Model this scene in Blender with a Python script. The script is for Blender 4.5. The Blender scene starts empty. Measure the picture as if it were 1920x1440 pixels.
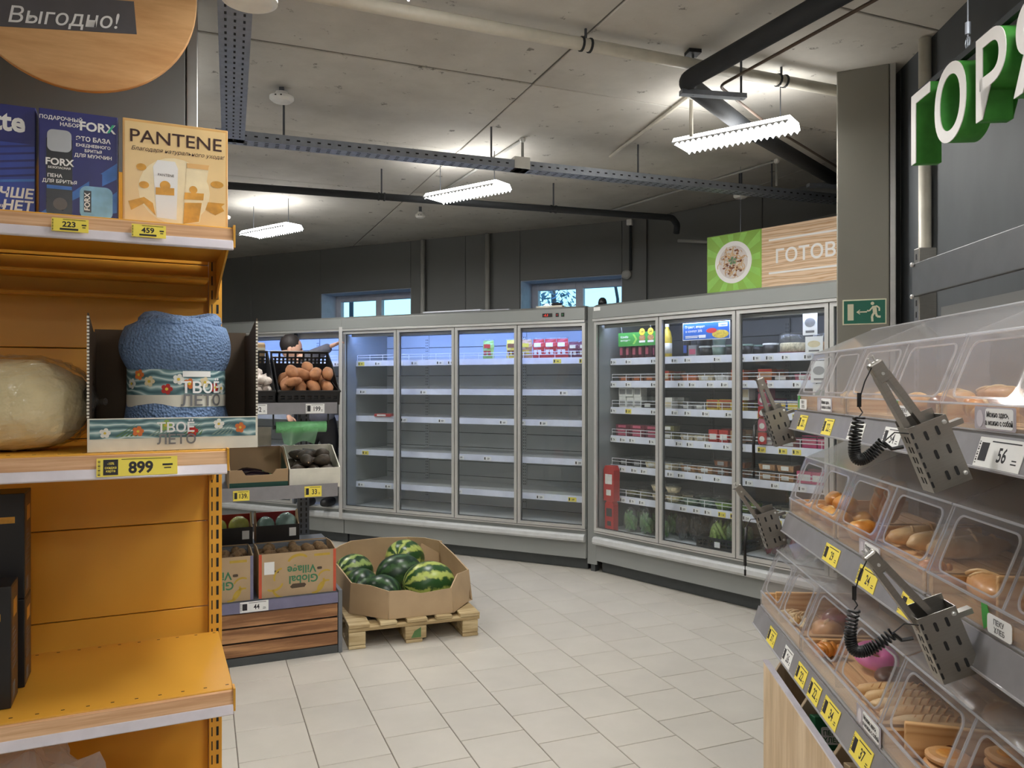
import bpy, math, random
from mathutils import Matrix, Vector, noise
random.seed(7)
R = math.radians
scene = bpy.context.scene
COL = scene.collection

# ------------------------------------------------------------------ camera, sky, exposure
CAM_H = 1.55
cam_d = bpy.data.cameras.new('camera')
cam_d.sensor_fit = 'HORIZONTAL'; cam_d.sensor_width = 36.0
cam_d.lens = 1450.0 / 1920.0 * 36.0
cam_d.clip_start = 0.02
cam = bpy.data.objects.new('camera', cam_d)
cam.location = (0, 0, CAM_H); cam.rotation_euler = (R(90), 0, 0)
COL.objects.link(cam); scene.camera = cam

world = bpy.data.worlds.new('dusk_sky'); scene.world = world
world.use_nodes = True
wn = world.node_tree; wn.nodes.clear()
w_tc = wn.nodes.new('ShaderNodeTexCoord'); w_sep = wn.nodes.new('ShaderNodeSeparateXYZ')
w_ramp = wn.nodes.new('ShaderNodeValToRGB'); w_bg = wn.nodes.new('ShaderNodeBackground'); w_out = wn.nodes.new('ShaderNodeOutputWorld')
w_ramp.color_ramp.elements[0].position = 0.0; w_ramp.color_ramp.elements[0].color = (0.36, 0.80, 0.95, 1)
w_ramp.color_ramp.elements[1].position = 0.6; w_ramp.color_ramp.elements[1].color = (0.08, 0.26, 0.75, 1)
w_bg.inputs['Strength'].default_value = 1.7
wn.links.new(w_tc.outputs['Generated'], w_sep.inputs[0]); wn.links.new(w_sep.outputs['Z'], w_ramp.inputs[0])
wn.links.new(w_ramp.outputs[0], w_bg.inputs[0]); wn.links.new(w_bg.outputs[0], w_out.inputs[0])

vs = scene.view_settings
vs.view_transform = 'Standard'; vs.look = 'None'; vs.gamma = 1.0; vs.use_curve_mapping = False
vs.exposure = 0.55
scene.cycles.transparent_max_bounces = 24
scene.cycles.max_bounces = 7
scene.cycles.sample_clamp_indirect = 4.0
LAMP_STRENGTH = 46.0
FRIDGE_LAMP = 17.0

# ------------------------------------------------------------------ helpers: colour and materials
def S(r, g, b):
    def l(c):
        c /= 255.0
        return c / 12.92 if c <= 0.04045 else ((c + 0.055) / 1.055) ** 2.4
    return (l(r), l(g), l(b))
MATS = {}
def _new(name):
    m = bpy.data.materials.new(name); m.use_nodes = True
    nt = m.node_tree; nt.nodes.clear()
    out = nt.nodes.new('ShaderNodeOutputMaterial')
    MATS[name] = m
    return m, nt, out
def _coord(nt, scale=(1, 1, 1), rand=False):
    tc = nt.nodes.new('ShaderNodeTexCoord'); mp = nt.nodes.new('ShaderNodeMapping')
    mp.inputs['Scale'].default_value = scale
    nt.links.new(tc.outputs['Object'], mp.inputs['Vector'])
    if rand:
        oi = nt.nodes.new('ShaderNodeObjectInfo'); mul = nt.nodes.new('ShaderNodeMath'); mul.operation = 'MULTIPLY'
        mul.inputs[1].default_value = 37.0
        nt.links.new(oi.outputs['Random'], mul.inputs[0]); nt.links.new(mul.outputs[0], mp.inputs['Location'])
    return mp.outputs[0]
def _noise(nt, vec, scale, detail=3, rough=0.55):
    n = nt.nodes.new('ShaderNodeTexNoise'); n.inputs['Scale'].default_value = scale
    n.inputs['Detail'].default_value = detail; n.inputs['Roughness'].default_value = rough
    nt.links.new(vec, n.inputs['Vector'])
    return n.outputs['Fac']
def _ramp(nt, fac, stops):
    r = nt.nodes.new('ShaderNodeValToRGB'); e = r.color_ramp.elements
    while len(e) < len(stops): e.new(0.5)
    for i, (p, c) in enumerate(stops):
        e[i].position = p; e[i].color = (c[0], c[1], c[2], 1)
    nt.links.new(fac, r.inputs[0])
    return r.outputs[0]
def _bsdf(nt, out, rough, metal, spec=None, coat=0):
    b = nt.nodes.new('ShaderNodeBsdfPrincipled')
    b.inputs['Roughness'].default_value = rough; b.inputs['Metallic'].default_value = metal
    if spec is not None: b.inputs['Specular IOR Level'].default_value = spec
    if coat: b.inputs['Coat Weight'].default_value = coat
    nt.links.new(b.outputs[0], out.inputs[0])
    return b
def _bump(nt, b, fac, strength, dist=0.005):
    bp = nt.nodes.new('ShaderNodeBump'); bp.inputs['Strength'].default_value = strength; bp.inputs['Distance'].default_value = dist
    nt.links.new(fac, bp.inputs['Height']); nt.links.new(bp.outputs[0], b.inputs['Normal'])
def mul(c, k): return tuple(min(1, x * k) for x in c)
def mat(name, col, rough=0.5, metal=0.0, var=0.07, scale=14, bump=0.0, bscale=None, spec=None, coat=0, stretch=(1, 1, 1), rand=False, bdist=0.004):
    m, nt, out = _new(name); b = _bsdf(nt, out, rough, metal, spec, coat)
    vec = _coord(nt, stretch, rand); f = _noise(nt, vec, scale)
    nt.links.new(_ramp(nt, f, [(0.3, mul(col, 1 - var)), (0.7, mul(col, 1 + var))]), b.inputs['Base Color'])
    if bump: _bump(nt, b, _noise(nt, vec, bscale or scale * 4, 4), bump, bdist)
    return m
def mat_ramp(name, stops, scale, rough=0.5, stretch=(1, 1, 1), detail=4, bump=0, rand=True, nrough=0.6, coat=0, bdist=0.004, spec=None):
    m, nt, out = _new(name); b = _bsdf(nt, out, rough, 0, spec, coat)
    vec = _coord(nt, stretch, rand); f = _noise(nt, vec, scale, detail, nrough)
    nt.links.new(_ramp(nt, f, stops), b.inputs['Base Color'])
    if bump: _bump(nt, b, f, bump, bdist)
    return m
def mat_wood(name, c1, c2, axis='X', scale=3.0, rough=0.55, dist=5.0):
    m, nt, out = _new(name); b = _bsdf(nt, out, rough, 0)
    st = {'X': (0.12, 1, 1), 'Y': (1, 0.12, 1), 'Z': (1, 1, 0.12)}[axis]
    vec = _coord(nt, tuple(s * scale for s in st), True)
    w = nt.nodes.new('ShaderNodeTexWave'); w.wave_type = 'RINGS'; w.inputs['Scale'].default_value = 2.2
    w.inputs['Distortion'].default_value = dist; w.inputs['Detail'].default_value = 3; w.inputs['Detail Scale'].default_value = 1.4
    nt.links.new(vec, w.inputs['Vector'])
    nt.links.new(_ramp(nt, w.outputs['Fac'], [(0.1, c1), (0.75, c2), (1.0, mul(c1, 0.9))]), b.inputs['Base Color'])
    _bump(nt, b, w.outputs['Fac'], 0.12, 0.002)
    return m
def mat_grain(name, c1, c2, axis='X', rough=0.6, fine=26.0):
    m, nt, out = _new(name); b = _bsdf(nt, out, rough, 0)
    st = {'X': (1.6, fine, fine), 'Y': (fine, 1.6, fine), 'Z': (fine, fine, 1.6)}[axis]
    vec = _coord(nt, st, True); f = _noise(nt, vec, 1.0, 6, 0.65)
    nt.links.new(_ramp(nt, f, [(0.28, mul(c2, 0.8)), (0.45, c2), (0.62, c1), (0.8, mul(c1, 1.06))]), b.inputs['Base Color'])
    _bump(nt, b, f, 0.15, 0.002); return m
def mat_clear(name, milky=0.0, mcol=(0.8, 0.8, 0.82), rough=0.03, tint=(0.97, 0.98, 0.98), gl=1.0, crinkle=0.0):
    m, nt, out = _new(name)
    tr = nt.nodes.new('ShaderNodeBsdfTransparent'); tr.inputs[0].default_value = (*tint, 1)
    gs = nt.nodes.new('ShaderNodeBsdfGlossy'); gs.inputs['Roughness'].default_value = rough
    lw = nt.nodes.new('ShaderNodeLayerWeight'); lw.inputs['Blend'].default_value = 0.5
    pw = nt.nodes.new('ShaderNodeMath'); pw.operation = 'POWER'; pw.inputs[1].default_value = 5.0
    nt.links.new(lw.outputs['Facing'], pw.inputs[0])
    mm = nt.nodes.new('ShaderNodeMath'); mm.operation = 'MULTIPLY_ADD'; mm.inputs[1].default_value = 0.5 * gl; mm.inputs[2].default_value = 0.035 * gl
    vec = _coord(nt); f = _noise(nt, vec, 3.0, 3)
    rr = nt.nodes.new('ShaderNodeMapRange'); rr.inputs['To Min'].default_value = rough * 0.6; rr.inputs['To Max'].default_value = rough * 1.6
    nt.links.new(f, rr.inputs['Value']); nt.links.new(rr.outputs[0], gs.inputs['Roughness'])
    nt.links.new(pw.outputs[0], mm.inputs[0])
    if crinkle:
        bp = nt.nodes.new('ShaderNodeBump'); bp.inputs['Strength'].default_value = crinkle; bp.inputs['Distance'].default_value = 0.02
        nt.links.new(_noise(nt, vec, 22.0, 4), bp.inputs['Height']); nt.links.new(bp.outputs[0], gs.inputs['Normal'])
    mx = nt.nodes.new('ShaderNodeMixShader'); nt.links.new(mm.outputs[0], mx.inputs[0])
    base = tr
    if milky:
        df = nt.nodes.new('ShaderNodeBsdfDiffuse'); df.inputs[0].default_value = (*mcol, 1)
        tl = nt.nodes.new('ShaderNodeBsdfTranslucent'); tl.inputs[0].default_value = (*mcol, 1)
        m0 = nt.nodes.new('ShaderNodeMixShader'); m0.inputs[0].default_value = 0.5
        nt.links.new(df.outputs[0], m0.inputs[1]); nt.links.new(tl.outputs[0], m0.inputs[2])
        m1 = nt.nodes.new('ShaderNodeMixShader'); m1.inputs[0].default_value = milky
        nt.links.new(tr.outputs[0], m1.inputs[1]); nt.links.new(m0.outputs[0], m1.inputs[2]); base = m1
    nt.links.new(base.outputs[0], mx.inputs[1]); nt.links.new(gs.outputs[0], mx.inputs[2])
    nt.links.new(mx.outputs[0], out.inputs[0])
    return m
def mat_emit(name, col, strength):
    m, nt, out = _new(name); e = nt.nodes.new('ShaderNodeEmission')
    e.inputs[0].default_value = (*col, 1); e.inputs[1].default_value = strength
    nt.links.new(e.outputs[0], out.inputs[0]); return m

# ------------------------------------------------------------------ helpers: meshes
def frame(o, x, z=None):
    x = Vector(x).normalized(); z = Vector(z or (0, 0, 1)).normalized(); y = z.cross(x)
    return Matrix(((x.x, y.x, z.x, o[0]), (x.y, y.y, z.y, o[1]), (x.z, y.z, z.z, o[2]), (0, 0, 0, 1)))
def T(x, y, z): return Matrix.Translation((x, y, z))
def RX(a): return Matrix.Rotation(R(a), 4, 'X')
def RY(a): return Matrix.Rotation(R(a), 4, 'Y')
def RZ(a): return Matrix.Rotation(R(a), 4, 'Z')
class MB:
    def __init__(s): s.v = []; s.f = []
    def add(s, vs_, fs, M=None):
        o = len(s.v)
        s.v += [tuple(M @ Vector(p)) if M else tuple(p) for p in vs_]
        s.f += [tuple(i + o for i in f) for f in fs]
        return s
    def box(s, x0, x1, y0, y1, z0, z1, M=None):
        return s.add([(x0, y0, z0), (x1, y0, z0), (x1, y1, z0), (x0, y1, z0), (x0, y0, z1), (x1, y0, z1), (x1, y1, z1), (x0, y1, z1)],
                     [(3, 2, 1, 0), (4, 5, 6, 7), (0, 1, 5, 4), (1, 2, 6, 5), (2, 3, 7, 6), (3, 0, 4, 7)], M)
    def prism(s, poly, d0, d1, M=None):
        # polygon in x,z; extruded along y from d0 to d1
        n = len(poly)
        vs_ = [(p[0], d0, p[1]) for p in poly] + [(p[0], d1, p[1]) for p in poly]
        fs = [tuple(range(n)), tuple(range(2 * n - 1, n - 1, -1))] + [(i, i + n, (i + 1) % n + n, (i + 1) % n) for i in range(n)]
        return s.add(vs_, fs, M)
    def flat(s, poly, y=0.0, M=None):
        return s.add([(p[0], y, p[1]) for p in poly], [tuple(range(len(poly)))], M)
    def ring(s, outer, inner, d0, d1, M=None):
        # frame between two loops of equal length in x,z, extruded y d0..d1
        n = len(outer)
        vs_ = [(p[0], d, p[1]) for d in (d0, d1) for L in (outer, inner) for p in L]
        fs = []
        for i in range(n):
            j = (i + 1) % n
            fs += [(i, j, n + j, n + i), (2 * n + j, 2 * n + i, 3 * n + i, 3 * n + j), (j, i, 2 * n + i, 2 * n + j), (n + i, n + j, 3 * n + j, 3 * n + i)]
        return s.add(vs_, fs, M)
    def tube(s, pts, r, n=8, M=None, caps=True):
        pts = [Vector(p) for p in pts]; rs = r if isinstance(r, (list, tuple)) else [r] * len(pts)
        vs_, fs = [], []
        up = None
        for i, p in enumerate(pts):
            d = (pts[min(i + 1, len(pts) - 1)] - pts[max(i - 1, 0)])
            d = d.normalized() if d.length > 1e-9 else Vector((0, 0, 1))
            if up is None:
                up = Vector((0, 0, 1)) if abs(d.z) < 0.9 else Vector((1, 0, 0))
            a = (up - d * up.dot(d))
            a = a.normalized() if a.length > 1e-6 else d.orthogonal().normalized()
            up = a; b = d.cross(a)
            for k in range(n):
                t = 2 * math.pi * k / n
                vs_.append(tuple(p + (a * math.cos(t) + b * math.sin(t)) * rs[i]))
        for i in range(len(pts) - 1):
            for k in range(n):
                fs.append((i * n + k, i * n + (k + 1) % n, (i + 1) * n + (k + 1) % n, (i + 1) * n + k))
        if caps:
            fs.append(tuple(range(n - 1, -1, -1))); fs.append(tuple(range((len(pts) - 1) * n, len(pts) * n)))
        return s.add(vs_, fs, M)
    def lathe(s, prof, n=20, M=None):
        vs_, fs = [], []
        for (r, z) in prof:
            for k in range(n):
                t = 2 * math.pi * k / n
                vs_.append((r * math.cos(t), r * math.sin(t), z))
        for i in range(len(prof) - 1):
            for k in range(n):
                fs.append((i * n + k, i * n + (k + 1) % n, (i + 1) * n + (k + 1) % n, (i + 1) * n + k))
        fs.append(tuple(range(n - 1, -1, -1))); fs.append(tuple(range((len(prof) - 1) * n, len(prof) * n)))
        return s.add(vs_, fs, M)
    def blob(s, rx, ry, rz, M=None, nu=16, nv=10, wob=0.0, ws=3.0, seed=0, power=1.0):
        vs_, fs = [], []
        sg = lambda x: math.copysign(abs(x) ** power, x)
        for i in range(nv + 1):
            ph = -math.pi / 2 + math.pi * i / nv
            for k in range(nu):
                t = 2 * math.pi * k / nu
                p = Vector((sg(math.cos(ph)) * sg(math.cos(t)), sg(math.cos(ph)) * sg(math.sin(t)), sg(math.sin(ph))))
                q = 1 + wob * noise.noise(p * ws + Vector((seed * 3.7, seed * 1.3, seed)))
                vs_.append((p.x * rx * q, p.y * ry * q, p.z * rz * q))
        for i in range(nv):
            for k in range(nu):
                fs.append((i * nu + k, i * nu + (k + 1) % nu, (i + 1) * nu + (k + 1) % nu, (i + 1) * nu + k))
        return s.add(vs_, fs, M)
    def mesh(s, name, m, smooth=False):
        me = bpy.data.meshes.new(name); me.from_pydata(s.v, [], s.f)
        if smooth: me.polygons.foreach_set('use_smooth', [True] * len(me.polygons))
        if m: me.materials.append(MATS[m] if isinstance(m, str) else m)
        me.update(); return me
    def obj(s, name, m, parent=None, smooth=False, bevel=0, loc=None, rot=None, seg=2):
        o = bpy.data.objects.new(name, s.mesh(name, m, smooth)); COL.objects.link(o)
        if parent: o.parent = parent
        if loc: o.location = loc
        if rot: o.rotation_euler = rot
        if bevel:
            b = o.modifiers.new('bevel', 'BEVEL'); b.width = bevel; b.segments = seg; b.limit_method = 'ANGLE'; b.angle_limit = R(40)
        return o
def inst(name, me, parent=None, M=None):
    o = bpy.data.objects.new(name, me); COL.objects.link(o)
    if parent: o.parent = parent
    if M is not None: o.matrix_local = M
    return o
def tag(o, label, cat, group=None):
    o['label'] = label; o['category'] = cat
    if group: o['group'] = group
    return o
def thing(name, label, cat, loc=(0, 0, 0), rz=0, group=None, M=None):
    o = bpy.data.objects.new(name, None); o.empty_display_size = 0.05; COL.objects.link(o)
    if M is not None: o.matrix_world = M
    else: o.location = loc; o.rotation_euler = (0, 0, R(rz))
    return tag(o, label, cat, group)
def struct(o): o['kind'] = 'structure'; return o
def sroot(name, loc=(0, 0, 0), rz=0):
    o = bpy.data.objects.new(name, None); COL.objects.link(o); o.location = loc; o.rotation_euler = (0, 0, R(rz)); return struct(o)
def dup(root, M, label=None, group=None):
    r = root.copy(); COL.objects.link(r); r.matrix_world = M
    if label: r['label'] = label
    if group: r['group'] = group
    for ch in list(root.children):
        c = ch.copy(); COL.objects.link(c); c.parent = r
        for g in list(ch.children):
            d = g.copy(); COL.objects.link(d); d.parent = c
    return r
_TXT = {}
def text_mesh(s, m, bold=0.0, shear=0.0, ext=0.004, res=3):
    key = (s, m, bold, shear, ext)
    if key not in _TXT:
        cu = bpy.data.curves.new('lettering', 'FONT'); cu.body = s; cu.size = 1.0; cu.offset = bold; cu.shear = shear
        cu.extrude = ext; cu.resolution_u = res; cu.align_x = 'CENTER'; cu.align_y = 'BOTTOM_BASELINE'
        ob = bpy.data.objects.new('lettering', cu); COL.objects.link(ob)
        dg = bpy.context.evaluated_depsgraph_get()
        me = bpy.data.meshes.new_from_object(ob.evaluated_get(dg)); me.name = 'lettering'
        bpy.data.objects.remove(ob); bpy.data.curves.remove(cu)
        me.materials.clear(); me.materials.append(MATS[m])
        _TXT[key] = me
    return _TXT[key]
def text(s, size, m, parent, x, y, z, bold=0.0, shear=0.0, M=None, name='lettering', sx=1.0, ext=0.004, rot=0):
    """writing on a face that looks along local -y, centred on x, baseline z"""
    me = text_mesh(s, m, bold, shear, ext)
    B = T(x, y, z) @ RX(90) @ RZ(rot) @ Matrix.Diagonal((size * sx, size, size, 1))
    return inst(name, me, parent, M @ B if M is not None else B)
def rrect(x0, x1, z0, z1, r, n=5):
    pts = []
    for cx, cz, a0 in ((x1 - r, z1 - r, 0), (x0 + r, z1 - r, 90), (x0 + r, z0 + r, 180), (x1 - r, z0 + r, 270)):
        for k in range(n + 1):
            a = R(a0 + 90.0 * k / n); pts.append((cx + r * math.cos(a), cz + r * math.sin(a)))
    return pts
def rect_like(x0, x1, z0, z1, n=5):
    """square loop with the same point count as rrect"""
    pts = []
    for cx, cz, c in ((x1, z1, 0), (x0, z1, 1), (x0, z0, 2), (x1, z0, 3)):
        for k in range(n + 1):
            t = k / n
            if c == 0: p = (x1, z1) 
            elif c == 1: p = (x0, z1)
            elif c == 2: p = (x0, z0)
            else: p = (x1, z0)
            pts.append(p)
    return pts
def disc(cx, cz, rx, rz=None, n=24):
    rz = rz or rx
    return [(cx + rx * math.cos(2 * math.pi * k / n), cz + rz * math.sin(2 * math.pi * k / n)) for k in range(n)]

def settle(items, lo, hi, g=(0, 0, -1), planes=(), iters=160, step=0.0022):
    """let loose goods sink and push each other apart; items: [pos, [(offset, radius), ...]]; lo/hi: box they lie in"""
    pos = [Vector(i[0]) for i in items]; sph = [[(Vector(o), r) for o, r in i[1]] for i in items]
    big = [max(o.length + r for o, r in q) for q in sph]; g = Vector(g).normalized(); n = len(pos)
    def solve():
        for i in range(n):
            for j in range(i + 1, n):
                if (pos[i] - pos[j]).length_squared > (big[i] + big[j]) ** 2: continue
                best = 0.0; nv = None
                for oi, ri in sph[i]:
                    for oj, rj in sph[j]:
                        d = pos[i] + oi - pos[j] - oj; L = d.length
                        if ri + rj - L > best: best = ri + rj - L; nv = d / L if L > 1e-6 else Vector((0, 0, 1))
                if nv: pos[i] += nv * best * 0.5; pos[j] -= nv * best * 0.5
        for i in range(n):
            for o, r in sph[i]:
                for k in range(3):
                    c = pos[i][k] + o[k]
                    if c - r < lo[k]: pos[i][k] += lo[k] - c + r
                    elif hi[k] is not None and c + r > hi[k]: pos[i][k] -= c + r - hi[k]
                for nv, d in planes:
                    e = nv.dot(pos[i] + o) - d - r
                    if e < 0: pos[i] -= nv * e
    for it in range(iters):
        k = step * (1 - it / iters)
        for p in pos: p += g * k
        solve()
    for it in range(25): solve()
    return pos
# ------------------------------------------------------------------ materials
mat('grout', S(120, 112, 102), 0.9)
mat_ramp('tile', [(0.2, S(186, 181, 172)), (0.8, S(206, 200, 190))], 2.2, rough=0.34, detail=5)
def _concrete():
    m, nt, out = _new('concrete'); b = _bsdf(nt, out, 0.85, 0)
    vec = _coord(nt, (1, 1, 1)); f = _noise(nt, vec, 1.3, 6, 0.65)
    base = _ramp(nt, f, [(0.25, S(178, 174, 166)), (0.55, S(202, 198, 190)), (0.8, S(186, 180, 172))])
    f2 = _noise(nt, vec, 9.0, 5, 0.7); pit = _ramp(nt, f2, [(0.325, (0.38, 0.37, 0.36)), (0.375, (1, 1, 1))])
    mx = nt.nodes.new('ShaderNodeMix'); mx.data_type = 'RGBA'; mx.blend_type = 'MULTIPLY'; mx.inputs['Factor'].default_value = 1
    nt.links.new(base, mx.inputs['A']); nt.links.new(pit, mx.inputs['B']); nt.links.new(mx.outputs['Result'], b.inputs['Base Color'])
    _bump(nt, b, f2, 0.25, 0.01)
_concrete()
mat('joint_concrete', S(105, 101, 94), 0.9)
mat('wall_grey', S(112, 113, 112), 0.55, var=0.04, scale=2)
mat('wall_light', S(150, 148, 140), 0.6)
mat_ramp('wall_dark', [(0.3, S(62, 66, 70)), (0.7, S(80, 84, 87))], 2.0, rough=0.6, stretch=(1, 1, 0.4), rand=False)
mat('pillar_grey', S(134, 131, 122), 0.5, var=0.03, scale=2)
mat('trim_metal', S(170, 170, 168), 0.35, 0.5)
mat('window_frame', S(205, 205, 215), 0.4)
mat('reveal_white', S(200, 205, 220), 0.6)
mat_clear('pane', 0, rough=0.01, tint=(0.98, 0.99, 1.0))
mat('fridge_grey', S(146, 149, 147), 0.4, 0.2, var=0.03, scale=3)
mat('fridge_dark', S(78, 82, 84), 0.45, 0.2)
mat('fridge_inner', S(206, 209, 210), 0.35, 0.0, var=0.04, scale=4)
mat('fridge_inner_dark', S(78, 78, 80), 0.45, 0.2, var=0.04, scale=4)
mat('alu', S(205, 205, 203), 0.32, 0.55, var=0.03)
mat('bumper', S(190, 192, 192), 0.4)
mat('white_rail', S(225, 228, 240), 0.35)
mat('white_wire', S(230, 232, 236), 0.4)
mat('slot_black', S(22, 22, 24), 0.6)
mat('black_plastic', S(26, 27, 30), 0.45, bump=0.05)
mat('dark_pipe', S(45, 48, 52), 0.75, bump=0.2, bscale=60)
mat('white_pipe', S(205, 200, 186), 0.45)
mat('grey_pipe', S(172, 172, 168), 0.45)
mat('galv', S(165, 172, 184), 0.4, 0.6, var=0.1, scale=30)
mat('galv_dark', S(95, 98, 104), 0.45, 0.6)
mat('rust_pipe', S(104, 90, 80), 0.6, 0.3)
mat('white_plastic', S(236, 236, 232), 0.4)
mat('yellow_steel', S(222, 164, 58), 0.42, 0, var=0.03, scale=3)
mat_grain('rail_wood', S(232, 192, 150), S(208, 160, 118), 'X', fine=60)
mat('grey_rail', S(146, 144, 148), 0.25, 0.1)
mat('clear_rail', S(226, 220, 228), 0.12, 0.1)
mat('paper_yellow', S(246, 226, 92), 0.6, var=0.02)
mat('paper_white', S(240, 240, 238), 0.6, var=0.02)
mat('ink', S(35, 33, 38), 0.6, var=0.02)
mat('ink_grey', S(110, 108, 110), 0.6)
mat('white_print', S(245, 245, 245), 0.5, var=0.01)
mat('cardboard', S(186, 160, 126), 0.8, var=0.08, scale=5, bump=0.06, rand=True)
mat('cardboard_in', S(170, 142, 108), 0.85, var=0.06, scale=5)
mat('cardboard_dark', S(84, 70, 56), 0.85)
mat('cardboard_white', S(226, 222, 208), 0.7)
mat_grain('pine', S(196, 146, 100), S(142, 98, 64), 'X')
mat_grain('pine_y', S(232, 190, 138), S(204, 156, 104), 'Y')
mat_grain('pallet_wood', S(212, 192, 150), S(172, 148, 106), 'X')
mat_grain('ply', S(226, 204, 172), S(206, 180, 144), 'Z', fine=14)
mat_grain('disc_wood', S(228, 180, 124), S(208, 156, 100), 'X', fine=10)
mat('steel', S(150, 146, 140), 0.34, 0.8, var=0.05, scale=40, stretch=(1, 1, 8))
mat('purple_rail', S(122, 120, 146), 0.3)
mat('rack_grey', S(120, 124, 130), 0.4, 0.4)
mat_clear('door_glass', 0.032, (0.75, 0.82, 0.84), rough=0.015, tint=(0.96, 0.975, 0.98), gl=1.6)  # milky share paints haze and room reflections into the glass
mat_clear('acrylic', 0.08, (0.85, 0.85, 0.88), rough=0.05, tint=(0.985, 0.985, 0.99), gl=1.0)
mat_clear('acrylic_front', 0.20, (0.8, 0.8, 0.83), rough=0.07, gl=1.3)
mat_clear('acrylic_top', 0.15, (0.86, 0.86, 0.89), rough=0.07, gl=1.4)
mat_clear('acrylic_edge', 0.45, (0.82, 0.82, 0.86), rough=0.08)
mat_clear('film', 0.05, (0.9, 0.92, 0.9), rough=0.10, gl=2.2, crinkle=0.6)
mat_clear('film_green', 0.35, (0.45, 0.85, 0.5), rough=0.12, tint=(0.75, 0.95, 0.78))
mat('lamp_white', S(225, 228, 232), 0.4)
mat_emit('lamp_uplight', (1.0, 0.985, 0.95), LAMP_STRENGTH * 0.16)  # glow added to the lamp housing as uplight, to brighten the ceiling
mat_emit('lamp_glow', (1.0, 0.985, 0.95), LAMP_STRENGTH)
mat_emit('fridge_glow', (0.26, 0.42, 1.0), FRIDGE_LAMP)
mat_emit('fridge_glow_dim', (0.62, 0.72, 1.0), FRIDGE_LAMP * 0.5)
mat_emit('led_red', (1.0, 0.05, 0.03), 2.0)

# ------------------------------------------------------------------ the setting
CEIL = 3.1
TA = 21.9                                             # building axes against the view direction
D2 = Vector((math.cos(R(TA)), math.sin(R(TA)), 0)); D1 = Vector((-math.sin(R(TA)), math.cos(R(TA)), 0))
floor_o = struct(MB().box(-8, 7, -5, 12, -0.05, -0.004).obj('floor', 'grout'))
PIT = 0.301; gap = 0.0022
tb = MB(); h_ = PIT / 2 - gap; b_ = 0.0016
tb.add([(-h_, -h_, -0.004), (h_, -h_, -0.004), (h_, h_, -0.004), (-h_, h_, -0.004), (-h_, -h_, -b_), (h_, -h_, -b_), (h_, h_, -b_), (-h_, h_, -b_),
        (-h_ + b_, -h_ + b_, 0), (h_ - b_, -h_ + b_, 0), (h_ - b_, h_ - b_, 0), (-h_ + b_, h_ - b_, 0)],
       [(0, 1, 5, 4), (1, 2, 6, 5), (2, 3, 7, 6), (3, 0, 4, 7), (4, 5, 9, 8), (5, 6, 10, 9), (6, 7, 11, 10), (7, 4, 8, 11), (8, 9, 10, 11)])
tile_me = tb.mesh('tile', 'tile')
cells = []
for i in range(-32, 40):
    for j in range(-26, 46):
        a = 0.743 + (i + 0.5) * PIT
        c = (3.198 if i % 2 == 1 else 3.198 + PIT / 2) + (j + 0.5) * PIT
        p = D2 * a + D1 * c
        if not (-7.4 < p.x < 6.4 and -4.6 < p.y < 11.4): continue
        seen = False
        if p.y > 1.8:
            u = 960 + 1450 * p.x / p.y; v = 720 + 1450 * CAM_H / p.y
            seen = 380 < u < 1520 and 1010 < v < 1500
        cells.append((not seen, p.length, p))
cells.sort(key=lambda t: (t[0], t[1]))
rest = MB()
for k, (hid, d, p) in enumerate(cells):
    M = T(p.x, p.y, 0) @ RZ(TA)
    if k < 290 and not hid: inst('tile', tile_me, floor_o, M)
    else: rest.add(tb.v, tb.f, M)
ro = rest.obj('tiles', 'tile', floor_o); ro['kind'] = 'stuff'

ceil_o = struct(MB().box(-8, 7, -5, 12, CEIL + 0.006, CEIL + 0.2).obj('ceiling', 'joint_concrete'))
for i in range(-5, 6):
    for j in range(-6, 11):
        a0 = 1.59 + i * 2.44; c0 = 3.67 + j * 1.22
        p = D2 * (a0 + 1.22) + D1 * (c0 + 0.61)
        if not (-6.5 < p.x < 5.6 and -4 < p.y < 11): continue
        dz = random.choice((0, 0, 0.003, -0.003))
        MB().box(-1.216, 1.216, -0.606, 0.606, CEIL + dz, CEIL + 0.008).obj('formwork_panel', 'concrete', ceil_o, loc=(p.x, p.y, 0), rot=(0, 0, R(TA)), bevel=0.003, seg=1)

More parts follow.
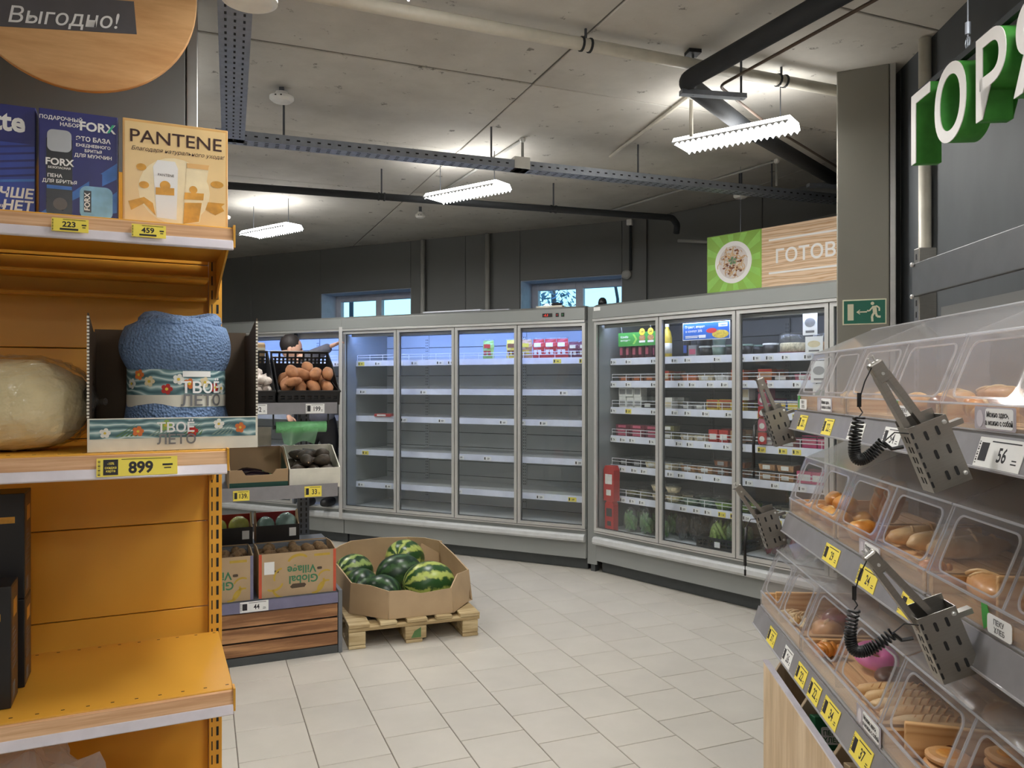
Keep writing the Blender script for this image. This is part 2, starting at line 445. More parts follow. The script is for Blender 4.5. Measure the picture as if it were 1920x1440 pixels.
# wall behind the long fridge, with two windows; frame W: x along the wall, y outward
WO = (1.06, 7.32)
wall_b = sroot('wall_back', (WO[0], WO[1], 0), -26)
wins = [(-3.635, -2.40), (-1.09, -0.02)]
xs = [-8.2, -7.0, -5.8, -4.7, -3.635, -2.40, -1.72, -1.09, -0.02, 0.22]
def panel(x0, x1, z0, z1):
    MB().box(x0 + 0.0012, x1 - 0.0012, 0, 0.34, z0, z1).obj('wall_panel', 'wall_grey', wall_b, bevel=0.004, seg=1)
for x0, x1 in zip(xs, xs[1:]):
    if (x0, x1) in wins:
        panel(x0, x1, 0, 1.92); panel(x0, x1, 2.59, CEIL)
    else: panel(x0, x1, 0, CEIL)
for n, (x0, x1) in enumerate(wins):
    w = sroot('window_%d' % (n + 1), (WO[0], WO[1], 0), -26)
    fr = MB(); y0, y1 = 0.27, 0.33; z0, z1 = 1.925, 2.585; a, b = x0 + 0.008, x1 - 0.008; m = (a + b) / 2
    for q in ((a, a + 0.07, z0, z1), (b - 0.07, b, z0, z1), (m - 0.04, m + 0.04, z0, z1)): fr.box(q[0], q[1], y0, y1, q[2], q[3])
    for q in ((a + 0.07, m - 0.04), (m + 0.04, b - 0.07)):
        fr.box(q[0], q[1], y0, y1, z0, z0 + 0.055); fr.box(q[0], q[1], y0, y1, z1 - 0.07, z1)
    fr.obj('window_frame', 'window_frame', w, bevel=0.004)
    for q in ((a + 0.05, m - 0.035), (m + 0.035, b - 0.05)):
        MB().box(q[0], q[1], 0.295, 0.305, z0 + 0.05, z1 - 0.05).obj('pane', 'pane', w)
    rv = MB().box(x0 + 0.003, x0 + 0.008, 0.01, 0.27, z0, z1).box(x1 - 0.008, x1 - 0.003, 0.01, 0.27, z0, z1).box(x0 + 0.004, x1 - 0.004, 0.01, 0.27, z1, z1 + 0.005)
    rv.obj('reveal', 'reveal_white', w)
    MB().box(x0 + 0.004, x1 - 0.004, -0.02, 0.27, z0 - 0.02, z0).obj('window_sill', 'reveal_white', w)
# wall behind the stocked fridge
wall_c = sroot('wall_corner', (1.258, 7.223, 0), -49)
for x0, x1 in ((0.02, 1.2), (1.2, 2.4), (2.4, 3.6), (3.6, 4.8), (4.8, 6.0)):
    MB().box(x0 + 0.003, x1 - 0.003, 0, 0.25, 0, CEIL).obj('wall_panel', 'wall_grey', wall_c, bevel=0.004, seg=1)
MB().box(-0.06, 0.03, 0.02, 0.3, 0, CEIL).obj('corner_post', 'wall_grey', wall_c)
# dark wall behind the bakery stand and the pillar at its end
BW = sroot('wall_right', (1.91, 3.80, 0), -6)
for k in range(7):
    MB().box(0, 0.15, -1.25 * (k + 1) + 0.002, -1.25 * k - 0.002, 0, CEIL).obj('wall_panel', 'wall_dark', BW, bevel=0.003, seg=1)
MB().box(0.0, 0.15, 0.002, 0.25, 0, CEIL).obj('wall_panel', 'wall_grey', BW)
struct(MB().box(2.05, 4.3, 3.95, 4.05, 0, CEIL).obj('wall_sky_block', 'wall_grey'))  # unseen wall added to stop sky light leaking in behind the dark wall
pil = sroot('wall_pillar', (1.61, 3.835, 0), -26)
MB().box(0, 0.235, 0, 0.26, 0, CEIL).obj('pillar_face', 'pillar_grey', pil, bevel=0.006)
MB().box(0.237, 0.264, 0.003, 0.26, 0, CEIL).obj('corner_trim', 'trim_metal', pil, bevel=0.004)
for nm, q in (('wall_left', (-5.6, -5.45, -4, 11)), ('wall_rear', (-5.6, 3.2, -4.2, -4.05))):
    struct(MB().box(q[0], q[1], q[2], q[3], 0, CEIL).obj(nm, 'wall_light'))
# column standing behind the yellow shelving
colm = sroot('wall_column', (-1.083, 2.834, 0), 25)
MB().box(-1.1, -0.103, 0, 0.4, 0, CEIL).obj('column_face', 'wall_grey', colm, bevel=0.006)
MB().box(-0.101, -0.063, -0.006, 0.4, 0, CEIL).obj('corner_trim', 'trim_metal', colm, bevel=0.004)

# ------------------------------------------------------------------ ceiling luminaires
def luminaire(cx, cy, label, group=None, rz=-36.5, z=2.85):
    t = thing('ceiling_lamp', label, 'lamp', (cx, cy, z), rz, group)
    L, W = 0.31, 0.10
    MB().prism([(-W, 0), (W, 0), (W * 0.75, 0.032), (-W * 0.75, 0.032)], -L, L, RZ(90)).obj('housing', 'lamp_uplight', t)
    MB().box(-L + 0.012, L - 0.012, -W + 0.01, W - 0.01, -0.004, -0.0005).obj('diffuser', 'lamp_glow', t)
    for s in (-1, 1):
        lo = MB().box(-L, L, s * W - 0.003, s * W + 0.003, -0.002, 0.004)
        for k in range(20):
            x = -L + 0.015 + k * (2 * L - 0.03) / 19
            lo.prism([(x - 0.012, -0.001), (x + 0.012, -0.001), (x, -0.016)], s * W - 0.003, s * W + 0.003)
        lo.obj('louvre', 'lamp_white', t)
    for s in (-1, 1):
        MB().tube([(s * 0.24, 0, 0.032), (s * 0.24, 0, CEIL - z)], 0.003, 6).obj('suspension_wire', 'galv_dark', t)
    return t
luminaire(1.17, 4.07, 'louvred ceiling lamp hanging near the black bent pipe')
luminaire(-0.31, 5.28, 'louvred ceiling lamp hanging past the perforated cable tray')
luminaire(-2.06, 6.60, 'louvred ceiling lamp above the fridge with the open door')
for k, (x, y) in enumerate([(-1.2, -3.0), (-0.17, 2.34), (1.22, 1.2), (-2.1, 3.75), (-3.5, 4.95), (0.5, -0.9), (0.55, -2.7), (-3.6, 1.2)]):
    luminaire(x, y, 'louvred ceiling lamp over the aisles, one of the rows', 'ceiling lamps over the aisles')

# ------------------------------------------------------------------ trays, pipes and detectors under the ceiling
def cable_tray(label, p0, p1, w=0.10, m='galv', up=0.05):
    p0, p1 = Vector(p0), Vector(p1); d = p1 - p0; L = d.length
    t = thing('cable_tray', label, 'cable tray', M=frame(p0, d))
    MB().box(0, L, -w / 2, w / 2, 0, 0.003).box(0, L, -w / 2, -w / 2 + 0.003, 0.003, up).box(0, L, w / 2 - 0.003, w / 2, 0.003, up).obj('tray', m, t)
    sl = MB(); n = int(L / 0.055)
    for k in range(n):
        x = 0.03 + k * 0.055
        for y in (-w * 0.28, 0.0, w * 0.28):
            sl.box(x, x + 0.02, y - 0.004, y + 0.004, -0.0008, 0)
        for s in (-1, 1): sl.box(x, x + 0.018, s * (w / 2 + 0.0004) - 0.0004, s * (w / 2 + 0.0004) + 0.0004, up * 0.42, up * 0.42 + 0.008)
    sl.obj('perforations', 'slot_black', t)['kind'] = 'stuff'
    return t
ct1 = cable_tray('perforated blue-grey cable tray running away from the white disc', (-0.62, 1.75, 2.85), (-1.50, 4.16, 2.85), 0.115)
ct2 = cable_tray('long perforated cable tray crossing the ceiling above the lamps', (-1.58, 4.12, 2.85), (2.35, 5.56, 2.85), 0.10, 'galv')
MB().box(1.68, 1.78, -0.055, 0.055, 0.0, 0.07).obj('junction_box', 'white_plastic', ct2)
for x in (0.35, 1.55, 2.55, 3.6):
    MB().tube([(x, 0, 0.05), (x, 0, 0.25)], 0.006, 6).obj('hanger', 'galv_dark', ct2)
for x in (0.6, 2.0): MB().tube([(x, 0, 0.05), (x, 0, 0.25)], 0.006, 6).obj('hanger', 'galv_dark', ct1)

def pipe(label, pts, r, m, clamps=(), name='pipe', n=12):
    t = thing(name, label, 'pipe', pts[0])
    q = [tuple(Vector(p) - Vector(pts[0])) for p in pts]
    MB().tube(q, r, n).obj('tube', m, t, smooth=True)
    for c in clamps:
        c = Vector(c) - Vector(pts[0]); zt = CEIL - pts[0][2]
        MB().tube([(c.x, c.y, c.z + r), (c.x, c.y, zt)], 0.006, 6).obj('hanger', 'galv_dark', t)
        a = Vector(q[-1]) - Vector(q[0]); a.normalize()
        k = MB()
        for off in (-0.02, 0.02):
            k.tube([tuple(c + a * (off - 0.005)), tuple(c + a * (off + 0.005))], r * 1.18, n)
        k.obj('clamp', 'dark_pipe', t)
    return t
def bend(pts, rad=0.08, n=5):
    out = [Vector(pts[0])]
    for a, b, c in zip(pts, pts[1:], pts[2:]):
        a, b, c = Vector(a), Vector(b), Vector(c)
        p = b + (a - b).normalized() * rad; q = b + (c - b).normalized() * rad
        for k in range(n + 1):
            t = k / n; out.append((1 - t) ** 2 * p + 2 * t * (1 - t) * b + t * t * q)
    out.append(Vector(pts[-1])); return [tuple(p) for p in out]
def alongD2(p, d): v = Vector(p) + D2 * d; return tuple(v)
wp0 = (-0.56, 3.02, 3.03)
pipe('long cream pipe strapped under the concrete ceiling', [alongD2(wp0, -2.0), alongD2(wp0, 4.2)], 0.027, 'white_pipe', [alongD2(wp0, 0.95), alongD2(wp0, 2.02)])
pipe('thick black insulated pipe bent round a bracket', bend([(1.45, 2.2, 2.95), (0.80, 3.58, 2.95), (1.30, 4.26, 2.95), (2.30, 5.40, 2.95)], 0.06), 0.042, 'dark_pipe', n=14)
pipe('thin rusty pipe beside the black insulated pipe', bend([(1.50, 2.45, 2.96), (0.98, 3.66, 2.96), (1.42, 4.24, 2.96), (2.4, 5.35, 2.96)], 0.05), 0.007, 'rust_pipe')
br = thing('pipe_bracket', 'short steel bracket rail holding the black pipe bend', 'bracket', (0.88, 3.60, 2.89), 10)
MB().box(-0.10, 0.22, -0.02, 0.02, 0, 0.022).obj('rail', 'galv', br)
for x in (-0.04, 0.2): MB().tube([(x, 0, 0.0), (x, 0, CEIL - 2.89)], 0.006, 6).obj('hanger', 'galv_dark', br)
MB().box(-0.07, -0.01, -0.03, 0.03, CEIL - 2.89 - 0.02, CEIL - 2.89 - 0.001).obj('anchor_plate', 'slot_black', br)
br2 = thing('pipe_bracket', 'steel bracket rail carrying the black pipe by the pillar', 'bracket', (2.15, 5.28, 2.89), 10)
MB().box(-0.14, 0.25, -0.02, 0.02, 0, 0.022).obj('rail', 'galv', br2)
MB().tube([(0.12, 0, 0.0), (0.12, 0, CEIL - 2.89)], 0.006, 6).obj('hanger', 'galv_dark', br2)
pipe('long dark pipe high in front of the windows', bend([(-2.6, 5.05, 2.90), (1.30, 6.28, 2.90), (1.36, 6.36, 2.86), (1.36, 6.40, 2.80)], 0.03), 0.026, 'dark_pipe', [(-0.94, 5.573, 2.90), (0.32, 5.97, 2.90)])
# wall pipes
def on_wall(x, y, z, O=WO, rz=-26):
    v = Matrix.Rotation(R(rz), 3, 'Z') @ Vector((x, y, 0)); return (v.x + O[0], v.y + O[1], z)
pipe('pale downpipe on the grey wall next to the smaller-looking window', [on_wall(-2.22, -0.04, 0.1), on_wall(-2.22, -0.04, CEIL - 0.01)], 0.025, 'grey_pipe', name='wall_pipe')
pipe('pale downpipe on the grey wall between the two windows', [on_wall(-1.44, -0.04, 0.1), on_wall(-1.44, -0.04, CEIL - 0.01)], 0.025, 'grey_pipe', name='wall_pipe')
t = thing('wall_conduit', 'dark conduit ending in a round socket beside the window', 'conduit', on_wall(0.07, -0.02, 2.62), -26)
MB().tube([(0, 0, 0), (0, 0, CEIL - 2.62 - 0.03)], 0.012, 8).obj('tube', 'dark_pipe', t)
MB().lathe([(0.045, 0), (0.045, 0.03), (0.03, 0.04)], 16, T(-0.04, 0.02, -0.04) @ RX(90)).obj('socket', 'grey_pipe', t, smooth=False)
MB().box(-0.03, 0.02, -0.03, 0.018, CEIL - 2.62 - 0.06, CEIL - 2.62 - 0.005).obj('end_fitting', 'white_plastic', t)
pipe('pale curved conduit sloping up to the black duct in the corner', bend([(1.45, 6.75, 2.80), (1.75, 6.5, 2.74), (2.60, 5.65, 2.84)], 0.12), 0.014, 'grey_pipe')
pipe('grey vertical pipe clamped to the dark wall behind the sign', [(1.842, 3.45, 0.1), (1.842, 3.45, CEIL - 0.01)], 0.026, 'white_pipe', name='wall_pipe')
# thin ceiling conduits with drops
def conduit(label, pts, r=0.009, m='grey_pipe'):
    t = thing('ceiling_conduit', label, 'conduit', pts[0]); q = [tuple(Vector(p) - Vector(pts[0])) for p in pts]
    MB().tube(q, r, 8).obj('tube', m, t)
    MB().blob(r * 2.2, r * 2.2, r * 2.2, T(*q[1]), 8, 6).obj('elbow', 'white_plastic', t); return t
conduit('thin white conduit dropping to the lamp by the cable tray', [(-0.62, 6.3, 3.085), (0.066, 4.86, 3.085), (0.066, 4.86, 2.91)])
conduit('thin white conduit dropping to the middle of the cable tray', [(0.66, 5.2, 3.08), (0.95, 4.10, 3.08), (0.95, 4.10, 2.86)], 0.011, 'white_pipe')
conduit('thin grey conduit dropping to the far end of the cable tray', [(0.85, 6.9, 3.085), (1.82, 5.32, 3.085), (1.82, 5.32, 2.91)])
# smoke detectors
def detector(label, p, r=0.05, post=0.0):
    t = thing('smoke_detector', label, 'smoke detector', p)
    MB().lathe([(r * 0.75, 0), (r, 0.012), (r, 0.026), (r * 0.55, 0.04), (r * 0.5, 0.05)], 24).obj('body', 'white_plastic', t, smooth=False)
    MB().box(-r * 0.3, r * 0.3, -r * 0.98, -r * 0.9, 0.014, 0.02).obj('vent', 'slot_black', t)
    if post: MB().box(-0.012, 0.012, -0.006, 0.006, 0.05, post).obj('bracket', 'galv_dark', t)
    return t
detector('white smoke detector on a bracket over the cable tray', (-1.20, 4.03, 3.02), 0.062, CEIL - 3.02)
detector('small white smoke detector far back near the open fridge', (-2.52, 6.75, 2.99), 0.06, CEIL - 2.99)
detector('white smoke detector near the back wall', (-0.80, 6.75, 3.0), 0.045, CEIL - 3.0)
detector('white detector hung on a wire above the food sign', (1.66, 5.62, 2.90), 0.05, CEIL - 2.9)
t = thing('ceiling_disc', 'large flat white disc fitting hanging beside the tray', 'ceiling fitting', (-0.655, 1.93, 2.50))
MB().lathe([(0.055, 0.0), (0.068, 0.006), (0.068, 0.012), (0.03, 0.02)], 32).obj('plate', 'white_plastic', t)
MB().box(-0.018, 0.018, -0.018, 0.018, 0.02, 0.05).obj('mount', 'cardboard_in', t)
MB().tube([(0, 0, 0.05), (0, 0, CEIL - 2.5)], 0.006, 6).obj('rod', 'galv', t)

# ------------------------------------------------------------------ outside: trees, a lamp arm, ground
struct(MB().box(-40, 60, 12.5, 90, -0.4, -0.2).obj('ground_outside', mat('soil', S(70, 80, 70), 0.9)))
mat_ramp('leaf', [(0.3, S(70, 96, 110)), (0.7, S(150, 176, 190))], 6, rough=0.7)
def tree(label, p, h, r, seed):
    rd = random.Random(seed); t = thing('tree', label, 'tree', p)
    MB().tube([(0, 0, 0), (0.1, 0, h * 0.5), (0, 0.1, h)], [0.16, 0.1, 0.02], 8).obj('trunk', 'rust_pipe', t)
    m = MB()
    for k in range(1500):
        z = h * rd.uniform(0.25, 1.0); rr = r * (1.15 - z / h) * math.sqrt(rd.random()); a = rd.uniform(0, 6.28)
        M = T(rr * math.cos(a), rr * math.sin(a), z) @ Matrix.Rotation(rd.uniform(0, 6.28), 4, Vector((rd.random(), rd.random(), rd.random())).normalized())
        s = rd.uniform(0.04, 0.10); m.add([(-s, 0, 0), (0, -s * 0.35, 0), (s, 0, 0), (0, s * 0.35, 0)], [(0, 1, 2, 3)], M)
    m.obj('foliage', 'leaf', t)['kind'] = 'stuff'
tree('leafy tree outside the window above the corner of the fridges', (0.80, 15.5, -0.2), 4.3, 1.5, 1)
t = thing('street_lamp', 'curved street lamp arm seen through the window', 'street lamp', (2.05, 15.0, -0.2))
MB().tube([(0, 0, 0), (0, 0, 3.4), (-0.06, 0, 3.75), (-0.25, 0, 4.05), (-0.5, 0, 4.2)], 0.03, 8).obj('pole', 'dark_pipe', t)
MB().box(-0.75, -0.5, -0.06, 0.06, 4.17, 4.23).obj('lamp_head', 'dark_pipe', t)
t = thing('street_pole', 'dark street pole seen through the left window', 'pole', (-3.22, 15.5, -0.2))
MB().tube([(0, 0, 0), (0, 0, 6.0)], [0.05, 0.04], 8).obj('pole', 'dark_pipe', t); MB().lathe([(0.07, 0), (0.07, 0.3)], 8).obj('base', 'dark_pipe', t)

# ------------------------------------------------------------------ price tags
def price_tag(M, num, yellow=True, w=0.062, h=0.036, label='', group=None, detail=2, name='price_tag'):
    """card whose face looks along -y of M, origin at its lower middle"""
    t = thing(name, label, 'price tag', group=group, M=M)
    MB().box(-w / 2, w / 2, -0.0012, 0, 0, h).obj('card', 'paper_yellow' if yellow else 'paper_white', t)
    k = MB().box(-w * 0.42, -w * 0.25, -0.0018, -0.0012, h * 0.2, h * 0.82)
    if detail > 1:
        k.box(-w * 0.20, w * 0.42, -0.0016, -0.0012, h * 0.86, h * 0.90)
        for j in range(9): k.box(-w * 0.48, -w * 0.452, -0.0016, -0.0012, h * (0.1 + j * 0.09), h * (0.1 + j * 0.09) + h * (0.03 + 0.03 * (j % 2)))
    k.obj('code_block', 'ink', t)
    text(num, h * 0.66, 'ink', t, w * 0.08, -0.0013, h * 0.24, bold=0.02, ext=0.001, sx=0.8)
    if detail > 1:
        MB().box(w * 0.30, w * 0.41, -0.0016, -0.0012, h * 0.22, h * 0.26).box(w * 0.31, w * 0.40, -0.0016, -0.0012, h * 0.33, h * 0.37).obj('fine_print', 'ink', t)
    return t

# ------------------------------------------------------------------ glass-door fridges
FR = {}
SWAPM = Matrix(((0, 1, 0, 0), (1, 0, 0, 0), (0, 0, 1, 0), (0, 0, 0, 1)))
def fridge(key, label, org, rz, n, pitch, shelf_z, open_door=None, dark=False, wires=(), shelf_y=0.14):
    w = n * pitch
    t = thing('glass_door_fridge', label, 'fridge', (org[0], org[1], 0), rz)
    inner = 'fridge_inner_dark' if dark else 'fridge_inner'
    yb = 0.66
    for x0, x1 in ((0.001, 0.03), (w - 0.03, w - 0.001)):
        MB().box(x0, x1, 0.0, yb + 0.10, 0.34, 2.06).obj('side_panel', 'fridge_grey', t, bevel=0.004)
    # back: separate sheets with open joints and perforated standards
    k = 0; z = 0.36
    MB().box(0.03, w - 0.03, yb + 0.02, yb + 0.09, 0.34, 2.06).obj('back_plate', 'slot_black', t)
    while z < 2.0:
        z1 = min(z + 0.142, 2.05)
        MB().box(0.032, w - 0.032, yb, yb + 0.018, z, z1 - 0.007).obj('back_sheet', inner, t)
        z = z1
    for x in [pitch * i for i in range(1, n)] if dark else [pitch * 0.85, pitch * 2.6]:
        st = MB().box(x - 0.02, x + 0.02, yb - 0.012, yb - 0.001, 0.37, 2.04).obj('shelf_standard', inner, t)
        sl = MB(); zz = 0.42
        while zz < 2.0:
            for s in (-1, 1): sl.box(x + s * 0.009 - 0.003, x + s * 0.009 + 0.003, yb - 0.0128, yb - 0.012, zz, zz + 0.014)
            zz += 0.028
        sl.obj('slots', 'slot_black', st)
    MB().box(0.001, w - 0.001, 0.004, yb + 0.10, 0.10, 0.34).obj('base_tub', 'fridge_grey', t, bevel=0.006)
    MB().box(0.004, w - 0.004, -0.010, 0.004, 0.10, 0.335).obj('lower_panel', 'fridge_grey', t, bevel=0.004)
    MB().box(0.03, w - 0.03, 0.01, yb, 0.341, 0.355).obj('bottom_deck', 'fridge_inner', t)
    MB().box(0.01, w - 0.01, 0.06, 0.10, 0, 0.10).obj('plinth', 'fridge_dark', t, bevel=0.004)
    MB().prism([(-0.010, 0.238), (-0.052, 0.245), (-0.060, 0.262), (-0.056, 0.292), (-0.040, 0.304), (-0.010, 0.304)], 0.006, w - 0.006,
               Matrix(((0, 1, 0, 0), (1, 0, 0, 0), (0, 0, 1, 0), (0, 0, 0, 1)))).obj('bumper', 'bumper', t, bevel=0.002)
    MB().prism([(-0.045, 2.082), (0.76, 2.082), (0.76, 2.20), (0.0, 2.20), (-0.045, 2.18)], 0.001, w - 0.001,
               Matrix(((0, 1, 0, 0), (1, 0, 0, 0), (0, 0, 1, 0), (0, 0, 0, 1)))).obj('canopy', 'fridge_grey', t, bevel=0.003)
    MB().box(0.001, w - 0.001, -0.05, 0.02, 2.06, 2.08).obj('header_rail', 'alu', t, bevel=0.002)
    MB().box(0.001, w - 0.001, -0.03, 0.02, 0.335, 0.345).obj('sill_rail', 'alu', t)
    lt = MB().box(0.05, w - 0.05, 0.045, 0.055, 2.006, 2.07).box(0.05, w - 0.05, 0.055, 0.12, 2.06, 2.07).obj('lamp_holder', 'alu', t)
    MB().prism([(0.056, 2.008), (0.056, 2.012), (0.104, 2.058), (0.110, 2.058)], 0.06, w - 0.06, SWAPM).obj('light_strip', 'fridge_glow_dim' if dark else 'fridge_glow', lt)
    for i in range(1, n):
        MB().box(i * pitch - 0.012, i * pitch + 0.012, 0.0, 0.03, 0.345, 2.06).obj('mullion', 'fridge_dark', t)
    for i in range(n):
        x0, x1 = i * pitch + 0.004, (i + 1) * pitch - 0.004; z0, z1 = 0.35, 2.058; b = 0.026
        M = None
        if open_door == i:
            M = T(x1, -0.036, 0) @ RZ(129) @ T(-x1, 0.036, 0)
        fr = MB().ring([(x0, z0), (x1, z0), (x1, z1), (x0, z1)], [(x0 + b, z0 + b), (x1 - b, z0 + b), (x1 - b, z1 - b), (x0 + b, z1 - b)], -0.032, -0.004, M)
        d = fr.obj('door', 'alu', t)
        MB().box(x0 + b - 0.004, x1 - b + 0.004, -0.020, -0.015, z0 + b - 0.004, z1 - b + 0.004, M).obj('pane', 'door_glass', d)
        g = 0.006
        MB().ring([(x0 + b, z0 + b), (x1 - b, z0 + b), (x1 - b, z1 - b), (x0 + b, z1 - b)], [(x0 + b + g, z0 + b + g), (x1 - b - g, z0 + b + g), (x1 - b - g, z1 - b - g), (x0 + b + g, z1 - b - g)], -0.014, -0.005, M).obj('gasket', 'slot_black', d)
    for si, z in enumerate(shelf_z):
        sh = MB().box(0.034, w - 0.034, shelf_y, yb - 0.016, z - 0.022, z).obj('shelf', 'fridge_inner' if not dark else 'fridge_dark', t)
        MB().prism([(shelf_y - 0.008, z - 0.050), (shelf_y - 0.001, z - 0.052), (shelf_y - 0.001, z + 0.004), (shelf_y - 0.004, z + 0.004)], 0.036, w - 0.036,
                   Matrix(((0, 1, 0, 0), (1, 0, 0, 0), (0, 0, 1, 0), (0, 0, 0, 1)))).obj('price_rail', 'white_rail', sh)
        if si in wires:
            wm = MB()
            for zz in (0.032, 0.056): wm.tube([(0.045, shelf_y + 0.004, z + zz), (w - 0.045, shelf_y + 0.004, z + zz)], 0.0026, 6)
            nx = int(w / 0.155)
            for k in range(nx + 1):
                x = 0.045 + (w - 0.09) * k / nx
                wm.tube([(x, shelf_y + 0.004, z), (x, shelf_y + 0.004, z + 0.057)], 0.0026, 6)
            wm.obj('wire_guard', 'white_wire', sh)
        elif not dark:
            MB().box(0.05, w - 0.05, shelf_y + 0.001, shelf_y + 0.004, z, z + 0.028).obj('clear_guard', 'acrylic', sh)
    FR[key] = (Matrix.Translation((org[0], org[1], 0)) @ RZ(rz), shelf_z, shelf_y)
    return t
SH1 = [1.775, 1.50, 1.235, 0.905, 0.59]
SH2 = [1.757, 1.572, 1.357, 1.122, 0.882, 0.632]
ang = R(26)
F1O = (-1.627, 7.516); F1B = (F1O[0] - 2.5 * math.cos(ang), F1O[1] + 2.5 * math.sin(ang))
f1 = fridge('A', 'tall grey glass-door fridge with nearly empty shelves', F1O, -26, 4, 0.625, SH1, None, False, (0,))
f1b = fridge('B', 'tall grey glass-door fridge with one door standing open', F1B, -26, 4, 0.625, SH1, 3, False, (0, 1))
F2O = (0.692, 6.35)
f2 = fridge('C', 'tall grey glass-door fridge packed with ready meals', F2O, -49, 4, 0.665, SH2, None, True, (1, 2, 3, 4, 5))
# corner filler between the two fridge lines
cf = thing('corner_filler', 'grey filler panel closing the corner between the fridges', 'panel', (0.62, 6.42, 0), -38)
MB().box(0.004, 0.098, 0.004, 0.02, 0.06, 2.19).obj('panel', 'fridge_grey', cf, bevel=0.003)
MB().box(0.03, 0.07, 0.02, 0.08, 0.06, 2.19).obj('brace', 'fridge_dark', cf); MB().box(0.03, 0.07, 0.02, 0.08, 0.0, 0.06).obj('foot', 'fridge_dark', cf)
# thermometer display and switches on the header
MB().box(2.12, 2.21, -0.052, -0.0455, 2.115, 2.145).obj('display', 'slot_black', f1, bevel=0.002)
text('-1.1', 0.026, 'led_red', f1, 2.155, -0.0525, 2.121, bold=0.01)
for x, m in ((2.255, 'led_red'), (2.305, 'film_green')):
    s = MB().box(x - 0.013, x + 0.013, -0.051, -0.0455, 2.113, 2.145).obj('switch', 'slot_black', f1)
    MB().box(x - 0.006, x + 0.006, -0.053, -0.051, 2.122, 2.136).obj('rocker', mat('rocker_red', S(150, 30, 30), 0.4) if x < 2.28 else mat('rocker_green', S(40, 110, 60), 0.4), s)
# odds and ends on the canopies
t = thing('packing_strip', 'pale flat packing strips lying on top of the empty fridge', 'strip', M=FR['A'][0] @ T(1.25, 0.02, 2.201))
MB().box(-0.35, 0.25, -0.03, 0.03, 0, 0.012).obj('strip', 'white_rail', t); MB().box(-0.1, 0.5, 0.035, 0.08, 0, 0.01).obj('strip', 'white_rail', t)
t = thing('packing_scrap', 'small crumpled scrap on top of the fridge above the display', 'scrap', M=FR['A'][0] @ T(2.16, 0.03, 2.201))
MB().box(-0.12, 0.12, -0.03, 0.03, 0, 0.014).obj('strip', 'cardboard_white', t); MB().blob(0.05, 0.02, 0.014, T(0.06, -0.005, 0.026), 10, 6, 0.3, 4).obj('film', 'slot_black', t)
t = thing('dome_camera', 'black dome with a small sticker on the packed fridge', 'camera', M=FR['C'][0] @ T(0.05, 0.02, 2.2))
MB().lathe([(0.036, 0), (0.036, 0.02), (0.028, 0.045), (0.014, 0.056), (0.002, 0.058)], 16).obj('dome', 'black_plastic', t, smooth=True)
MB().box(-0.035, 0.035, -0.0672, -0.0657, -0.055, -0.025).obj('sticker', 'paper_white', t)

# price tags in the fridges
def fridge_tag(key, si, x, num, yellow, label, group):
    M0, zs, sy = FR[key]
    price_tag(M0 @ T(x, sy - 0.0085, zs[si] - 0.046) , num, yellow, 0.075 if key == 'A' else 0.062, 0.036, label, group, 1)
ORD = ['top', 'second', 'third', 'fourth', 'fifth', 'sixth']
for si, xs_ in enumerate([[(0.1, '99', 1), (0.3, '89', 0), (0.55, '79', 0), (0.72, '119', 0), (1.0, '89', 0), (1.12, '99', 0), (1.80, '199', 0), (2.18, '44', 1), (2.42, '44', 1)],
                          [(0.12, '289', 0), (0.82, '189', 0), (2.24, '199', 0)], [(0.6, '499', 0), (1.02, '499', 0), (1.66, '169', 0), (1.84, '149', 0), (2.05, '289', 0)],
                          [(0.15, '189', 1), (1.22, '199', 0), (1.50, '139', 0), (2.38, '299', 0)], [(0.1, '99', 0), (0.42, '199', 0), (1.2, '229', 0), (2.02, '209', 0), (2.32, '249', 1)]]):
    for x, num, ye in xs_:
        fridge_tag('A', si, x, num, bool(ye), '%s price tag reading %s on the %s shelf of the empty fridge' % ('yellow' if ye else 'white', num, ORD[si]), 'price tags on the %s shelf of the empty fridge' % ORD[si])
for si in (0, 1, 2):
    for x, num, ye in ((2.0, '79', 0), (2.3, '119', 0), (1.75, '99', 0)):
        fridge_tag('B', si, x + 0.03 * si, num, False, 'white price tag reading %s on the %s shelf of the fridge being cleaned' % (num, ORD[si]), 'price tags on the %s shelf of the open fridge' % ORD[si])
rd = random.Random(3)
for si in range(6):
    x = 0.07
    while x < 2.5:
        di = int(x / 0.665)
        ye = (di >= 2 and si in (2, 3, 5)) or (si == 5 and di == 1 and rd.random() < 0.5) or rd.random() < 0.03
        num = rd.choice(['79', '129', '154', '89', '169', '74', '99', '114'])
        fridge_tag('C', si, x, num, ye,
                   '%s price tag reading %s on the %s shelf of the packed fridge' % ('yellow' if ye else 'white', num, ORD[si]), 'price tags on the %s shelf of the packed fridge' % ORD[si])
        x += rd.choice((0.10, 0.12, 0.16, 0.2, 0.26))
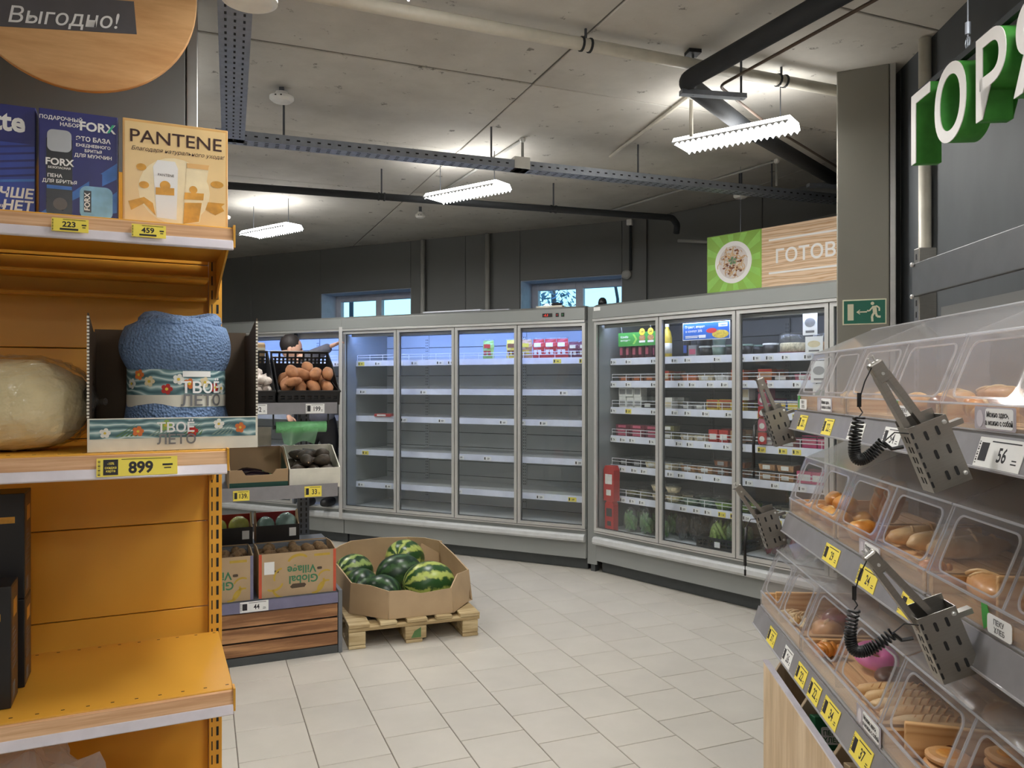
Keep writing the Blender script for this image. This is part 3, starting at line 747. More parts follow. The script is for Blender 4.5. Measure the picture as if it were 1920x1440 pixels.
# ------------------------------------------------------------------ goods in the fridges
PAL = dict(orange=S(214, 118, 62), brown=S(128, 78, 48), dark=S(34, 30, 32), white=S(232, 232, 226), pink=S(196, 92, 116), maroon=S(112, 44, 58), green=S(84, 120, 70), sage=S(128, 150, 138),
           cream=S(222, 208, 172), red=S(186, 44, 40), yellow=S(226, 196, 70), blue=S(60, 90, 170), beet=S(92, 30, 50), olive=S(120, 116, 70), lime=S(150, 180, 90), magenta=S(208, 60, 120), grey=S(150, 150, 150), tan=S(186, 140, 96))
for k, c in PAL.items():
    mat('c_' + k, c, 0.4, var=0.10, scale=40, rand=True)
    mat_ramp('food_' + k, [(0.3, mul(c, 0.55)), (0.5, c), (0.7, mul(c, 1.35))], 60, rough=0.5)
PROTO = {}
def prod(kind, *cols):
    key = (kind,) + cols
    if key in PROTO: return PROTO[key]
    parts = []
    def add(mb, nm, m, sm=False): parts.append((nm, mb.mesh(nm, m, sm)))
    c = list(cols) + ['white'] * 3
    if kind == 'bottle':
        add(MB().lathe([(0.024, 0), (0.027, 0.005), (0.027, 0.11), (0.022, 0.135), (0.011, 0.155), (0.011, 0.17)], 14), 'bottle_body', 'c_' + c[0], True)
        add(MB().lathe([(0.013, 0.168), (0.013, 0.19)], 12), 'cap', 'c_' + c[1]); add(MB().box(-.013, .013, -.0288, -.0245, .03, .088), 'label', 'c_' + c[2])
    elif kind == 'tallbottle':
        add(MB().lathe([(0.032, 0), (0.036, 0.006), (0.036, 0.15), (0.026, 0.20), (0.013, 0.225), (0.013, 0.24)], 14), 'bottle_body', 'c_' + c[0], True)
        add(MB().lathe([(0.015, 0.238), (0.015, 0.262)], 12), 'cap', 'c_' + c[1]); add(MB().lathe([(0.0365, 0.03), (0.0365, 0.11)], 14), 'label', 'c_' + c[2], True)
    elif kind == 'tub':
        add(MB().lathe([(0.042, 0), (0.05, 0.045)], 18), 'tub_body', 'c_' + c[0], True); add(MB().lathe([(0.053, 0.045), (0.053, 0.052), (0.046, 0.054)], 18), 'lid', 'c_' + c[1])
    elif kind == 'bowl':
        add(MB().lathe([(0.045, 0), (0.062, 0.03)], 18), 'bowl_body', 'food_' + c[0], True)
        add(MB().lathe([(0.066, 0.03), (0.066, 0.034), (0.058, 0.036), (0.054, 0.05)], 18), 'lid', 'film')
    elif kind == 'tray':
        add(MB().add([(-.055, -.04, 0), (.055, -.04, 0), (.055, .04, 0), (-.055, .04, 0), (-.062, -.047, .03), (.062, -.047, .03), (.062, .047, .03), (-.062, .047, .03)],
                     [(3, 2, 1, 0), (4, 5, 6, 7), (0, 1, 5, 4), (1, 2, 6, 5), (2, 3, 7, 6), (3, 0, 4, 7)]), 'tray_body', 'food_' + c[0])
        add(MB().box(-.066, .066, -.051, .051, .03, .034).box(-.05, .05, -.036, .036, .034, .046), 'lid', 'film'); add(MB().box(-.03, .025, -.0475, -.0455, .006, .026), 'label', 'c_' + c[1])
    elif kind == 'flatpack':
        add(MB().box(-.075, .075, -.055, .055, 0, .022), 'pack', 'c_' + c[0]); add(MB().box(-.05, .03, -.056, -.055, .004, .018), 'label', 'c_' + c[1])
    elif kind == 'carton':
        add(MB().box(-.05, .05, -.03, .03, 0, .055), 'carton_body', 'c_' + c[0]); add(MB().box(-.044, .044, -.031, -.03, .012, .042), 'label', 'c_' + c[1])
        add(MB().box(-.05, .05, -.0315, -.03, .045, .053), 'stripe', 'c_' + c[2])
    elif kind == 'smallbox':
        add(MB().box(-.036, .036, -.036, .036, 0, .06), 'carton_body', 'c_' + c[0]); add(MB().box(-.028, .028, -.037, -.036, .012, .04), 'label', 'c_' + c[1])
    elif kind == 'tallbox':
        add(MB().box(-.045, .045, -.03, .03, 0, .22).prism([(-.045, .22), (.045, .22), (.03, .25), (-.03, .25)], -.03, .03), 'carton_body', 'c_' + c[0]); add(MB().box(-.03, .03, -.031, -.03, .12, .19).box(-.02, .02, -.031, -.03, .04, .08), 'label', 'c_' + c[1])
    elif kind == 'pouch':
        m = MB(); N = 6; pts = []
        for i in range(N + 1):
            z = 0.17 * i / N; wx = 0.052 + 0.004 * math.sin(i * 2); dy = 0.026 * math.sin(math.pi * min(1, (i + 0.6) / N)) + 0.002
            pts += [(-wx, 0, z), (0, -dy, z), (wx, 0, z), (0, dy, z)]
        fs = [(i * 4 + k, i * 4 + (k + 1) % 4, (i + 1) * 4 + (k + 1) % 4, (i + 1) * 4 + k) for i in range(N) for k in range(4)]
        add(m.add(pts, fs), 'pouch_body', 'c_' + c[0]); add(MB().add([(-.034, -.0185, .03), (.034, -.0185, .03), (.034, -.0275, .075), (-.034, -.0275, .075)], [(0, 1, 2, 3)]).box(-.03, .03, -.029, -.024, .10, .135), 'label', 'c_' + c[1])
        add(MB().box(-.054, .054, -.003, .003, .165, .18), 'seal', 'film')
    elif kind == 'bag':
        pb = MB(); rq = random.Random(len(PROTO))
        for q in range(14): pb.blob(rq.uniform(.012, .026), rq.uniform(.010, .02), rq.uniform(.05, .09), T(rq.uniform(-.05, .05), rq.uniform(-.035, .035), rq.uniform(.07, .11)) @ RY(rq.uniform(-40, 40)) @ RX(rq.uniform(-25, 25)), 8, 6, 0.4, 2, q)
        pb.v = [(a, b, max(z_, 0.004)) for a, b, z_ in pb.v]
        add(pb, 'produce', 'food_' + c[0], True)
        wb = MB().blob(0.080, 0.060, 0.10, T(0, 0, 0.10), 12, 8, 0.25, 3.0, len(PROTO) + 5); wb.v = [(max(-0.092, min(0.092, a)), b, max(z_, 0.0)) for a, b, z_ in wb.v]
        add(wb, 'wrap', 'film', False)
    elif kind == 'cake':
        add(MB().lathe([(0.09, 0.008), (0.09, 0.045), (0.086, 0.05)], 22), 'cake_body', 'food_' + c[0], True); add(MB().lathe([(0.105, 0), (0.105, 0.008)], 22), 'cake_board', 'c_' + c[1])
        add(MB().lathe([(0.101, 0.009), (0.097, 0.085), (0.085, 0.095)], 22), 'dome', 'film', True)
    PROTO[key] = parts
    return parts
def put(kind, cols, key, si, x, y, label, cat, group, rz=0, s=1.0, dz=0.0, name=None):
    M0, zs, sy = FR[key]
    z = (zs[si] if si < len(zs) else 0.356) + dz
    t = thing(name or {'tallbottle': 'bottle', 'flatpack': 'flat_pack', 'smallbox': 'small_box', 'tallbox': 'drink_carton', 'bag': 'produce_bag', 'tray': 'food_tray', 'cake': 'cake_box'}.get(kind, kind), label, cat, group=group, M=M0 @ T(x, y, z + 0.0005) @ RZ(rz) @ (Matrix.Diagonal((s * 1.06, s * 1.06, s * (1.5 if key == 'C' and kind in ('tray', 'tub', 'flatpack', 'carton', 'bowl', 'smallbox', 'cake') else 1.0) if kind != 'bag' else 1.0, 1))))
    for nm, me in prod(kind, *cols): inst(nm, me, t)
    return t
DOOR = ['first', 'second', 'third', 'last']
WID = dict(tray=0.140, flatpack=0.159, carton=0.106, tub=0.112, bowl=0.140, smallbox=0.0764, cake=0.223, bag=0.195, bottle=0.058)
def row(si, di, items, y=0.222, x0=None, back=True, dz=0.0):
    """items: (kind, cols, text, category, count, step, stack)"""
    x = di * 0.665 + (x0 if x0 is not None else 0.075)
    for kind, cols, txt, cat, cnt, step, stack, hh in items:
        lab = '%s on %s behind %s door of packed fridge' % (txt, (ORD[si] + ' shelf') if si < 6 else 'bottom deck', DOOR[di]); grp = '%s, %s door' % (txt, DOOR[di])
        sc = min(1.0, (step - 0.007) / WID[kind]); sz = sc if kind == 'bag' else sc * 1.5
        for k in range(cnt):
            for j in range(stack):
                put(kind, cols, 'C', si, x + step / 2, y + rd.uniform(-0.003, 0.008), lab, cat, grp, rd.uniform(-2, 2), sc, dz + j * hh * sz)
            if back: put(kind, cols, 'C', si, x + step / 2, y + 0.16, lab, cat, grp, rd.uniform(-2, 2), sc, dz)
            x += step
# first door
row(0, 0, [('bottle', ('beet', 'dark', 'pink'), 'dark red sauce bottle with pink label', 'bottle', 5, 0.068, 1, 0)], x0=0.09, y=0.19)
put('tallbottle', ('yellow', 'white', 'white'), 'C', 0, 0.575, 0.19, 'tall yellow juice bottle with white label behind the first door', 'bottle', None)
row(1, 0, [('tray', ('brown', 'orange'), 'brown meat tray', 'food tray', 3, 0.135, 1, 0), ('carton', ('orange', 'cream', 'red'), 'orange carton', 'carton', 1, 0.11, 1, 0)])
row(2, 0, [('smallbox', ('white', 'grey'), 'small white dessert box', 'box', 3, 0.082, 2, 0.061), ('tray', ('dark', 'white'), 'black food tray', 'food tray', 1, 0.14, 1, 0), ('smallbox', ('white', 'cream'), 'small cream box', 'box', 2, 0.08, 1, 0)])
row(3, 0, [('flatpack', ('maroon', 'pink'), 'flat maroon meat pack', 'meat pack', 3, 0.155, 3, 0.023), ('tray', ('olive', 'white'), 'olive salad tray', 'food tray', 1, 0.13, 2, 0.047)], x0=0.06)
row(4, 0, [('tray', ('dark', 'grey'), 'dark salad tray', 'food tray', 2, 0.14, 1, 0), ('tray', ('cream', 'white'), 'pale noodle tray', 'food tray', 2, 0.14, 1, 0)])
row(5, 0, [('bowl', ('olive',), 'round clear bowl of olive salad', 'bowl', 2, 0.14, 1, 0), ('bowl', ('cream',), 'round clear bowl of creamy salad', 'bowl', 2, 0.14, 2, 0.051)], x0=0.12)
put('tallbox', ('red', 'white'), 'C', 6, 0.10, 0.075, 'tall red drink carton with white print at the fridge side', 'carton', None, 0, 1.15, 0.24)
put('tallbox', ('red', 'dark'), 'C', 6, 0.10, 0.075, 'red box below the drink carton at the fridge side', 'box', None, 0, 0.95)
row(6, 0, [('bag', ('green',), 'bagged green herbs', 'herbs', 3, 0.16, 1, 0)], x0=0.17, y=0.13)
# second door
row(0, 1, [('bottle', ('dark', 'dark', 'blue'), 'black bottle with blue label', 'bottle', 1, 0.065, 1, 0), ('smallbox', ('grey', 'pink'), 'grey box with pink label', 'box', 1, 0.08, 1, 0), ('tub', ('dark', 'white'), 'dark tub with white lid', 'tub', 1, 0.115, 3, 0.054), ('tub', ('sage', 'white'), 'sage green tub with white lid', 'tub', 1, 0.115, 2, 0.055), ('tub', ('dark', 'sage'), 'dark tub with sage lid', 'tub', 2, 0.115, 1, 0.0)], x0=0.04)
row(1, 1, [('tray', ('orange', 'orange'), 'orange carrot salad tray', 'food tray', 1, 0.15, 1, 0), ('tray', ('cream', 'white'), 'cream coleslaw tray', 'food tray', 1, 0.14, 1, 0), ('tray', ('white', 'white'), 'white curd tray', 'food tray', 1, 0.14, 1, 0), ('carton', ('orange', 'tan', 'red'), 'orange carton', 'carton', 1, 0.11, 1, 0)], x0=0.05)
row(2, 1, [('tray', ('grey', 'white'), 'grey food tray', 'food tray', 2, 0.12, 1, 0), ('carton', ('yellow', 'brown', 'red'), 'yellow and brown snack carton', 'carton', 3, 0.105, 1, 0)], x0=0.03)
put('carton', ('white', 'cream', 'blue'), 'C', 2, 1.23, 0.24, 'white carton lying on top of snack boxes', 'carton', None, -5, 1.2, 0.0765)
row(3, 1, [('tray', ('cream', 'white'), 'beige dumpling tray', 'food tray', 2, 0.13, 1, 0), ('smallbox', ('red', 'white'), 'small red and white box', 'box', 2, 0.09, 1, 0), ('smallbox', ('tan', 'cream'), 'small tan box', 'box', 1, 0.1, 1, 0)], x0=0.03)
row(4, 1, [('tray', ('tan', 'white'), 'low tan salad tray', 'food tray', 2, 0.15, 1, 0), ('tray', ('brown', 'grey'), 'brown meatball tray', 'food tray', 2, 0.135, 2, 0.047)], x0=0.04)
row(5, 1, [('bowl', ('sage',), 'round clear bowl of green salad', 'bowl', 2, 0.145, 1, 0), ('bowl', ('lime',), 'round clear bowl of cabbage salad', 'bowl', 2, 0.145, 1, 0)], x0=0.04)
row(6, 1, [('bag', ('dark',), 'bag of dark greens', 'herbs', 2, 0.13, 1, 0)], x0=0.0, y=0.17)
row(6, 1, [('bag', ('lime',), 'bagged pale lettuce head', 'lettuce', 1, 0.14, 1, 0), ('bag', ('green',), 'bagged green herbs', 'herbs', 1, 0.15, 1, 0)], x0=0.30, y=0.17, dz=0.014)
# third and last doors
row(0, 2, [('tub', ('dark', 'white'), 'dark tub with white lid', 'tub', 1, 0.12, 1, 0), ('cake', ('cream', 'maroon'), 'round cake under a clear dome', 'cake', 1, 0.24, 1, 0), ('cake', ('tan', 'white'), 'pale cake under a clear dome', 'cake', 1, 0.22, 1, 0)], x0=0.02, back=False, y=0.28)
row(1, 2, [('carton', ('orange', 'tan', 'red'), 'orange carton', 'carton', 1, 0.12, 1, 0), ('flatpack', ('dark', 'white'), 'dark chilled pack', 'meat pack', 1, 0.16, 1, 0), ('tray', ('pink', 'white'), 'pink shrimp tray', 'food tray', 2, 0.14, 1, 0)], x0=0.03)
row(2, 2, [('smallbox', ('pink', 'white'), 'pink dessert box', 'box', 1, 0.1, 2, 0.061), ('carton', ('blue', 'yellow', 'white'), 'blue and yellow carton', 'carton', 2, 0.11, 1, 0), ('carton', ('magenta', 'white', 'dark'), 'magenta carton', 'carton', 2, 0.11, 1, 0)], x0=0.04)
row(3, 2, [('flatpack', ('maroon', 'white'), 'flat maroon ham pack', 'meat pack', 2, 0.155, 2, 0.023), ('carton', ('magenta', 'pink', 'dark'), 'magenta and black carton', 'carton', 2, 0.11, 1, 0)], x0=0.05)
row(4, 2, [('tray', ('tan', 'white'), 'low tan food tray', 'food tray', 2, 0.14, 2, 0.047), ('carton', ('magenta', 'white', 'pink'), 'bright pink carton', 'carton', 2, 0.11, 1, 0)], x0=0.04)
row(5, 2, [('bowl', ('cream',), 'round clear bowl of pale salad', 'bowl', 2, 0.145, 1, 0), ('tray', ('pink', 'white'), 'pink fish tray', 'food tray', 2, 0.135, 1, 0)], x0=0.04)
row(6, 2, [('bag', ('maroon',), 'bag of dark red produce', 'produce bag', 2, 0.2, 1, 0), ('bag', ('grey',), 'bag of grey wrapped produce', 'produce bag', 1, 0.2, 1, 0)], x0=0.05, y=0.18)
for si, a, b in ((0, 'white', 'red'), (1, 'orange', 'white'), (2, 'cream', 'blue'), (3, 'maroon', 'pink'), (4, 'white', 'green'), (5, 'tan', 'white')):
    row(si, 3, [('smallbox', (a, b), 'small %s box' % a, 'box', 3, 0.16, 2, 0.061)], x0=0.05, back=False)
# crates on the bottom deck of the packed fridge
def slot_crate(t, w, d, h, m='black_plastic', tb=0.012, rows=2, cols=7):
    cr = MB().box(-w / 2, w / 2, 0, d, 0, tb)
    def wall(axis, c):
        L = w if axis == 'x' else d
        zs = [tb + (h - tb) * k / (rows * 2 + 1) for k in range(rows * 2 + 2)]
        for k in range(0, rows * 2 + 1, 2):
            a = (-w / 2, w / 2, c - 0.004, c + 0.004) if axis == 'x' else (c - 0.004, c + 0.004, 0, d)
            cr.box(*a, zs[k], zs[k + 1])
        n = cols if axis == 'x' else max(3, int(cols * d / w))
        for j in range(n + 1):
            s = (L - 0.014) * j / n
            for k in range(1, rows * 2, 2):
                if axis == 'x': cr.box(-w / 2 + s, -w / 2 + s + 0.014, c - 0.0035, c + 0.0035, zs[k], zs[k + 1])
                else: cr.box(c - 0.0035, c + 0.0035, s, s + 0.014, zs[k], zs[k + 1])
    wall('x', 0.004); wall('x', d - 0.004); wall('y', -w / 2 + 0.004); wall('y', w / 2 - 0.004)
    cr.obj('lattice', m, t)
    rim = MB().box(-w / 2 - 0.004, w / 2 + 0.004, -0.004, 0.010, h, h + 0.008).box(-w / 2 - 0.004, w / 2 + 0.004, d - 0.01, d + 0.004, h, h + 0.008)
    rim.box(-w / 2 - 0.004, -w / 2 + 0.01, 0.010, d - 0.01, h, h + 0.008).box(w / 2 - 0.01, w / 2 + 0.004, 0.010, d - 0.01, h, h + 0.008)
    rim.obj('rim', m, t)
    return t
t = thing('plastic_crate', 'low black crate of greens on the deck of the packed fridge', 'crate', M=FR['C'][0] @ T(1.12, 0.06, 0.357))
slot_crate(t, 0.36, 0.38, 0.075); MB().box(-0.02, 0.025, -0.008, -0.0055, 0.02, 0.06).obj('tag', 'paper_white', t)

# promo cards hanging in the packed fridge
M0 = FR['C'][0]
t = thing('promo_card', 'green promotional card hanging above the sauce bottles', 'sign', M=M0 @ T(0.315, 0.13, 1.90))
mat('promo_green', S(70, 160, 70), 0.5); mat('promo_lime', S(150, 205, 90), 0.5); mat('promo_blue', S(44, 110, 205), 0.5); mat('promo_yellow', S(250, 214, 60), 0.5); mat('promo_red', S(222, 50, 60), 0.5)
MB().box(-0.19, 0.19, 0, 0.002, -0.045, 0.065).obj('card', 'promo_green', t)
MB().prism([(-0.04, -0.03), (-0.01, 0.01), (-0.04, 0.05), (-0.02, 0.05), (0.01, 0.01), (-0.02, -0.03)], -0.0006, 0).obj('arrow', 'promo_lime', t)
for x in (-0.15, 0.15): MB().tube([(x, 0.001, 0.064), (x, -0.022, 0.161)], 0.001, 5).obj('hanger', 'white_wire', t)
text('Комбо', 0.026, 'white_print', t, -0.125, -0.0005, 0.022, bold=0.015); text('выгоднее', 0.022, 'white_print', t, -0.115, -0.0005, -0.004, bold=0.015)
for x, n_ in ((0.06, '199'), (0.145, '249')):
    MB().prism(disc(x, 0.065, 0.028), -0.003, -0.001).obj('badge', 'promo_yellow', t); text(n_, 0.022, 'ink', t, x, -0.0035, 0.057, bold=0.02)
    MB().prism(disc(x, 0.018, 0.032, 0.024), -0.0012, 0).obj('picture', 'food_tan', t); MB().box(x - 0.03, x + 0.03, -0.0018, -0.001, -0.02, -0.004).obj('price_strip', 'white_print', t)
t = thing('promo_card', 'blue promotional card with white border behind the second door', 'sign', M=M0 @ T(0.99, 0.105, 1.93))
MB().box(-0.205, 0.205, 0, 0.002, -0.055, 0.075).obj('card', 'white_print', t); MB().box(-0.20, 0.20, -0.0006, 0, -0.05, 0.07).obj('field', 'promo_blue', t)
for x in (-0.17, 0.17): MB().tube([(x, 0.001, 0.074), (x, 0.001, 0.131)], 0.001, 5).obj('hanger', 'white_wire', t)
text('Первое, второе', 0.026, 'white_print', t, -0.095, -0.001, 0.035, bold=0.015, sx=0.9); text('и компот 20%', 0.026, 'white_print', t, -0.105, -0.001, 0.004, bold=0.015, sx=0.9)
MB().box(-0.18, -0.05, -0.0012, -0.0006, -0.028, -0.022).box(-0.18, -0.07, -0.0012, -0.0006, -0.038, -0.032).box(-0.06, 0.0, -0.0012, -0.0006, -0.04, -0.018).box(0.11, 0.185, -0.0012, -0.0006, 0.035, 0.062).obj('white_block', 'white_print', t)
text('скидка', 0.018, 'promo_blue', t, 0.148, -0.0015, 0.042, bold=0.02); MB().prism(disc(0.05, 0.01, 0.045, 0.018), -0.0014, -0.0006).obj('red_blob', 'promo_red', t)
MB().prism(disc(0.125, -0.018, 0.07, 0.03), -0.0012, -0.0006).obj('picture', 'food_yellow', t)
def hang_card(x, y, z, w, h, label, up, m='paper_white', pic='c_grey'):
    t = thing('hanging_card', label, 'card', M=M0 @ T(x, y, z)); MB().box(-w / 2, w / 2, 0, 0.002, -h, 0).obj('card', m, t); MB().tube([(0, 0.001, -0.002), (0, 0.001, up)], 0.0012, 5).obj('hanger', 'white_wire', t)
    MB().prism(disc(0, -h * 0.45, w * 0.36, h * 0.2), -0.0008, 0).obj('picture', pic, t); MB().box(-w * 0.3, w * 0.3, -0.0008, 0, -h * 0.9, -h * 0.8).obj('print', 'ink_grey', t)
hang_card(1.80, 0.10, 2.02, 0.10, 0.15, 'white card with a cake picture hanging at the fridge top', 0.041); hang_card(1.83, 0.095, 1.86, 0.12, 0.11, 'rounded white card with red trim below the cake card', 0.016, 'paper_white', 'c_cream')
hang_card(1.86, 0.10, 1.70, 0.11, 0.14, 'white hanging card with a dish picture seen through the bakery bins', 0.056); hang_card(1.87, 0.10, 1.55, 0.10, 0.15, 'pale green hanging card below the dish card', 0.016, 'paper_white', 'c_sage')
t = thing('hanging_strip', 'narrow pink and red strip of snack packets hanging by the door post', 'snack strip', M=M0 @ T(1.44, 0.118, 1.58))
for k in range(5):
    p = MB().prism(rrect(-0.03, 0.03, -0.09 * (k + 1) + 0.004, -0.09 * k - 0.004, 0.008, 2), 0, 0.014).obj('packet', 'c_pink' if k % 2 else 'c_red', t)
    MB().prism(disc(0, -0.09 * k - 0.05, 0.02), -0.001, 0).obj('print', 'c_white', p)
# goods left in the empty fridge
def putA(kind, cols, si, x, label, cat, group=None, rz=0, s=1.0, y=0.19): return put(kind, cols, 'A', si, x, y, label, cat, group, rz, s)
for k in range(3): putA('pouch', ('red', 'white'), 0, 1.98 + k * 0.112, 'red pouch with a white label on the top shelf of the empty fridge', 'pouch', 'red pouches', rd.uniform(-2, 2))
for k in range(3): putA('pouch', ('maroon', 'cream'), 0, 2.308 + k * 0.048, 'dark red pouch with cream label beside the red pouches', 'pouch', 'dark red pouches', rd.uniform(-2, 2), 0.82, 0.19 + 0.075 * (k % 2))
putA('pouch', ('yellow', 'brown'), 0, 1.72, 'golden pouch with brown print behind the third glass door', 'pouch'); putA('pouch', ('tan', 'yellow'), 0, 1.858, 'tan pouch next to the red pouches', 'pouch', None, 8)
putA('pouch', ('lime', 'red'), 0, 1.48, 'lime green pouch standing alone on the top shelf', 'pouch', None, 0, 1.0)
putA('flatpack', ('red', 'white'), 2, 0.36, 'flat red pack left alone on the third shelf of the empty fridge', 'pack', None, 0, 1.2)

# ------------------------------------------------------------------ yellow shelving bay; frame G: x along the shelves, y away
GM = T(-1.058, 2.78, 0) @ RZ(25)
SWAP = Matrix(((0, 1, 0, 0), (1, 0, 0, 0), (0, 0, 1, 0), (0, 0, 0, 1)))
g = thing('shelving_unit', 'yellow steel shelving bay with slotted upright', 'shelf', M=GM)
XL = -1.30
for k in range(7):
    z0 = 0.15 + k * 0.304
    MB().box(XL, -0.032, 0.0, 0.012, z0 + 0.0015, z0 + 0.3025).obj('back_panel', 'yellow_steel', g, bevel=0.002, seg=1)
for x0, x1 in ((-0.031, 0.012), (XL - 0.045, XL - 0.002)):
    up = MB().box(x0, x1, -0.03, 0.04, 0.0, 2.30).obj('upright', 'yellow_steel', g, bevel=0.002)
    sl = MB(); z = 0.10
    while z < 2.25:
        sl.box(x0 + 0.008, x0 + 0.012, -0.0306, -0.03, z, z + 0.032); sl.box(x0 + 0.024, x0 + 0.032, -0.0306, -0.03, z, z + 0.032); z += 0.05
    sl.obj('slots', 'slot_black', up)
def shelf(z, depth, x1=0.0, hx=True):
    y0 = -depth
    s = MB().prism([(y0, z), (-0.03, z), (-0.03, z - 0.02), (y0 + 0.012, z - 0.035), (y0, z - 0.035)], XL, x1, SWAP).obj('shelf', 'yellow_steel', g, bevel=0.003)
    hl = MB(); n = 22
    for k in range(n):
        x = XL + 0.03 + (x1 - XL - 0.05) * k / (n - 1)
        hl.box(x, x + 0.009, y0 + 0.03, y0 + 0.034, z, z + 0.0005); hl.box(x, x + 0.009, -0.05, -0.046, z, z + 0.0005)
    hl.obj('perforations', 'slot_black', s)
    for x in (XL + 0.001, x1 - 0.008):
        MB().prism([(y0 + 0.02, z - 0.022), (-0.031, z - 0.022), (-0.031, z - 0.15), (-0.10, z - 0.12)], x, x + 0.006, SWAP).obj('bracket', 'yellow_steel', s)
    MB().prism([(y0 - 0.001, z - 0.004), (y0 - 0.012, z - 0.006), (y0 - 0.018, z - 0.040), (y0 - 0.001, z - 0.040)], XL, x1 - 0.003, SWAP).obj('wood_strip', 'rail_wood', s)
    MB().prism([(y0 - 0.001, z - 0.040), (y0 - 0.019, z - 0.040), (y0 - 0.027, z - 0.066), (y0 - 0.020, z - 0.070), (y0 - 0.001, z - 0.060)], XL, x1 - 0.003, SWAP).obj('clear_rail', 'clear_rail', s, bevel=0.002)
    MB().box(x1 - 0.003, x1 + 0.003, y0 - 0.02, y0 + 0.02, z - 0.06, z + 0.004).obj('end_stop', 'yellow_steel', s)
    return s
shelf(0.672, 0.60); shelf(1.360, 0.58, -0.015); shelf(2.002, 0.60)
for zz in (1.90, 1.84):
    MB().box(XL, -0.04, -0.16 if zz > 1.87 else -0.06, -0.012, zz, zz + 0.012).obj('stiffener', 'yellow_steel', g, bevel=0.003)
MB().box(XL, 0.0, -0.58, -0.03, 0.0, 0.14).obj('base_plinth', 'yellow_steel', g, bevel=0.004)
def gon_tag(x, y, z, w, h, num, label, big=False):
    M = GM @ T(x, y - 0.005, z + 0.007) @ RX(-10)
    t = thing('price_tag', label, 'price tag', M=M)
    MB().box(-w / 2, w / 2, -0.0012, 0, 0, h).obj('card', 'paper_yellow', t)
    k = MB()
    for j in range(11): k.box(-w * 0.485, -w * 0.455, -0.0018, -0.0012, h * (0.08 + j * 0.078), h * (0.08 + j * 0.078) + h * (0.02 + 0.03 * (j % 3 == 0)))
    k.box(-w * 0.2, w * 0.42, -0.0018, -0.0012, h * 0.90, h * 0.93)
    if big: k.box(-w * 0.42, -w * 0.24, -0.0018, -0.0012, h * 0.08, h * 0.92)
    else: k.box(-w * 0.28, w * 0.22, -0.0018, -0.0012, h * 0.10, h * 0.24)
    k.obj('code_block', 'ink', t)
    if big:
        text(num, h * 0.86, 'ink', t, w * 0.04, -0.0014, h * 0.16, bold=0.035, sx=0.95)
        for s_, z_ in (('-10%', 0.64), ('скидка', 0.42), ('карта', 0.24)): text(s_, h * 0.19, 'paper_yellow', t, -w * 0.33, -0.0022, h * z_, bold=0.015, sx=0.9, ext=0.001)
    else: text(num, h * 0.56, 'ink', t, -w * 0.03, -0.0014, h * 0.36, bold=0.03, sx=1.05)
    MB().box(w * 0.31, w * 0.44, -0.0018, -0.0012, h * 0.5, h * 0.6).box(w * 0.33, w * 0.42, -0.0018, -0.0012, h * 0.34, h * 0.4).obj('fine_print', 'ink', t)
gon_tag(-0.41, -0.6225, 1.944, 0.085, 0.036, '223', 'yellow price tag reading 223 under the blue gift box')
gon_tag(-0.222, -0.6225, 1.944, 0.085, 0.036, '459', 'yellow price tag reading 459 under the gold gift box')
gon_tag(-0.25, -0.604, 1.292, 0.20, 0.05, '899', 'wide yellow price tag reading 899 under the towel display', True)

# gift boxes on the top shelf
mat('box_navy', S(44, 48, 118), 0.35); mat('box_blue', S(54, 76, 170), 0.35, var=0.2, scale=8); mat('box_gold', S(236, 204, 146), 0.3, var=0.06, scale=8); mat('box_gold_edge', S(226, 178, 110), 0.3)
mat('light_blue', S(140, 190, 222), 0.4, var=0.2, scale=20); mat('mid_blue', S(70, 120, 200), 0.4, var=0.3, scale=12); mat('can_black', S(28, 30, 38), 0.25); mat('can_steel', S(170, 172, 176), 0.3, 0.6); mat('gold_ink', S(206, 150, 60), 0.35, 0.3, var=0.25, scale=25); mat('brown_ink', S(60, 34, 30), 0.5); mat('pale_gold', S(248, 230, 190), 0.4, var=0.08, scale=20); mat('mint', S(60, 180, 140), 0.4)
zt = 2.003
def gift(label, x0, x1, h, y, dep, body, edge, rz=0):
    w = x1 - x0
    t = thing('gift_box', label, 'box', M=GM @ T((x0 + x1) / 2, y, zt) @ RZ(rz))
    MB().box(-w / 2, w / 2, 0, dep, 0, h).obj('carton', body, t, bevel=0.002)
    return t, w
t, w = gift('navy and blue razor gift box at the shelf end by the column', -0.70, -0.503, 0.302, -0.50, 0.09, 'box_navy', None)
MB().flat([(-w / 2, 0.002), (w / 2 - 0.002, 0.002), (w / 2 - 0.002, 0.20), (-w / 2, 0.20)], -0.0008).obj('print', 'box_blue', t)
st = MB()
for k in range(6): st.flat([(-w / 2, 0.085 + k * 0.02), (w / 2 - 0.002, 0.115 + k * 0.02), (w / 2 - 0.002, 0.121 + k * 0.02), (-w / 2, 0.091 + k * 0.02)], -0.0012)
st.obj('print_stripes', 'box_navy', t); MB().flat([(-w / 2, 0.075), (w / 2 - 0.002, 0.1), (w / 2 - 0.002, 0.107), (-w / 2, 0.082)], -0.0014).obj('print_band', 'mid_blue', t)
text('lette', 0.075, 'white_print', t, 0.012, -0.001, 0.232, bold=0.03, sx=0.9); text('ЛУЧШЕ', 0.036, 'white_print', t, 0.028, -0.0015, 0.052, bold=0.03, shear=0.15); text('НЕТ', 0.036, 'white_print', t, 0.056, -0.0015, 0.018, bold=0.03, shear=0.15); text('для мужчины', 0.016, 'white_print', t, -0.022, -0.0015, 0.022, bold=0.02, shear=0.15)
t, w = gift('dark blue shaving gift box with printed can and bottle', -0.494, -0.302, 0.300, -0.515, 0.08, 'box_navy', None)
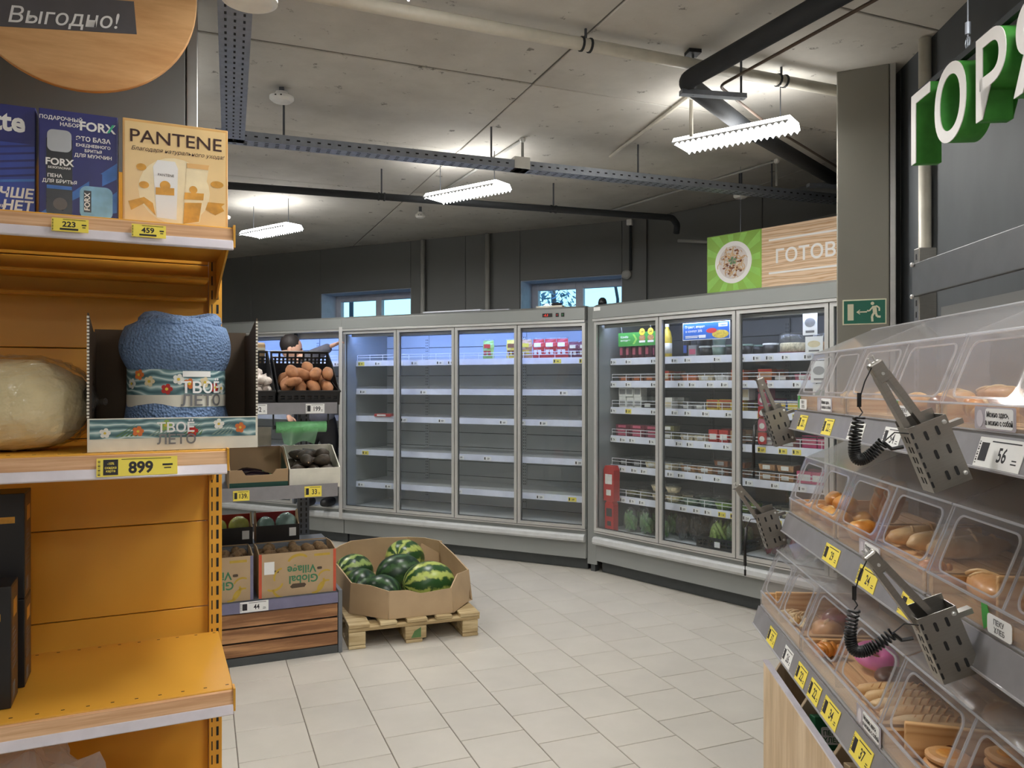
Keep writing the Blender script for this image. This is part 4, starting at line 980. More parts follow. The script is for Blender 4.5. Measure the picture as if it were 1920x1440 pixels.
MB().flat([(-w / 2 + 0.002, 0.012), (w / 2 - 0.002, 0.17), (w / 2 - 0.002, 0.125), (-w / 2 + 0.002, -0.0 + 0.004)], -0.0006).flat([(0.0, 0.005), (w / 2 - 0.002, 0.09), (w / 2 - 0.002, 0.03)], -0.0006).obj('print', 'mid_blue', t)
MB().flat(rrect(-0.078, -0.016, 0.012, 0.225, 0.008), -0.0010).obj('printed_can', 'can_black', t); MB().flat(rrect(-0.076, -0.018, 0.185, 0.245, 0.014), -0.0014).obj('can_top', 'can_steel', t)
MB().flat(disc(-0.045, 0.042, 0.017), -0.0014).obj('can_emblem', 'ink_grey', t); MB().box(-0.077, -0.017, -0.0015, -0.0012, 0.082, 0.092).obj('can_band', 'mid_blue', t)
text('FORX', 0.026, 'white_print', t, -0.047, -0.0016, 0.148, bold=0.03); text('БЕЗОПАСНАЯ', 0.008, 'white_print', t, -0.047, -0.0016, 0.138, bold=0.02); text('ПЕНА', 0.013, 'white_print', t, -0.058, -0.0016, 0.114, bold=0.02); text('ДЛЯ БРИТЬЯ', 0.013, 'white_print', t, -0.046, -0.0016, 0.099, bold=0.02)
MB().flat(rrect(0.002, 0.083, 0.008, 0.098, 0.018), -0.0010).obj('printed_bottle', 'light_blue', t); MB().flat([(0.025, 0.098), (0.057, 0.098), (0.057, 0.135), (0.025, 0.135)], -0.0012).obj('bottle_cap', 'box_navy', t)
MB().flat([(0.012, 0.025), (0.030, 0.025), (0.030, 0.085), (0.012, 0.085)], -0.0014).obj('bottle_label', 'can_black', t); text('FORX', 0.019, 'white_print', t, 0.0265, -0.0018, 0.054, bold=0.02, rot=90)
text('FORX', 0.034, 'white_print', t, 0.045, -0.001, 0.252, bold=0.03); text('ПОДАРОЧНЫЙ', 0.014, 'white_print', t, -0.043, -0.001, 0.272, bold=0.02); text('НАБОР', 0.014, 'white_print', t, -0.022, -0.001, 0.257, bold=0.02)
MB().flat([(0.069, 0.252), (0.075, 0.252), (0.088, 0.276), (0.082, 0.276)], -0.0016).obj('mint_stroke', 'mint', t)
for s_, q, sz in (('ЭТО БАЗА', 0.222, 0.017), ('ЕЖЕДНЕВНОГО', 0.206, 0.011), ('БРИТЬЯ', 0.192, 0.011), ('ДЛЯ МУЖЧИН', 0.177, 0.013)): text(s_, sz, 'white_print', t, 0.035, -0.001, q, bold=0.025)
t, w = gift('gold hair care gift box with printed bottle and tube', -0.290, -0.010, 0.300, -0.525, 0.08, 'box_gold_edge', None)
MB().flat([(-w / 2 + 0.006, 0.008), (w / 2 - 0.006, 0.008), (w / 2 - 0.006, 0.292), (-w / 2 + 0.006, 0.292)], -0.0006).obj('print', 'box_gold', t)
MB().flat(disc(-0.005, 0.105, 0.095), -0.0008).obj('print_glow', 'pale_gold', t)
text('PANTENE', 0.052, 'brown_ink', t, 0.0, -0.0012, 0.235, bold=0.005, sx=1.1); text('Благодаря натурального ухода!', 0.016, 'brown_ink', t, 0.005, -0.0012, 0.212, shear=0.3)
MB().flat([(-0.052, 0.025), (0.0, 0.022), (0.004, 0.17), (-0.004, 0.19), (-0.050, 0.19), (-0.062, 0.17)], -0.0012).obj('printed_bottle', 'white_print', t)
text('PANTENE', 0.010, 'brown_ink', t, -0.028, -0.0016, 0.145); MB().flat([(-0.055, 0.09), (-0.006, 0.092), (-0.006, 0.113), (-0.055, 0.111)], -0.0016).flat(disc(-0.03, 0.118, 0.014), -0.0015).obj('bottle_label', 'gold_ink', t)
MB().flat([(0.018, 0.01), (0.062, 0.02), (0.088, 0.186), (0.028, 0.186)], -0.0014).obj('printed_tube', 'pale_gold', t); MB().flat([(0.028, 0.176), (0.086, 0.176), (0.088, 0.190), (0.027, 0.190)], -0.0018).obj('tube_end', 'box_gold_edge', t)
MB().flat([(0.020, 0.084), (0.072, 0.086), (0.074, 0.106), (0.022, 0.104)], -0.0018).flat(disc(0.045, 0.114, 0.011), -0.0018).obj('tube_label', 'gold_ink', t); MB().flat([(0.018, 0.012), (0.060, 0.022), (0.068, 0.078), (0.021, 0.074)], -0.0018).obj('tube_cap', 'gold_ink', t)
for x, z in ((0.11, 0.136), (-0.085, 0.115), (-0.092, 0.165)): MB().flat(disc(x, z, 0.018 if x > 0 else 0.013, 0.010), -0.0014).obj('gold_drop', 'gold_ink', t)
MB().flat([(-0.118, 0.04), (-0.085, 0.062), (-0.055, 0.03), (-0.062, 0.065), (-0.085, 0.08), (-0.125, 0.065)], -0.0013).obj('ribbon', 'gold_ink', t); MB().flat([(0.078, 0.06), (0.105, 0.045), (0.13, 0.06), (0.122, 0.072), (0.132, 0.082), (0.085, 0.082)], -0.0013).obj('ribbon', 'gold_ink', t)
# printed words across the plastic bag and the towel roll
mat('pillow_cloth', S(230, 212, 166), 0.8, var=0.12, scale=7, bump=0.9, bscale=9, bdist=0.03)
t = thing('bagged_pillow', 'cream rolled pillow in a clear plastic bag beside the towel display', 'pillow', M=GM @ T(-0.60, -0.38, 1.3610))
MB().blob(0.215, 0.135, 0.128, T(0, 0, 0.128), 28, 18, 0.10, 2.4, 2, 0.72).obj('pillow', 'pillow_cloth', t, smooth=True)
b = MB().blob(0.232, 0.146, 0.134, T(0, 0, 0.135), 64, 44, 0.09, 7.0, 4, 0.72); b.obj('bag', mat_clear('bag_film', 0.04, (0.9, 0.9, 0.88), rough=0.08, gl=2.2, crinkle=0.8), t, smooth=False)
MB().tube([(0.205, -0.01, 0.135), (0.235, -0.012, 0.137), (0.246, -0.02, 0.137), (0.262, -0.03, 0.137)], [0.06, 0.016, 0.006, 0.011], 10).obj('bag_knot', 'bag_film', t)
# towel display tray and towel roll
def _tropic():
    m, nt, out = _new('tropic'); b = _bsdf(nt, out, 0.45, 0); vec = _coord(nt, (1, 1, 1.6))
    w = nt.nodes.new('ShaderNodeTexWave'); w.wave_type = 'RINGS'; w.inputs['Scale'].default_value = 9; w.inputs['Distortion'].default_value = 9; w.inputs['Detail'].default_value = 2
    nt.links.new(vec, w.inputs['Vector']); nt.links.new(_ramp(nt, w.outputs['Fac'], [(0.0, S(70, 104, 112)), (0.6, S(116, 150, 154)), (0.86, S(150, 182, 184)), (1.0, S(206, 222, 220))]), b.inputs['Base Color'])
_tropic(); mat('silver_print', S(150, 150, 152), 0.3, 0.5); mat('knit', S(112, 138, 176), 0.9, var=0.12, scale=60)
def _knit():
    m = MATS['knit']; nt = m.node_tree; b = [n for n in nt.nodes if n.type == 'BSDF_PRINCIPLED'][0]
    vec = _coord(nt, (1, 1, 1)); w = nt.nodes.new('ShaderNodeTexVoronoi'); w.inputs['Scale'].default_value = 130; nt.links.new(vec, w.inputs['Vector']); _bump(nt, b, w.outputs['Distance'], 0.9, 0.006)
_knit()
def flowers(t, w, z0, z1, y, seed, ym=1.0, M=None):
    rr = random.Random(seed)
    for k in range(6):
        x = -w / 2 + w * (k + 0.5) / 6 + rr.uniform(-0.012, 0.012); z = rr.uniform(z0 + 0.012, z1 - 0.012); q = rr.uniform(0.012, 0.018)
        pet = MB()
        for j in range(5):
            a = j * 1.2566 + rr.random() * 0.3; pet.flat(disc(x + q * 0.6 * math.cos(a), z + q * 0.6 * math.sin(a), q * 0.42, None, 8), y - 0.0002 * j)
        pet.obj('flower', ('c_white', 'c_orange', 'c_lime', 'c_red')[k % 4], t, False)
        MB().flat(disc(x, z, q * 0.25, None, 8), y - 0.0012).obj('flower_centre', 'c_yellow', t)
    for k in range(4):
        x = -w / 2 + w * (k + 1.0) / 5; lf = MB()
        for j in range(5): lf.flat([(x - 0.03 + j * 0.012, z0 + 0.004), (x - 0.024 + j * 0.012, z0 + 0.004), (x + 0.03, z1 - 0.006 - j * 0.006)], y + 0.0004)
        lf.obj('leaf', 'c_sage' if k % 2 else 'c_green', t)
W_ = 0.448; t = thing('display_carton', 'open cardboard display tray with tropical print holding a towel', 'box', M=GM @ T(-0.152, -0.55, 1.3610))
MB().box(-W_ / 2, W_ / 2, 0, 0.004, 0, 0.093).obj('front_lip', 'cardboard_white', t, bevel=0.001)
MB().box(-W_ / 2, W_ / 2, 0.004, 0.32, 0, 0.004).box(-W_ / 2, W_ / 2, 0.316, 0.32, 0.004, 0.36).obj('tray_back', 'cardboard_dark', t)
for s in (-1, 1):
    x = s * W_ / 2 - (0.004 if s > 0 else 0)
    MB().prism([(0.004, 0.004), (0.316, 0.004), (0.316, 0.35), (0.20, 0.345), (0.004, 0.385)], x, x + 0.004, SWAP).obj('side_flap', 'cardboard_dark', t)
    ed = MB(); rr = random.Random(5)
    for k in range(30):
        z = 0.095 + k * 0.0095; ed.box(x - 0.001, x + 0.005, 0.0025 - rr.random() * 0.002, 0.004, z, z + 0.006)
    ed.obj('torn_edge', 'cardboard_white', t)
MB().box(-W_ / 2 + 0.006, W_ / 2 - 0.006, -0.0008, 0, 0.036, 0.090).obj('print', 'tropic', t)
flowers(t, W_ - 0.03, 0.038, 0.088, -0.0014, 4)
text('ТВОЁ', 0.038, 'white_print', t, 0.0, -0.0032, 0.052, bold=0.02); text('ЛЕТО', 0.038, 'silver_print', t, 0.002, -0.0032, 0.018, bold=0.02, ext=0.002)
t = thing('rolled_blanket', 'blue knitted blanket rolled up in a printed paper sleeve', 'blanket', M=GM @ T(-0.145, -0.40, 1.3660))
def knitroll(z0, z1, r0, r1, bulge, seed, n=40, m=14):
    mb = MB(); vs_, fs = [], []
    for i in range(m + 1):
        a = i / m; z = z0 + (z1 - z0) * a; r = r0 + (r1 - r0) * a + bulge * math.sin(math.pi * a)
        for k in range(n):
            t_ = 2 * math.pi * k / n; q = 1 + 0.05 * noise.noise(Vector((math.cos(t_) * 1.3, math.sin(t_) * 1.3, z * 9 + seed)))
            vs_.append((r * q * math.cos(t_) * 1.12, r * q * math.sin(t_) * 0.9, z + 0.012 * noise.noise(Vector((math.cos(t_) * 2, math.sin(t_) * 2, seed))) * a))
    for i in range(m):
        for k in range(n): fs.append((i * n + k, i * n + (k + 1) % n, (i + 1) * n + (k + 1) % n, (i + 1) * n + k))
    # spiral top: turn inward and down
    base = m * n; prev = base
    for j, (rf, dz) in enumerate(((0.82, 0.012), (0.6, 0.004), (0.42, -0.012), (0.2, -0.02))):
        o = len(vs_)
        for k in range(n):
            x, y, z = vs_[base + k]; vs_.append((x * rf, y * rf, z + dz + 0.006 * math.sin(k * 0.6 + j * 2)))
        for k in range(n): fs.append((prev + k, prev + (k + 1) % n, o + (k + 1) % n, o + k))
        prev = o
    fs.append(tuple(range(prev, prev + n)))
    return mb.add(vs_, fs)
knitroll(0.0, 0.135, 0.137, 0.120, 0.004, 1).obj('lower_roll', 'knit', t, smooth=True)
knitroll(0.215, 0.355, 0.118, 0.128, 0.018, 3).obj('upper_roll', 'knit', t, smooth=True)
sp = [((0.118 - 0.085 * k / 44) * 1.05 * math.cos(R(200 + k * 15)), (0.118 - 0.085 * k / 44) * 0.85 * math.sin(R(200 + k * 15)), 0.352 + 0.022 * math.sin(math.pi * min(1, k / 30)) + 0.006 * math.sin(k * 0.7)) for k in range(45)]
MB().tube(sp, [0.012 + 0.020 * math.sin(math.pi * k / 44) for k in range(45)], 10).obj('rolled_edge', 'knit', t, smooth=True)
def cyl_sheet(mb, r, z0, z1, a0, a1, n=24, sx=1.12, sy=0.9):
    vs_, fs = [], []
    for k in range(n + 1):
        a = R(a0 + (a1 - a0) * k / n); vs_ += [(r * sx * math.cos(a), r * sy * math.sin(a), z0), (r * sx * math.cos(a), r * sy * math.sin(a), z1)]
    for k in range(n): fs.append((2 * k, 2 * k + 2, 2 * k + 3, 2 * k + 1))
    return mb.add(vs_, fs)
cyl_sheet(MB(), 0.123, 0.115, 0.235, 0, 360, 40).obj('sleeve', 'tropic', t, smooth=True)
cyl_sheet(MB(), 0.1236, 0.117, 0.152, 0, 360, 40).obj('sleeve_band', 'cardboard_white', t, smooth=True)
rr = random.Random(9)
for k in range(9):
    a0 = -150 + k * 15 + rr.uniform(-3, 3); z = rr.uniform(0.165, 0.218)
    nx, ny = math.cos(R(a0)) / 1.12, math.sin(R(a0)) / 0.9
    M = T(0.123 * 1.12 * math.cos(R(a0)), 0.123 * 0.9 * math.sin(R(a0)), z) @ RZ(math.degrees(math.atan2(ny, nx)) + 90) @ T(0, -0.0022, 0); pet = MB(); q = 0.016
    for j in range(5): pet.flat(disc(q * 0.6 * math.cos(j * 1.2566), q * 0.6 * math.sin(j * 1.2566), q * 0.42, None, 8), -0.0004 * j, M)
    pet.obj('flower', ('c_white', 'c_orange', 'c_cream', 'c_red')[k % 4], t); MB().flat(disc(0, 0, q * 0.28, None, 8), -0.003, M).obj('flower_centre', 'c_yellow', t)
cyl_sheet(MB(), 0.1245, 0.205, 0.222, -85, -50, 10).obj('care_label', 'paper_white', t)
def wrap_text(s, size, m, a0, z0, r=0.123):
    me = text_mesh(s, m, 0.02, 0, 0.004).copy()
    for v in me.vertices:
        a = R(a0) + v.co.x * size / (r * 1.1); q = r + 0.005 + v.co.z * size
        v.co = (q * 1.12 * math.cos(a), q * 0.9 * math.sin(a), z0 + v.co.y * size)
    inst('lettering', me, t)
wrap_text('ТВОЁ', 0.046, 'white_print', -62, 0.158); wrap_text('ЛЕТО', 0.046, 'silver_print', -61, 0.120)
# dark product boxes on the lower shelf
mat('box_black', S(30, 28, 30), 0.4); mat('box_brown', S(88, 62, 40), 0.5, var=0.2, scale=30)
def dark_box(label, x1, y, z, h, wd, dp):
    t = thing('product_box', label, 'box', M=GM @ T(x1, y, z))
    MB().box(-wd, 0, 0, dp, 0, h).obj('carton', 'box_black', t, bevel=0.002)
    pr = MB().box(-wd * 0.8, -wd * 0.15, -0.0008, 0, h * 0.72, h * 0.78).obj('front_print', 'gold_ink', t)
    MB().box(0, 0.0008, 0.01, dp - 0.01, 0.006, h - 0.006).obj('side_print', 'box_brown', t)
    s = MB().box(0.0008, 0.0014, dp * 0.3, dp * 0.75, h * 0.72, h * 0.86).obj('yellow_patch', 'gold_ink', t)
    k = MB()
    for j in range(8): k.box(0.0008, 0.0014, dp * 0.2, dp * (0.5 + 0.3 * ((j * 7) % 5) / 5), h * (0.62 - j * 0.045), h * (0.62 - j * 0.045) + 0.004)
    k.box(0.0008, 0.0014, dp * 0.2, dp * 0.5, h * 0.06, h * 0.18); k.obj('side_text', 'ink_grey', t)
dark_box('tall black box standing on another black box', -0.548, -0.345, 0.930, 0.305, 0.16, 0.13)
dark_box('tall black box carrying a second black box on the yellow shelf', -0.548, -0.345, 0.673, 0.255, 0.16, 0.13)
dark_box('black box in front of the stacked black boxes', -0.560, -0.50, 0.673, 0.33, 0.16, 0.12)
t = thing('crumpled_bag', 'crumpled clear plastic bag on the floor shelf under the yellow shelf', 'bag', M=GM @ T(-0.52, -0.45, 0.1410))
MB().blob(0.17, 0.11, 0.13, T(0, 0, 0.25), 20, 14, 0.5, 3.0, 8).obj('bag_body', 'acrylic_edge', t); MB().blob(0.19, 0.12, 0.14, T(0, 0, 0.145), 18, 12, 0.25, 3.0, 3).obj('bag_filling', 'c_grey', t)
# round wooden sign
t = thing('round_sign', 'round wooden sign with dark strip above the gift boxes', 'sign', M=GM @ T(-0.412, -0.30, 2.765))
MB().prism(disc(0, 0, 0.328, None, 64), 0, 0.02).obj('disc', 'disc_wood', t, bevel=0.003)
MB().prism([(-0.225, -0.178), (0.155, -0.130), (0.147, -0.030), (-0.285, -0.083)], -0.0012, 0).obj('strip', mat('strip_grey', S(92, 90, 94), 0.5), t)
text('Выгодно!', 0.066, 'white_print', t, -0.058, -0.002, -0.135, bold=0.005, shear=0.3, M=RY(-7), sx=1.0)
for s in (-0.2, 0.2): MB().tube([(s, 0.01, 0.255), (s, 0.01, CEIL - 2.765)], 0.002, 6).obj('wire', 'galv_dark', t)

# ------------------------------------------------------------------ produce rack; frame P: origin front right corner on the floor
PM = T(-0.98, 4.468, 0) @ RZ(24)
def P(x, y, z): return PM @ T(x, y, z)
r = thing('produce_rack', 'grey produce rack on a slatted wooden base', 'rack', M=PM)
XR = -1.25
for k, (z0, z1) in enumerate(((0.05, 0.12), (0.13, 0.203), (0.213, 0.285))):
    MB().box(XR, -0.026, 0.004, 0.024, z0, z1).obj('plank', 'pine', r, bevel=0.003)
MB().box(XR, -0.024, 0.026, 0.03, 0.0, 0.33).obj('backing', 'fridge_dark', r); MB().box(XR, -0.024, 0.006, 0.0255, 0.0, 0.045).obj('plinth', 'fridge_dark', r)
MB().box(-0.0225, 0.0, 0.0, 0.55, 0.0, 0.362).obj('side_panel', 'rack_grey', r, bevel=0.003)
MB().box(XR, -0.024, 0.03, 0.55, 0.335, 0.35).obj('deck', 'rack_grey', r); MB().prism([(0.0, 0.292), (0.006, 0.288), (0.012, 0.345), (0.006, 0.350)], XR, -0.024, SWAP).obj('price_rail', 'purple_rail', r)
for x in (-0.14, -0.95):
    u_ = MB().box(x - 0.035, x + 0.035, 0.50, 0.545, 0.362, 1.62).obj('upright', 'galv_dark', r, bevel=0.003)
    sl = MB(); z = 0.4
    while z < 1.6:
        for s in (-1, 1): sl.box(x + s * 0.016 - 0.005, x + s * 0.016 + 0.005, 0.4985, 0.4995, z, z + 0.022)
        z += 0.035
    sl.obj('slots', 'slot_black', u_)
def rshelf(z, y0, rail=True, h=0.06, slope=0):
    k_ = math.tan(R(slope)); s = MB().prism([(y0 + 0.006, z - 0.015), (y0 + 0.006, z), (0.50, z + (0.494 - y0) * k_), (0.50, z + (0.494 - y0) * k_ - 0.015)], XR, -0.03, SWAP).obj('shelf', 'rack_grey', r)
    MB().box(XR, -0.03, y0, y0 + 0.004, z - 0.045, z + h - 0.045).obj('price_rail', 'grey_rail' if rail else 'rack_grey', s)
    MB().prism([(y0 + 0.02, z - 0.016), (0.498, z - 0.016), (0.498, z - 0.09)], -0.16, -0.155, SWAP).obj('bracket', 'galv_dark', s)
rshelf(0.952, -0.02, True, 0.075, 6); rshelf(1.425, 0.0, True, 0.065, 14); rshelf(0.60, 0.30, False, 0.03)
def rtag(x, y, z, num, ye, label, w=0.085, h=0.055): price_tag(P(x, y, z), num, ye, w, h, label, None, 2)
rtag(-0.555, -0.0215, 0.912, '139', True, 'yellow price tag reading 139 on the produce rack'); rtag(-0.17, -0.0215, 0.912, '33', True, 'yellow price tag reading 33 below the avocado box', 0.095, 0.06)
rtag(-0.155, -0.0015, 1.383, '199', False, 'white price tag reading 199 below the sweet potatoes', 0.105, 0.055); rtag(-0.47, -0.0015, 1.383, '32', False, 'white price tag reading 32 below the garlic crate', 0.105, 0.055)
rtag(-0.485, -0.0012, 0.293, '44', False, 'white price tag reading 44 on the slatted wooden base', 0.15, 0.058)
# kiwi boxes
mat('print_green', S(70, 128, 92), 0.7); mat('print_banana', S(196, 164, 66), 0.7); mat('print_red', S(206, 92, 64), 0.7)
def banana(mb, x, z, s, a, y):
    o, i_ = [], []
    for k in range(9):
        t_ = R(20 + 140 * k / 8); o.append((math.cos(t_) * s, math.sin(t_) * s * 0.75)); i_.append((math.cos(t_) * s * 0.82, math.sin(t_) * s * 0.48))
    p = o + i_[::-1]; ca, sa = math.cos(R(a)), math.sin(R(a))
    n = len(o)
    for k in range(n - 1):
        q = [o[k], o[k + 1], i_[k + 1], i_[k]]; mb.flat([(x + ca * u - sa * v, z + sa * u + ca * v) for u, v in q], y)
def fruit_box(label, x0, x1, z0=0.3510, h=0.245, dep=0.30, y=0.034, edge='print_red', sticker=True):
    w = x1 - x0; t = thing('fruit_carton', label, 'box', M=P((x0 + x1) / 2, y, z0)); th = 0.005
    MB().box(-w / 2, w / 2, 0, th, 0, h).obj('front_wall', 'cardboard', t); MB().box(-w / 2, w / 2, dep - th, dep, 0, h + 0.01).obj('rear_wall', 'cardboard_in', t)
    for s in (-1, 1):
        x = s * w / 2 - (th if s > 0 else 0); MB().prism([(th, 0), (dep - th, 0), (dep - th, h + 0.01), (dep * 0.5, h + 0.02), (th, h)], x, x + th, SWAP).obj('side_wall', 'cardboard', t)
    MB().box(-w / 2 + th, w / 2 - th, th, dep - th, 0.0, 0.005).obj('bottom', 'cardboard_in', t); MB().box(-w / 2 + th, w / 2 - th, th, dep - th, 0.168, 0.174).obj('inner_tray', 'cardboard_in', t)
    for s in (-1, 1): MB().box(s * (w / 2 - 0.008) - 0.008, s * (w / 2 - 0.008) + 0.008, -0.0008, 0, 0.0, h).obj('edge_stripe', edge, t)
    for (bx, bz, bs, ba) in ((-0.13, 0.07, 0.05, 200), (-0.09, 0.03, 0.055, 150), (0.10, 0.05, 0.06, 230), (0.15, 0.10, 0.04, 20), (0.0, 0.19, 0.06, 10), (0.15, 0.03, 0.05, 40), (-0.1, 0.12, 0.045, 60)): 
        k = MB(); banana(k, bx, bz, bs, ba, -0.0008); k.obj('banana_print', 'print_banana', t)
    text('Global', 0.062, 'print_green', t, 0.03, -0.0012, 0.11, bold=0.02, rot=180); text('Village', 0.062, 'print_green', t, 0.02, -0.0012, 0.165, bold=0.02, rot=180)
    MB().flat([(-0.045, 0.05), (-0.03, 0.066), (0.035, 0.066), (0.045, 0.056), (0.035, 0.042), (-0.035, 0.04)], -0.0006).obj('hand_hole', 'cardboard_dark', t)
    for s in (-1, 1): MB().flat(rrect(s * 0.12 - 0.014, s * 0.12 + 0.014, 0.135, 0.15, 0.006, 3), -0.0006).obj('vent_hole', 'cardboard_dark', t)
    MB().flat([(0.09, 0.212), (0.18, 0.212), (0.18, 0.226), (0.09, 0.226)], -0.0006).obj('small_print', 'print_banana', t)
    if sticker: MB().box(-0.185, -0.13, -0.0012, -0.0002, 0.13, 0.20).obj('sticker', 'paper_white', t)
    return t
fruit_box('open banana carton with red edges full of kiwi fruit', -0.458, -0.030); fruit_box('open banana carton with violet edges full of kiwi fruit', -0.915, -0.487, edge='purple_rail', sticker=False)
mat_ramp('kiwi_skin', [(0.3, S(92, 70, 46)), (0.7, S(132, 104, 70))], 60, rough=0.85, bump=0.2)
kiwi = [MB().blob(0.033, 0.025, 0.026, None, 14, 10, 0.06, 2, i).mesh('kiwi', 'kiwi_skin', True) for i in range(3)]
kstem = MB().lathe([(0.004, 0), (0.003, 0.003)], 8, RY(90) @ T(0, 0, 0.0325)).mesh('stem_end', 'cardboard_dark')
def heap(frame_, lo, hi, nx, ny, layers, dxy, dz, fn, seed, g=(0, 0, -1)):
    """loose heap in a box: start on a grid, then settle; fn(rng) -> (rotation, spheres, maker)"""
    rr = random.Random(seed); its = []; mk = []
    for L in range(layers):
        for i in range(nx - (L > 0)):
            for j in range(ny - (L > 0)):
                rot, sp, maker = fn(rr)
                its.append([(lo[0] + dxy[0] * (i + 0.5 + (L % 2) * 0.5) + rr.uniform(-.003, .003), lo[1] + dxy[1] * (j + 0.5 + (L % 2) * 0.5) + rr.uniform(-.003, .003), lo[2] + 0.03 + dz * L), [(rot.to_3x3() @ Vector(o), r_) for o, r_ in sp]]); mk.append((rot, maker))
    for p_, (rot, maker) in zip(settle(its, lo, hi, g), mk): maker(frame_ @ T(*p_) @ rot)
def mk_kiwi(lab, grp):
    def fn(rr):
        rot = RZ(rr.uniform(0, 360)) @ RY(rr.uniform(-20, 20)); me = rr.choice(kiwi)
        def maker(M):
            t = thing('kiwi', lab, 'kiwi', group=grp, M=M); inst('skin', me, t); inst('stem_end', kstem, t)
        return rot, [((0.0085, 0, 0), 0.0258), ((-0.0085, 0, 0), 0.0258)], maker
    return fn
heap(PM, (-0.452, 0.040, 0.5255), (-0.036, 0.328, None), 6, 4, 2, (0.069, 0.070), 0.048, mk_kiwi('brown kiwi fruit in the red-edged carton', 'kiwis in the red-edged carton'), 2)
heap(PM, (-0.909, 0.040, 0.5255), (-0.493, 0.328, None), 6, 4, 2, (0.069, 0.070), 0.048, mk_kiwi('brown kiwi fruit in the violet-edged carton', 'kiwis in the violet-edged carton'), 3)
# melon cartons behind
mat('melon_yellow', S(190, 190, 80), 0.4, var=0.2, scale=20); mat('melon_green', S(150, 180, 170), 0.35, var=0.2, scale=12); mat('red_card', S(176, 44, 44), 0.6)
def melon_box(label, x0, x1, front, fruits, flab, fm):
    w = x1 - x0; t = thing('melon_carton', label, 'box', M=P((x0 + x1) / 2, 0.345, 0.601))
    MB().box(-w / 2, w / 2, 0, 0.005, 0, 0.10).obj('front_wall', front, t); MB().box(-w / 2, w / 2, 0.135, 0.14, 0, 0.16).obj('rear_wall', 'red_card', t)
    for s in (-1, 1):
        x = s * w / 2 - (0.005 if s > 0 else 0); MB().prism([(0.005, 0), (0.135, 0), (0.135, 0.16), (0.08, 0.18), (0.03, 0.11), (0.005, 0.10)], x, x + 0.005, SWAP).obj('side_wall', 'cardboard', t)
    MB().box(-w / 2 + 0.005, w / 2 - 0.005, 0.005, 0.135, 0, 0.004).obj('bottom', 'cardboard_in', t); MB().box(-w / 2 + 0.005, w / 2 - 0.005, 0.005, 0.135, 0.038, 0.042).obj('inner_tray', 'cardboard_in', t); MB().box(w / 2 - 0.06, w / 2 - 0.02, -0.001, 0, 0.03, 0.08).obj('sticker', 'paper_white', t)
    for (fx, s) in fruits:
        m = thing('melon', flab, 'melon', group=flab, M=P((x0 + x1) / 2 + fx, 0.415, 0.6445 + s)); MB().blob(s * 1.05, 0.058, s, None, 16, 12, 0.04, 2, int(fx * 100)).obj('rind', fm, m, smooth=True); MB().blob(s * 1.1, 0.061, s * 1.03, None, 14, 10, 0.12, 4, 3).obj('plastic_wrap', 'film', m)
melon_box('black carton with wrapped pale melons behind the kiwi boxes', -0.44, -0.19, 'box_black', [(-0.064, 0.050), (0.056, 0.058)], 'pale green melon wrapped in plastic film', 'melon_green')
melon_box('black carton with wrapped yellow melons next to the pale ones', -0.72, -0.46, 'box_black', [(-0.066, 0.053), (0.058, 0.056)], 'yellow-green melon wrapped in plastic film', 'melon_yellow')
# middle shelf: avocado box and aubergine box
mat_ramp('avocado_skin', [(0.3, S(38, 32, 26)), (0.7, S(74, 60, 46))], 50, rough=0.6, bump=0.3); mat('aubergine_skin', S(36, 22, 34), 0.18); mat('dark_green', S(30, 72, 62), 0.6)
t = thing('avocado_box', 'white cardboard box of dark avocados', 'box', M=P(-0.155, 0.005, 0.957) @ RX(6)); w = 0.285; dep = 0.34
MB().box(-w / 2, w / 2, 0, 0.006, 0, 0.115).obj('front_wall', 'cardboard_white', t); MB().box(-w / 2, w / 2, dep - 0.006, dep, 0, 0.19).obj('rear_wall', 'cardboard_white', t); MB().box(-w / 2 + 0.006, w / 2 - 0.006, 0.006, dep - 0.006, 0, 0.006).obj('bottom', 'cardboard_white', t)
for s in (-1, 1):
    x = s * w / 2 - (0.006 if s > 0 else 0); MB().prism([(0.006, 0), (dep - 0.006, 0), (dep - 0.006, 0.19), (0.25, 0.2), (0.006, 0.115)], x, x + 0.006, SWAP).obj('side_wall', 'cardboard_white', t)
MB().prism([(-0.03, 0.10), (0.04, 0.10), (0.05, 0.16), (-0.02, 0.17)], dep - 0.0075, dep - 0.0062).obj('sticker', 'c_grey', t)
av = MB().lathe([(0.001, -0.05), (0.022, -0.045), (0.033, -0.028), (0.035, -0.005), (0.028, 0.02), (0.018, 0.04), (0.008, 0.05)], 14).mesh('avocado', 'avocado_skin', True); avs = MB().lathe([(0.005, 0.048), (0.003, 0.055)], 8).mesh('stem', 'cardboard_in')
MB().box(-w / 2 + 0.006, w / 2 - 0.006, 0.006, dep - 0.006, 0.044, 0.050).obj('inner_tray', 'cardboard_white', t)
def mk_av(rr):
    rot = RZ(rr.uniform(0, 360)) @ RX(90 + rr.uniform(-10, 10))
    def maker(M):
        a = thing('avocado', 'dark avocado in the white cardboard box', 'avocado', group='avocados in the white box', M=M); inst('skin', av, a); inst('stem', avs, a)
    return rot, [((0, 0, -0.016), 0.0350), ((0, 0, 0.012), 0.030), ((0, 0, 0.034), 0.018)], maker
heap(P(-0.155, 0.005, 0.957) @ RX(6), (-0.135, 0.008, 0.0515), (0.135, 0.332, None), 3, 4, 2, (0.09, 0.081), 0.06, mk_av, 5)
t = thing('aubergine_box', 'brown cardboard box with green stripe and aubergines', 'box', M=P(-0.46, 0.0, 0.957) @ RX(6)); w = 0.31
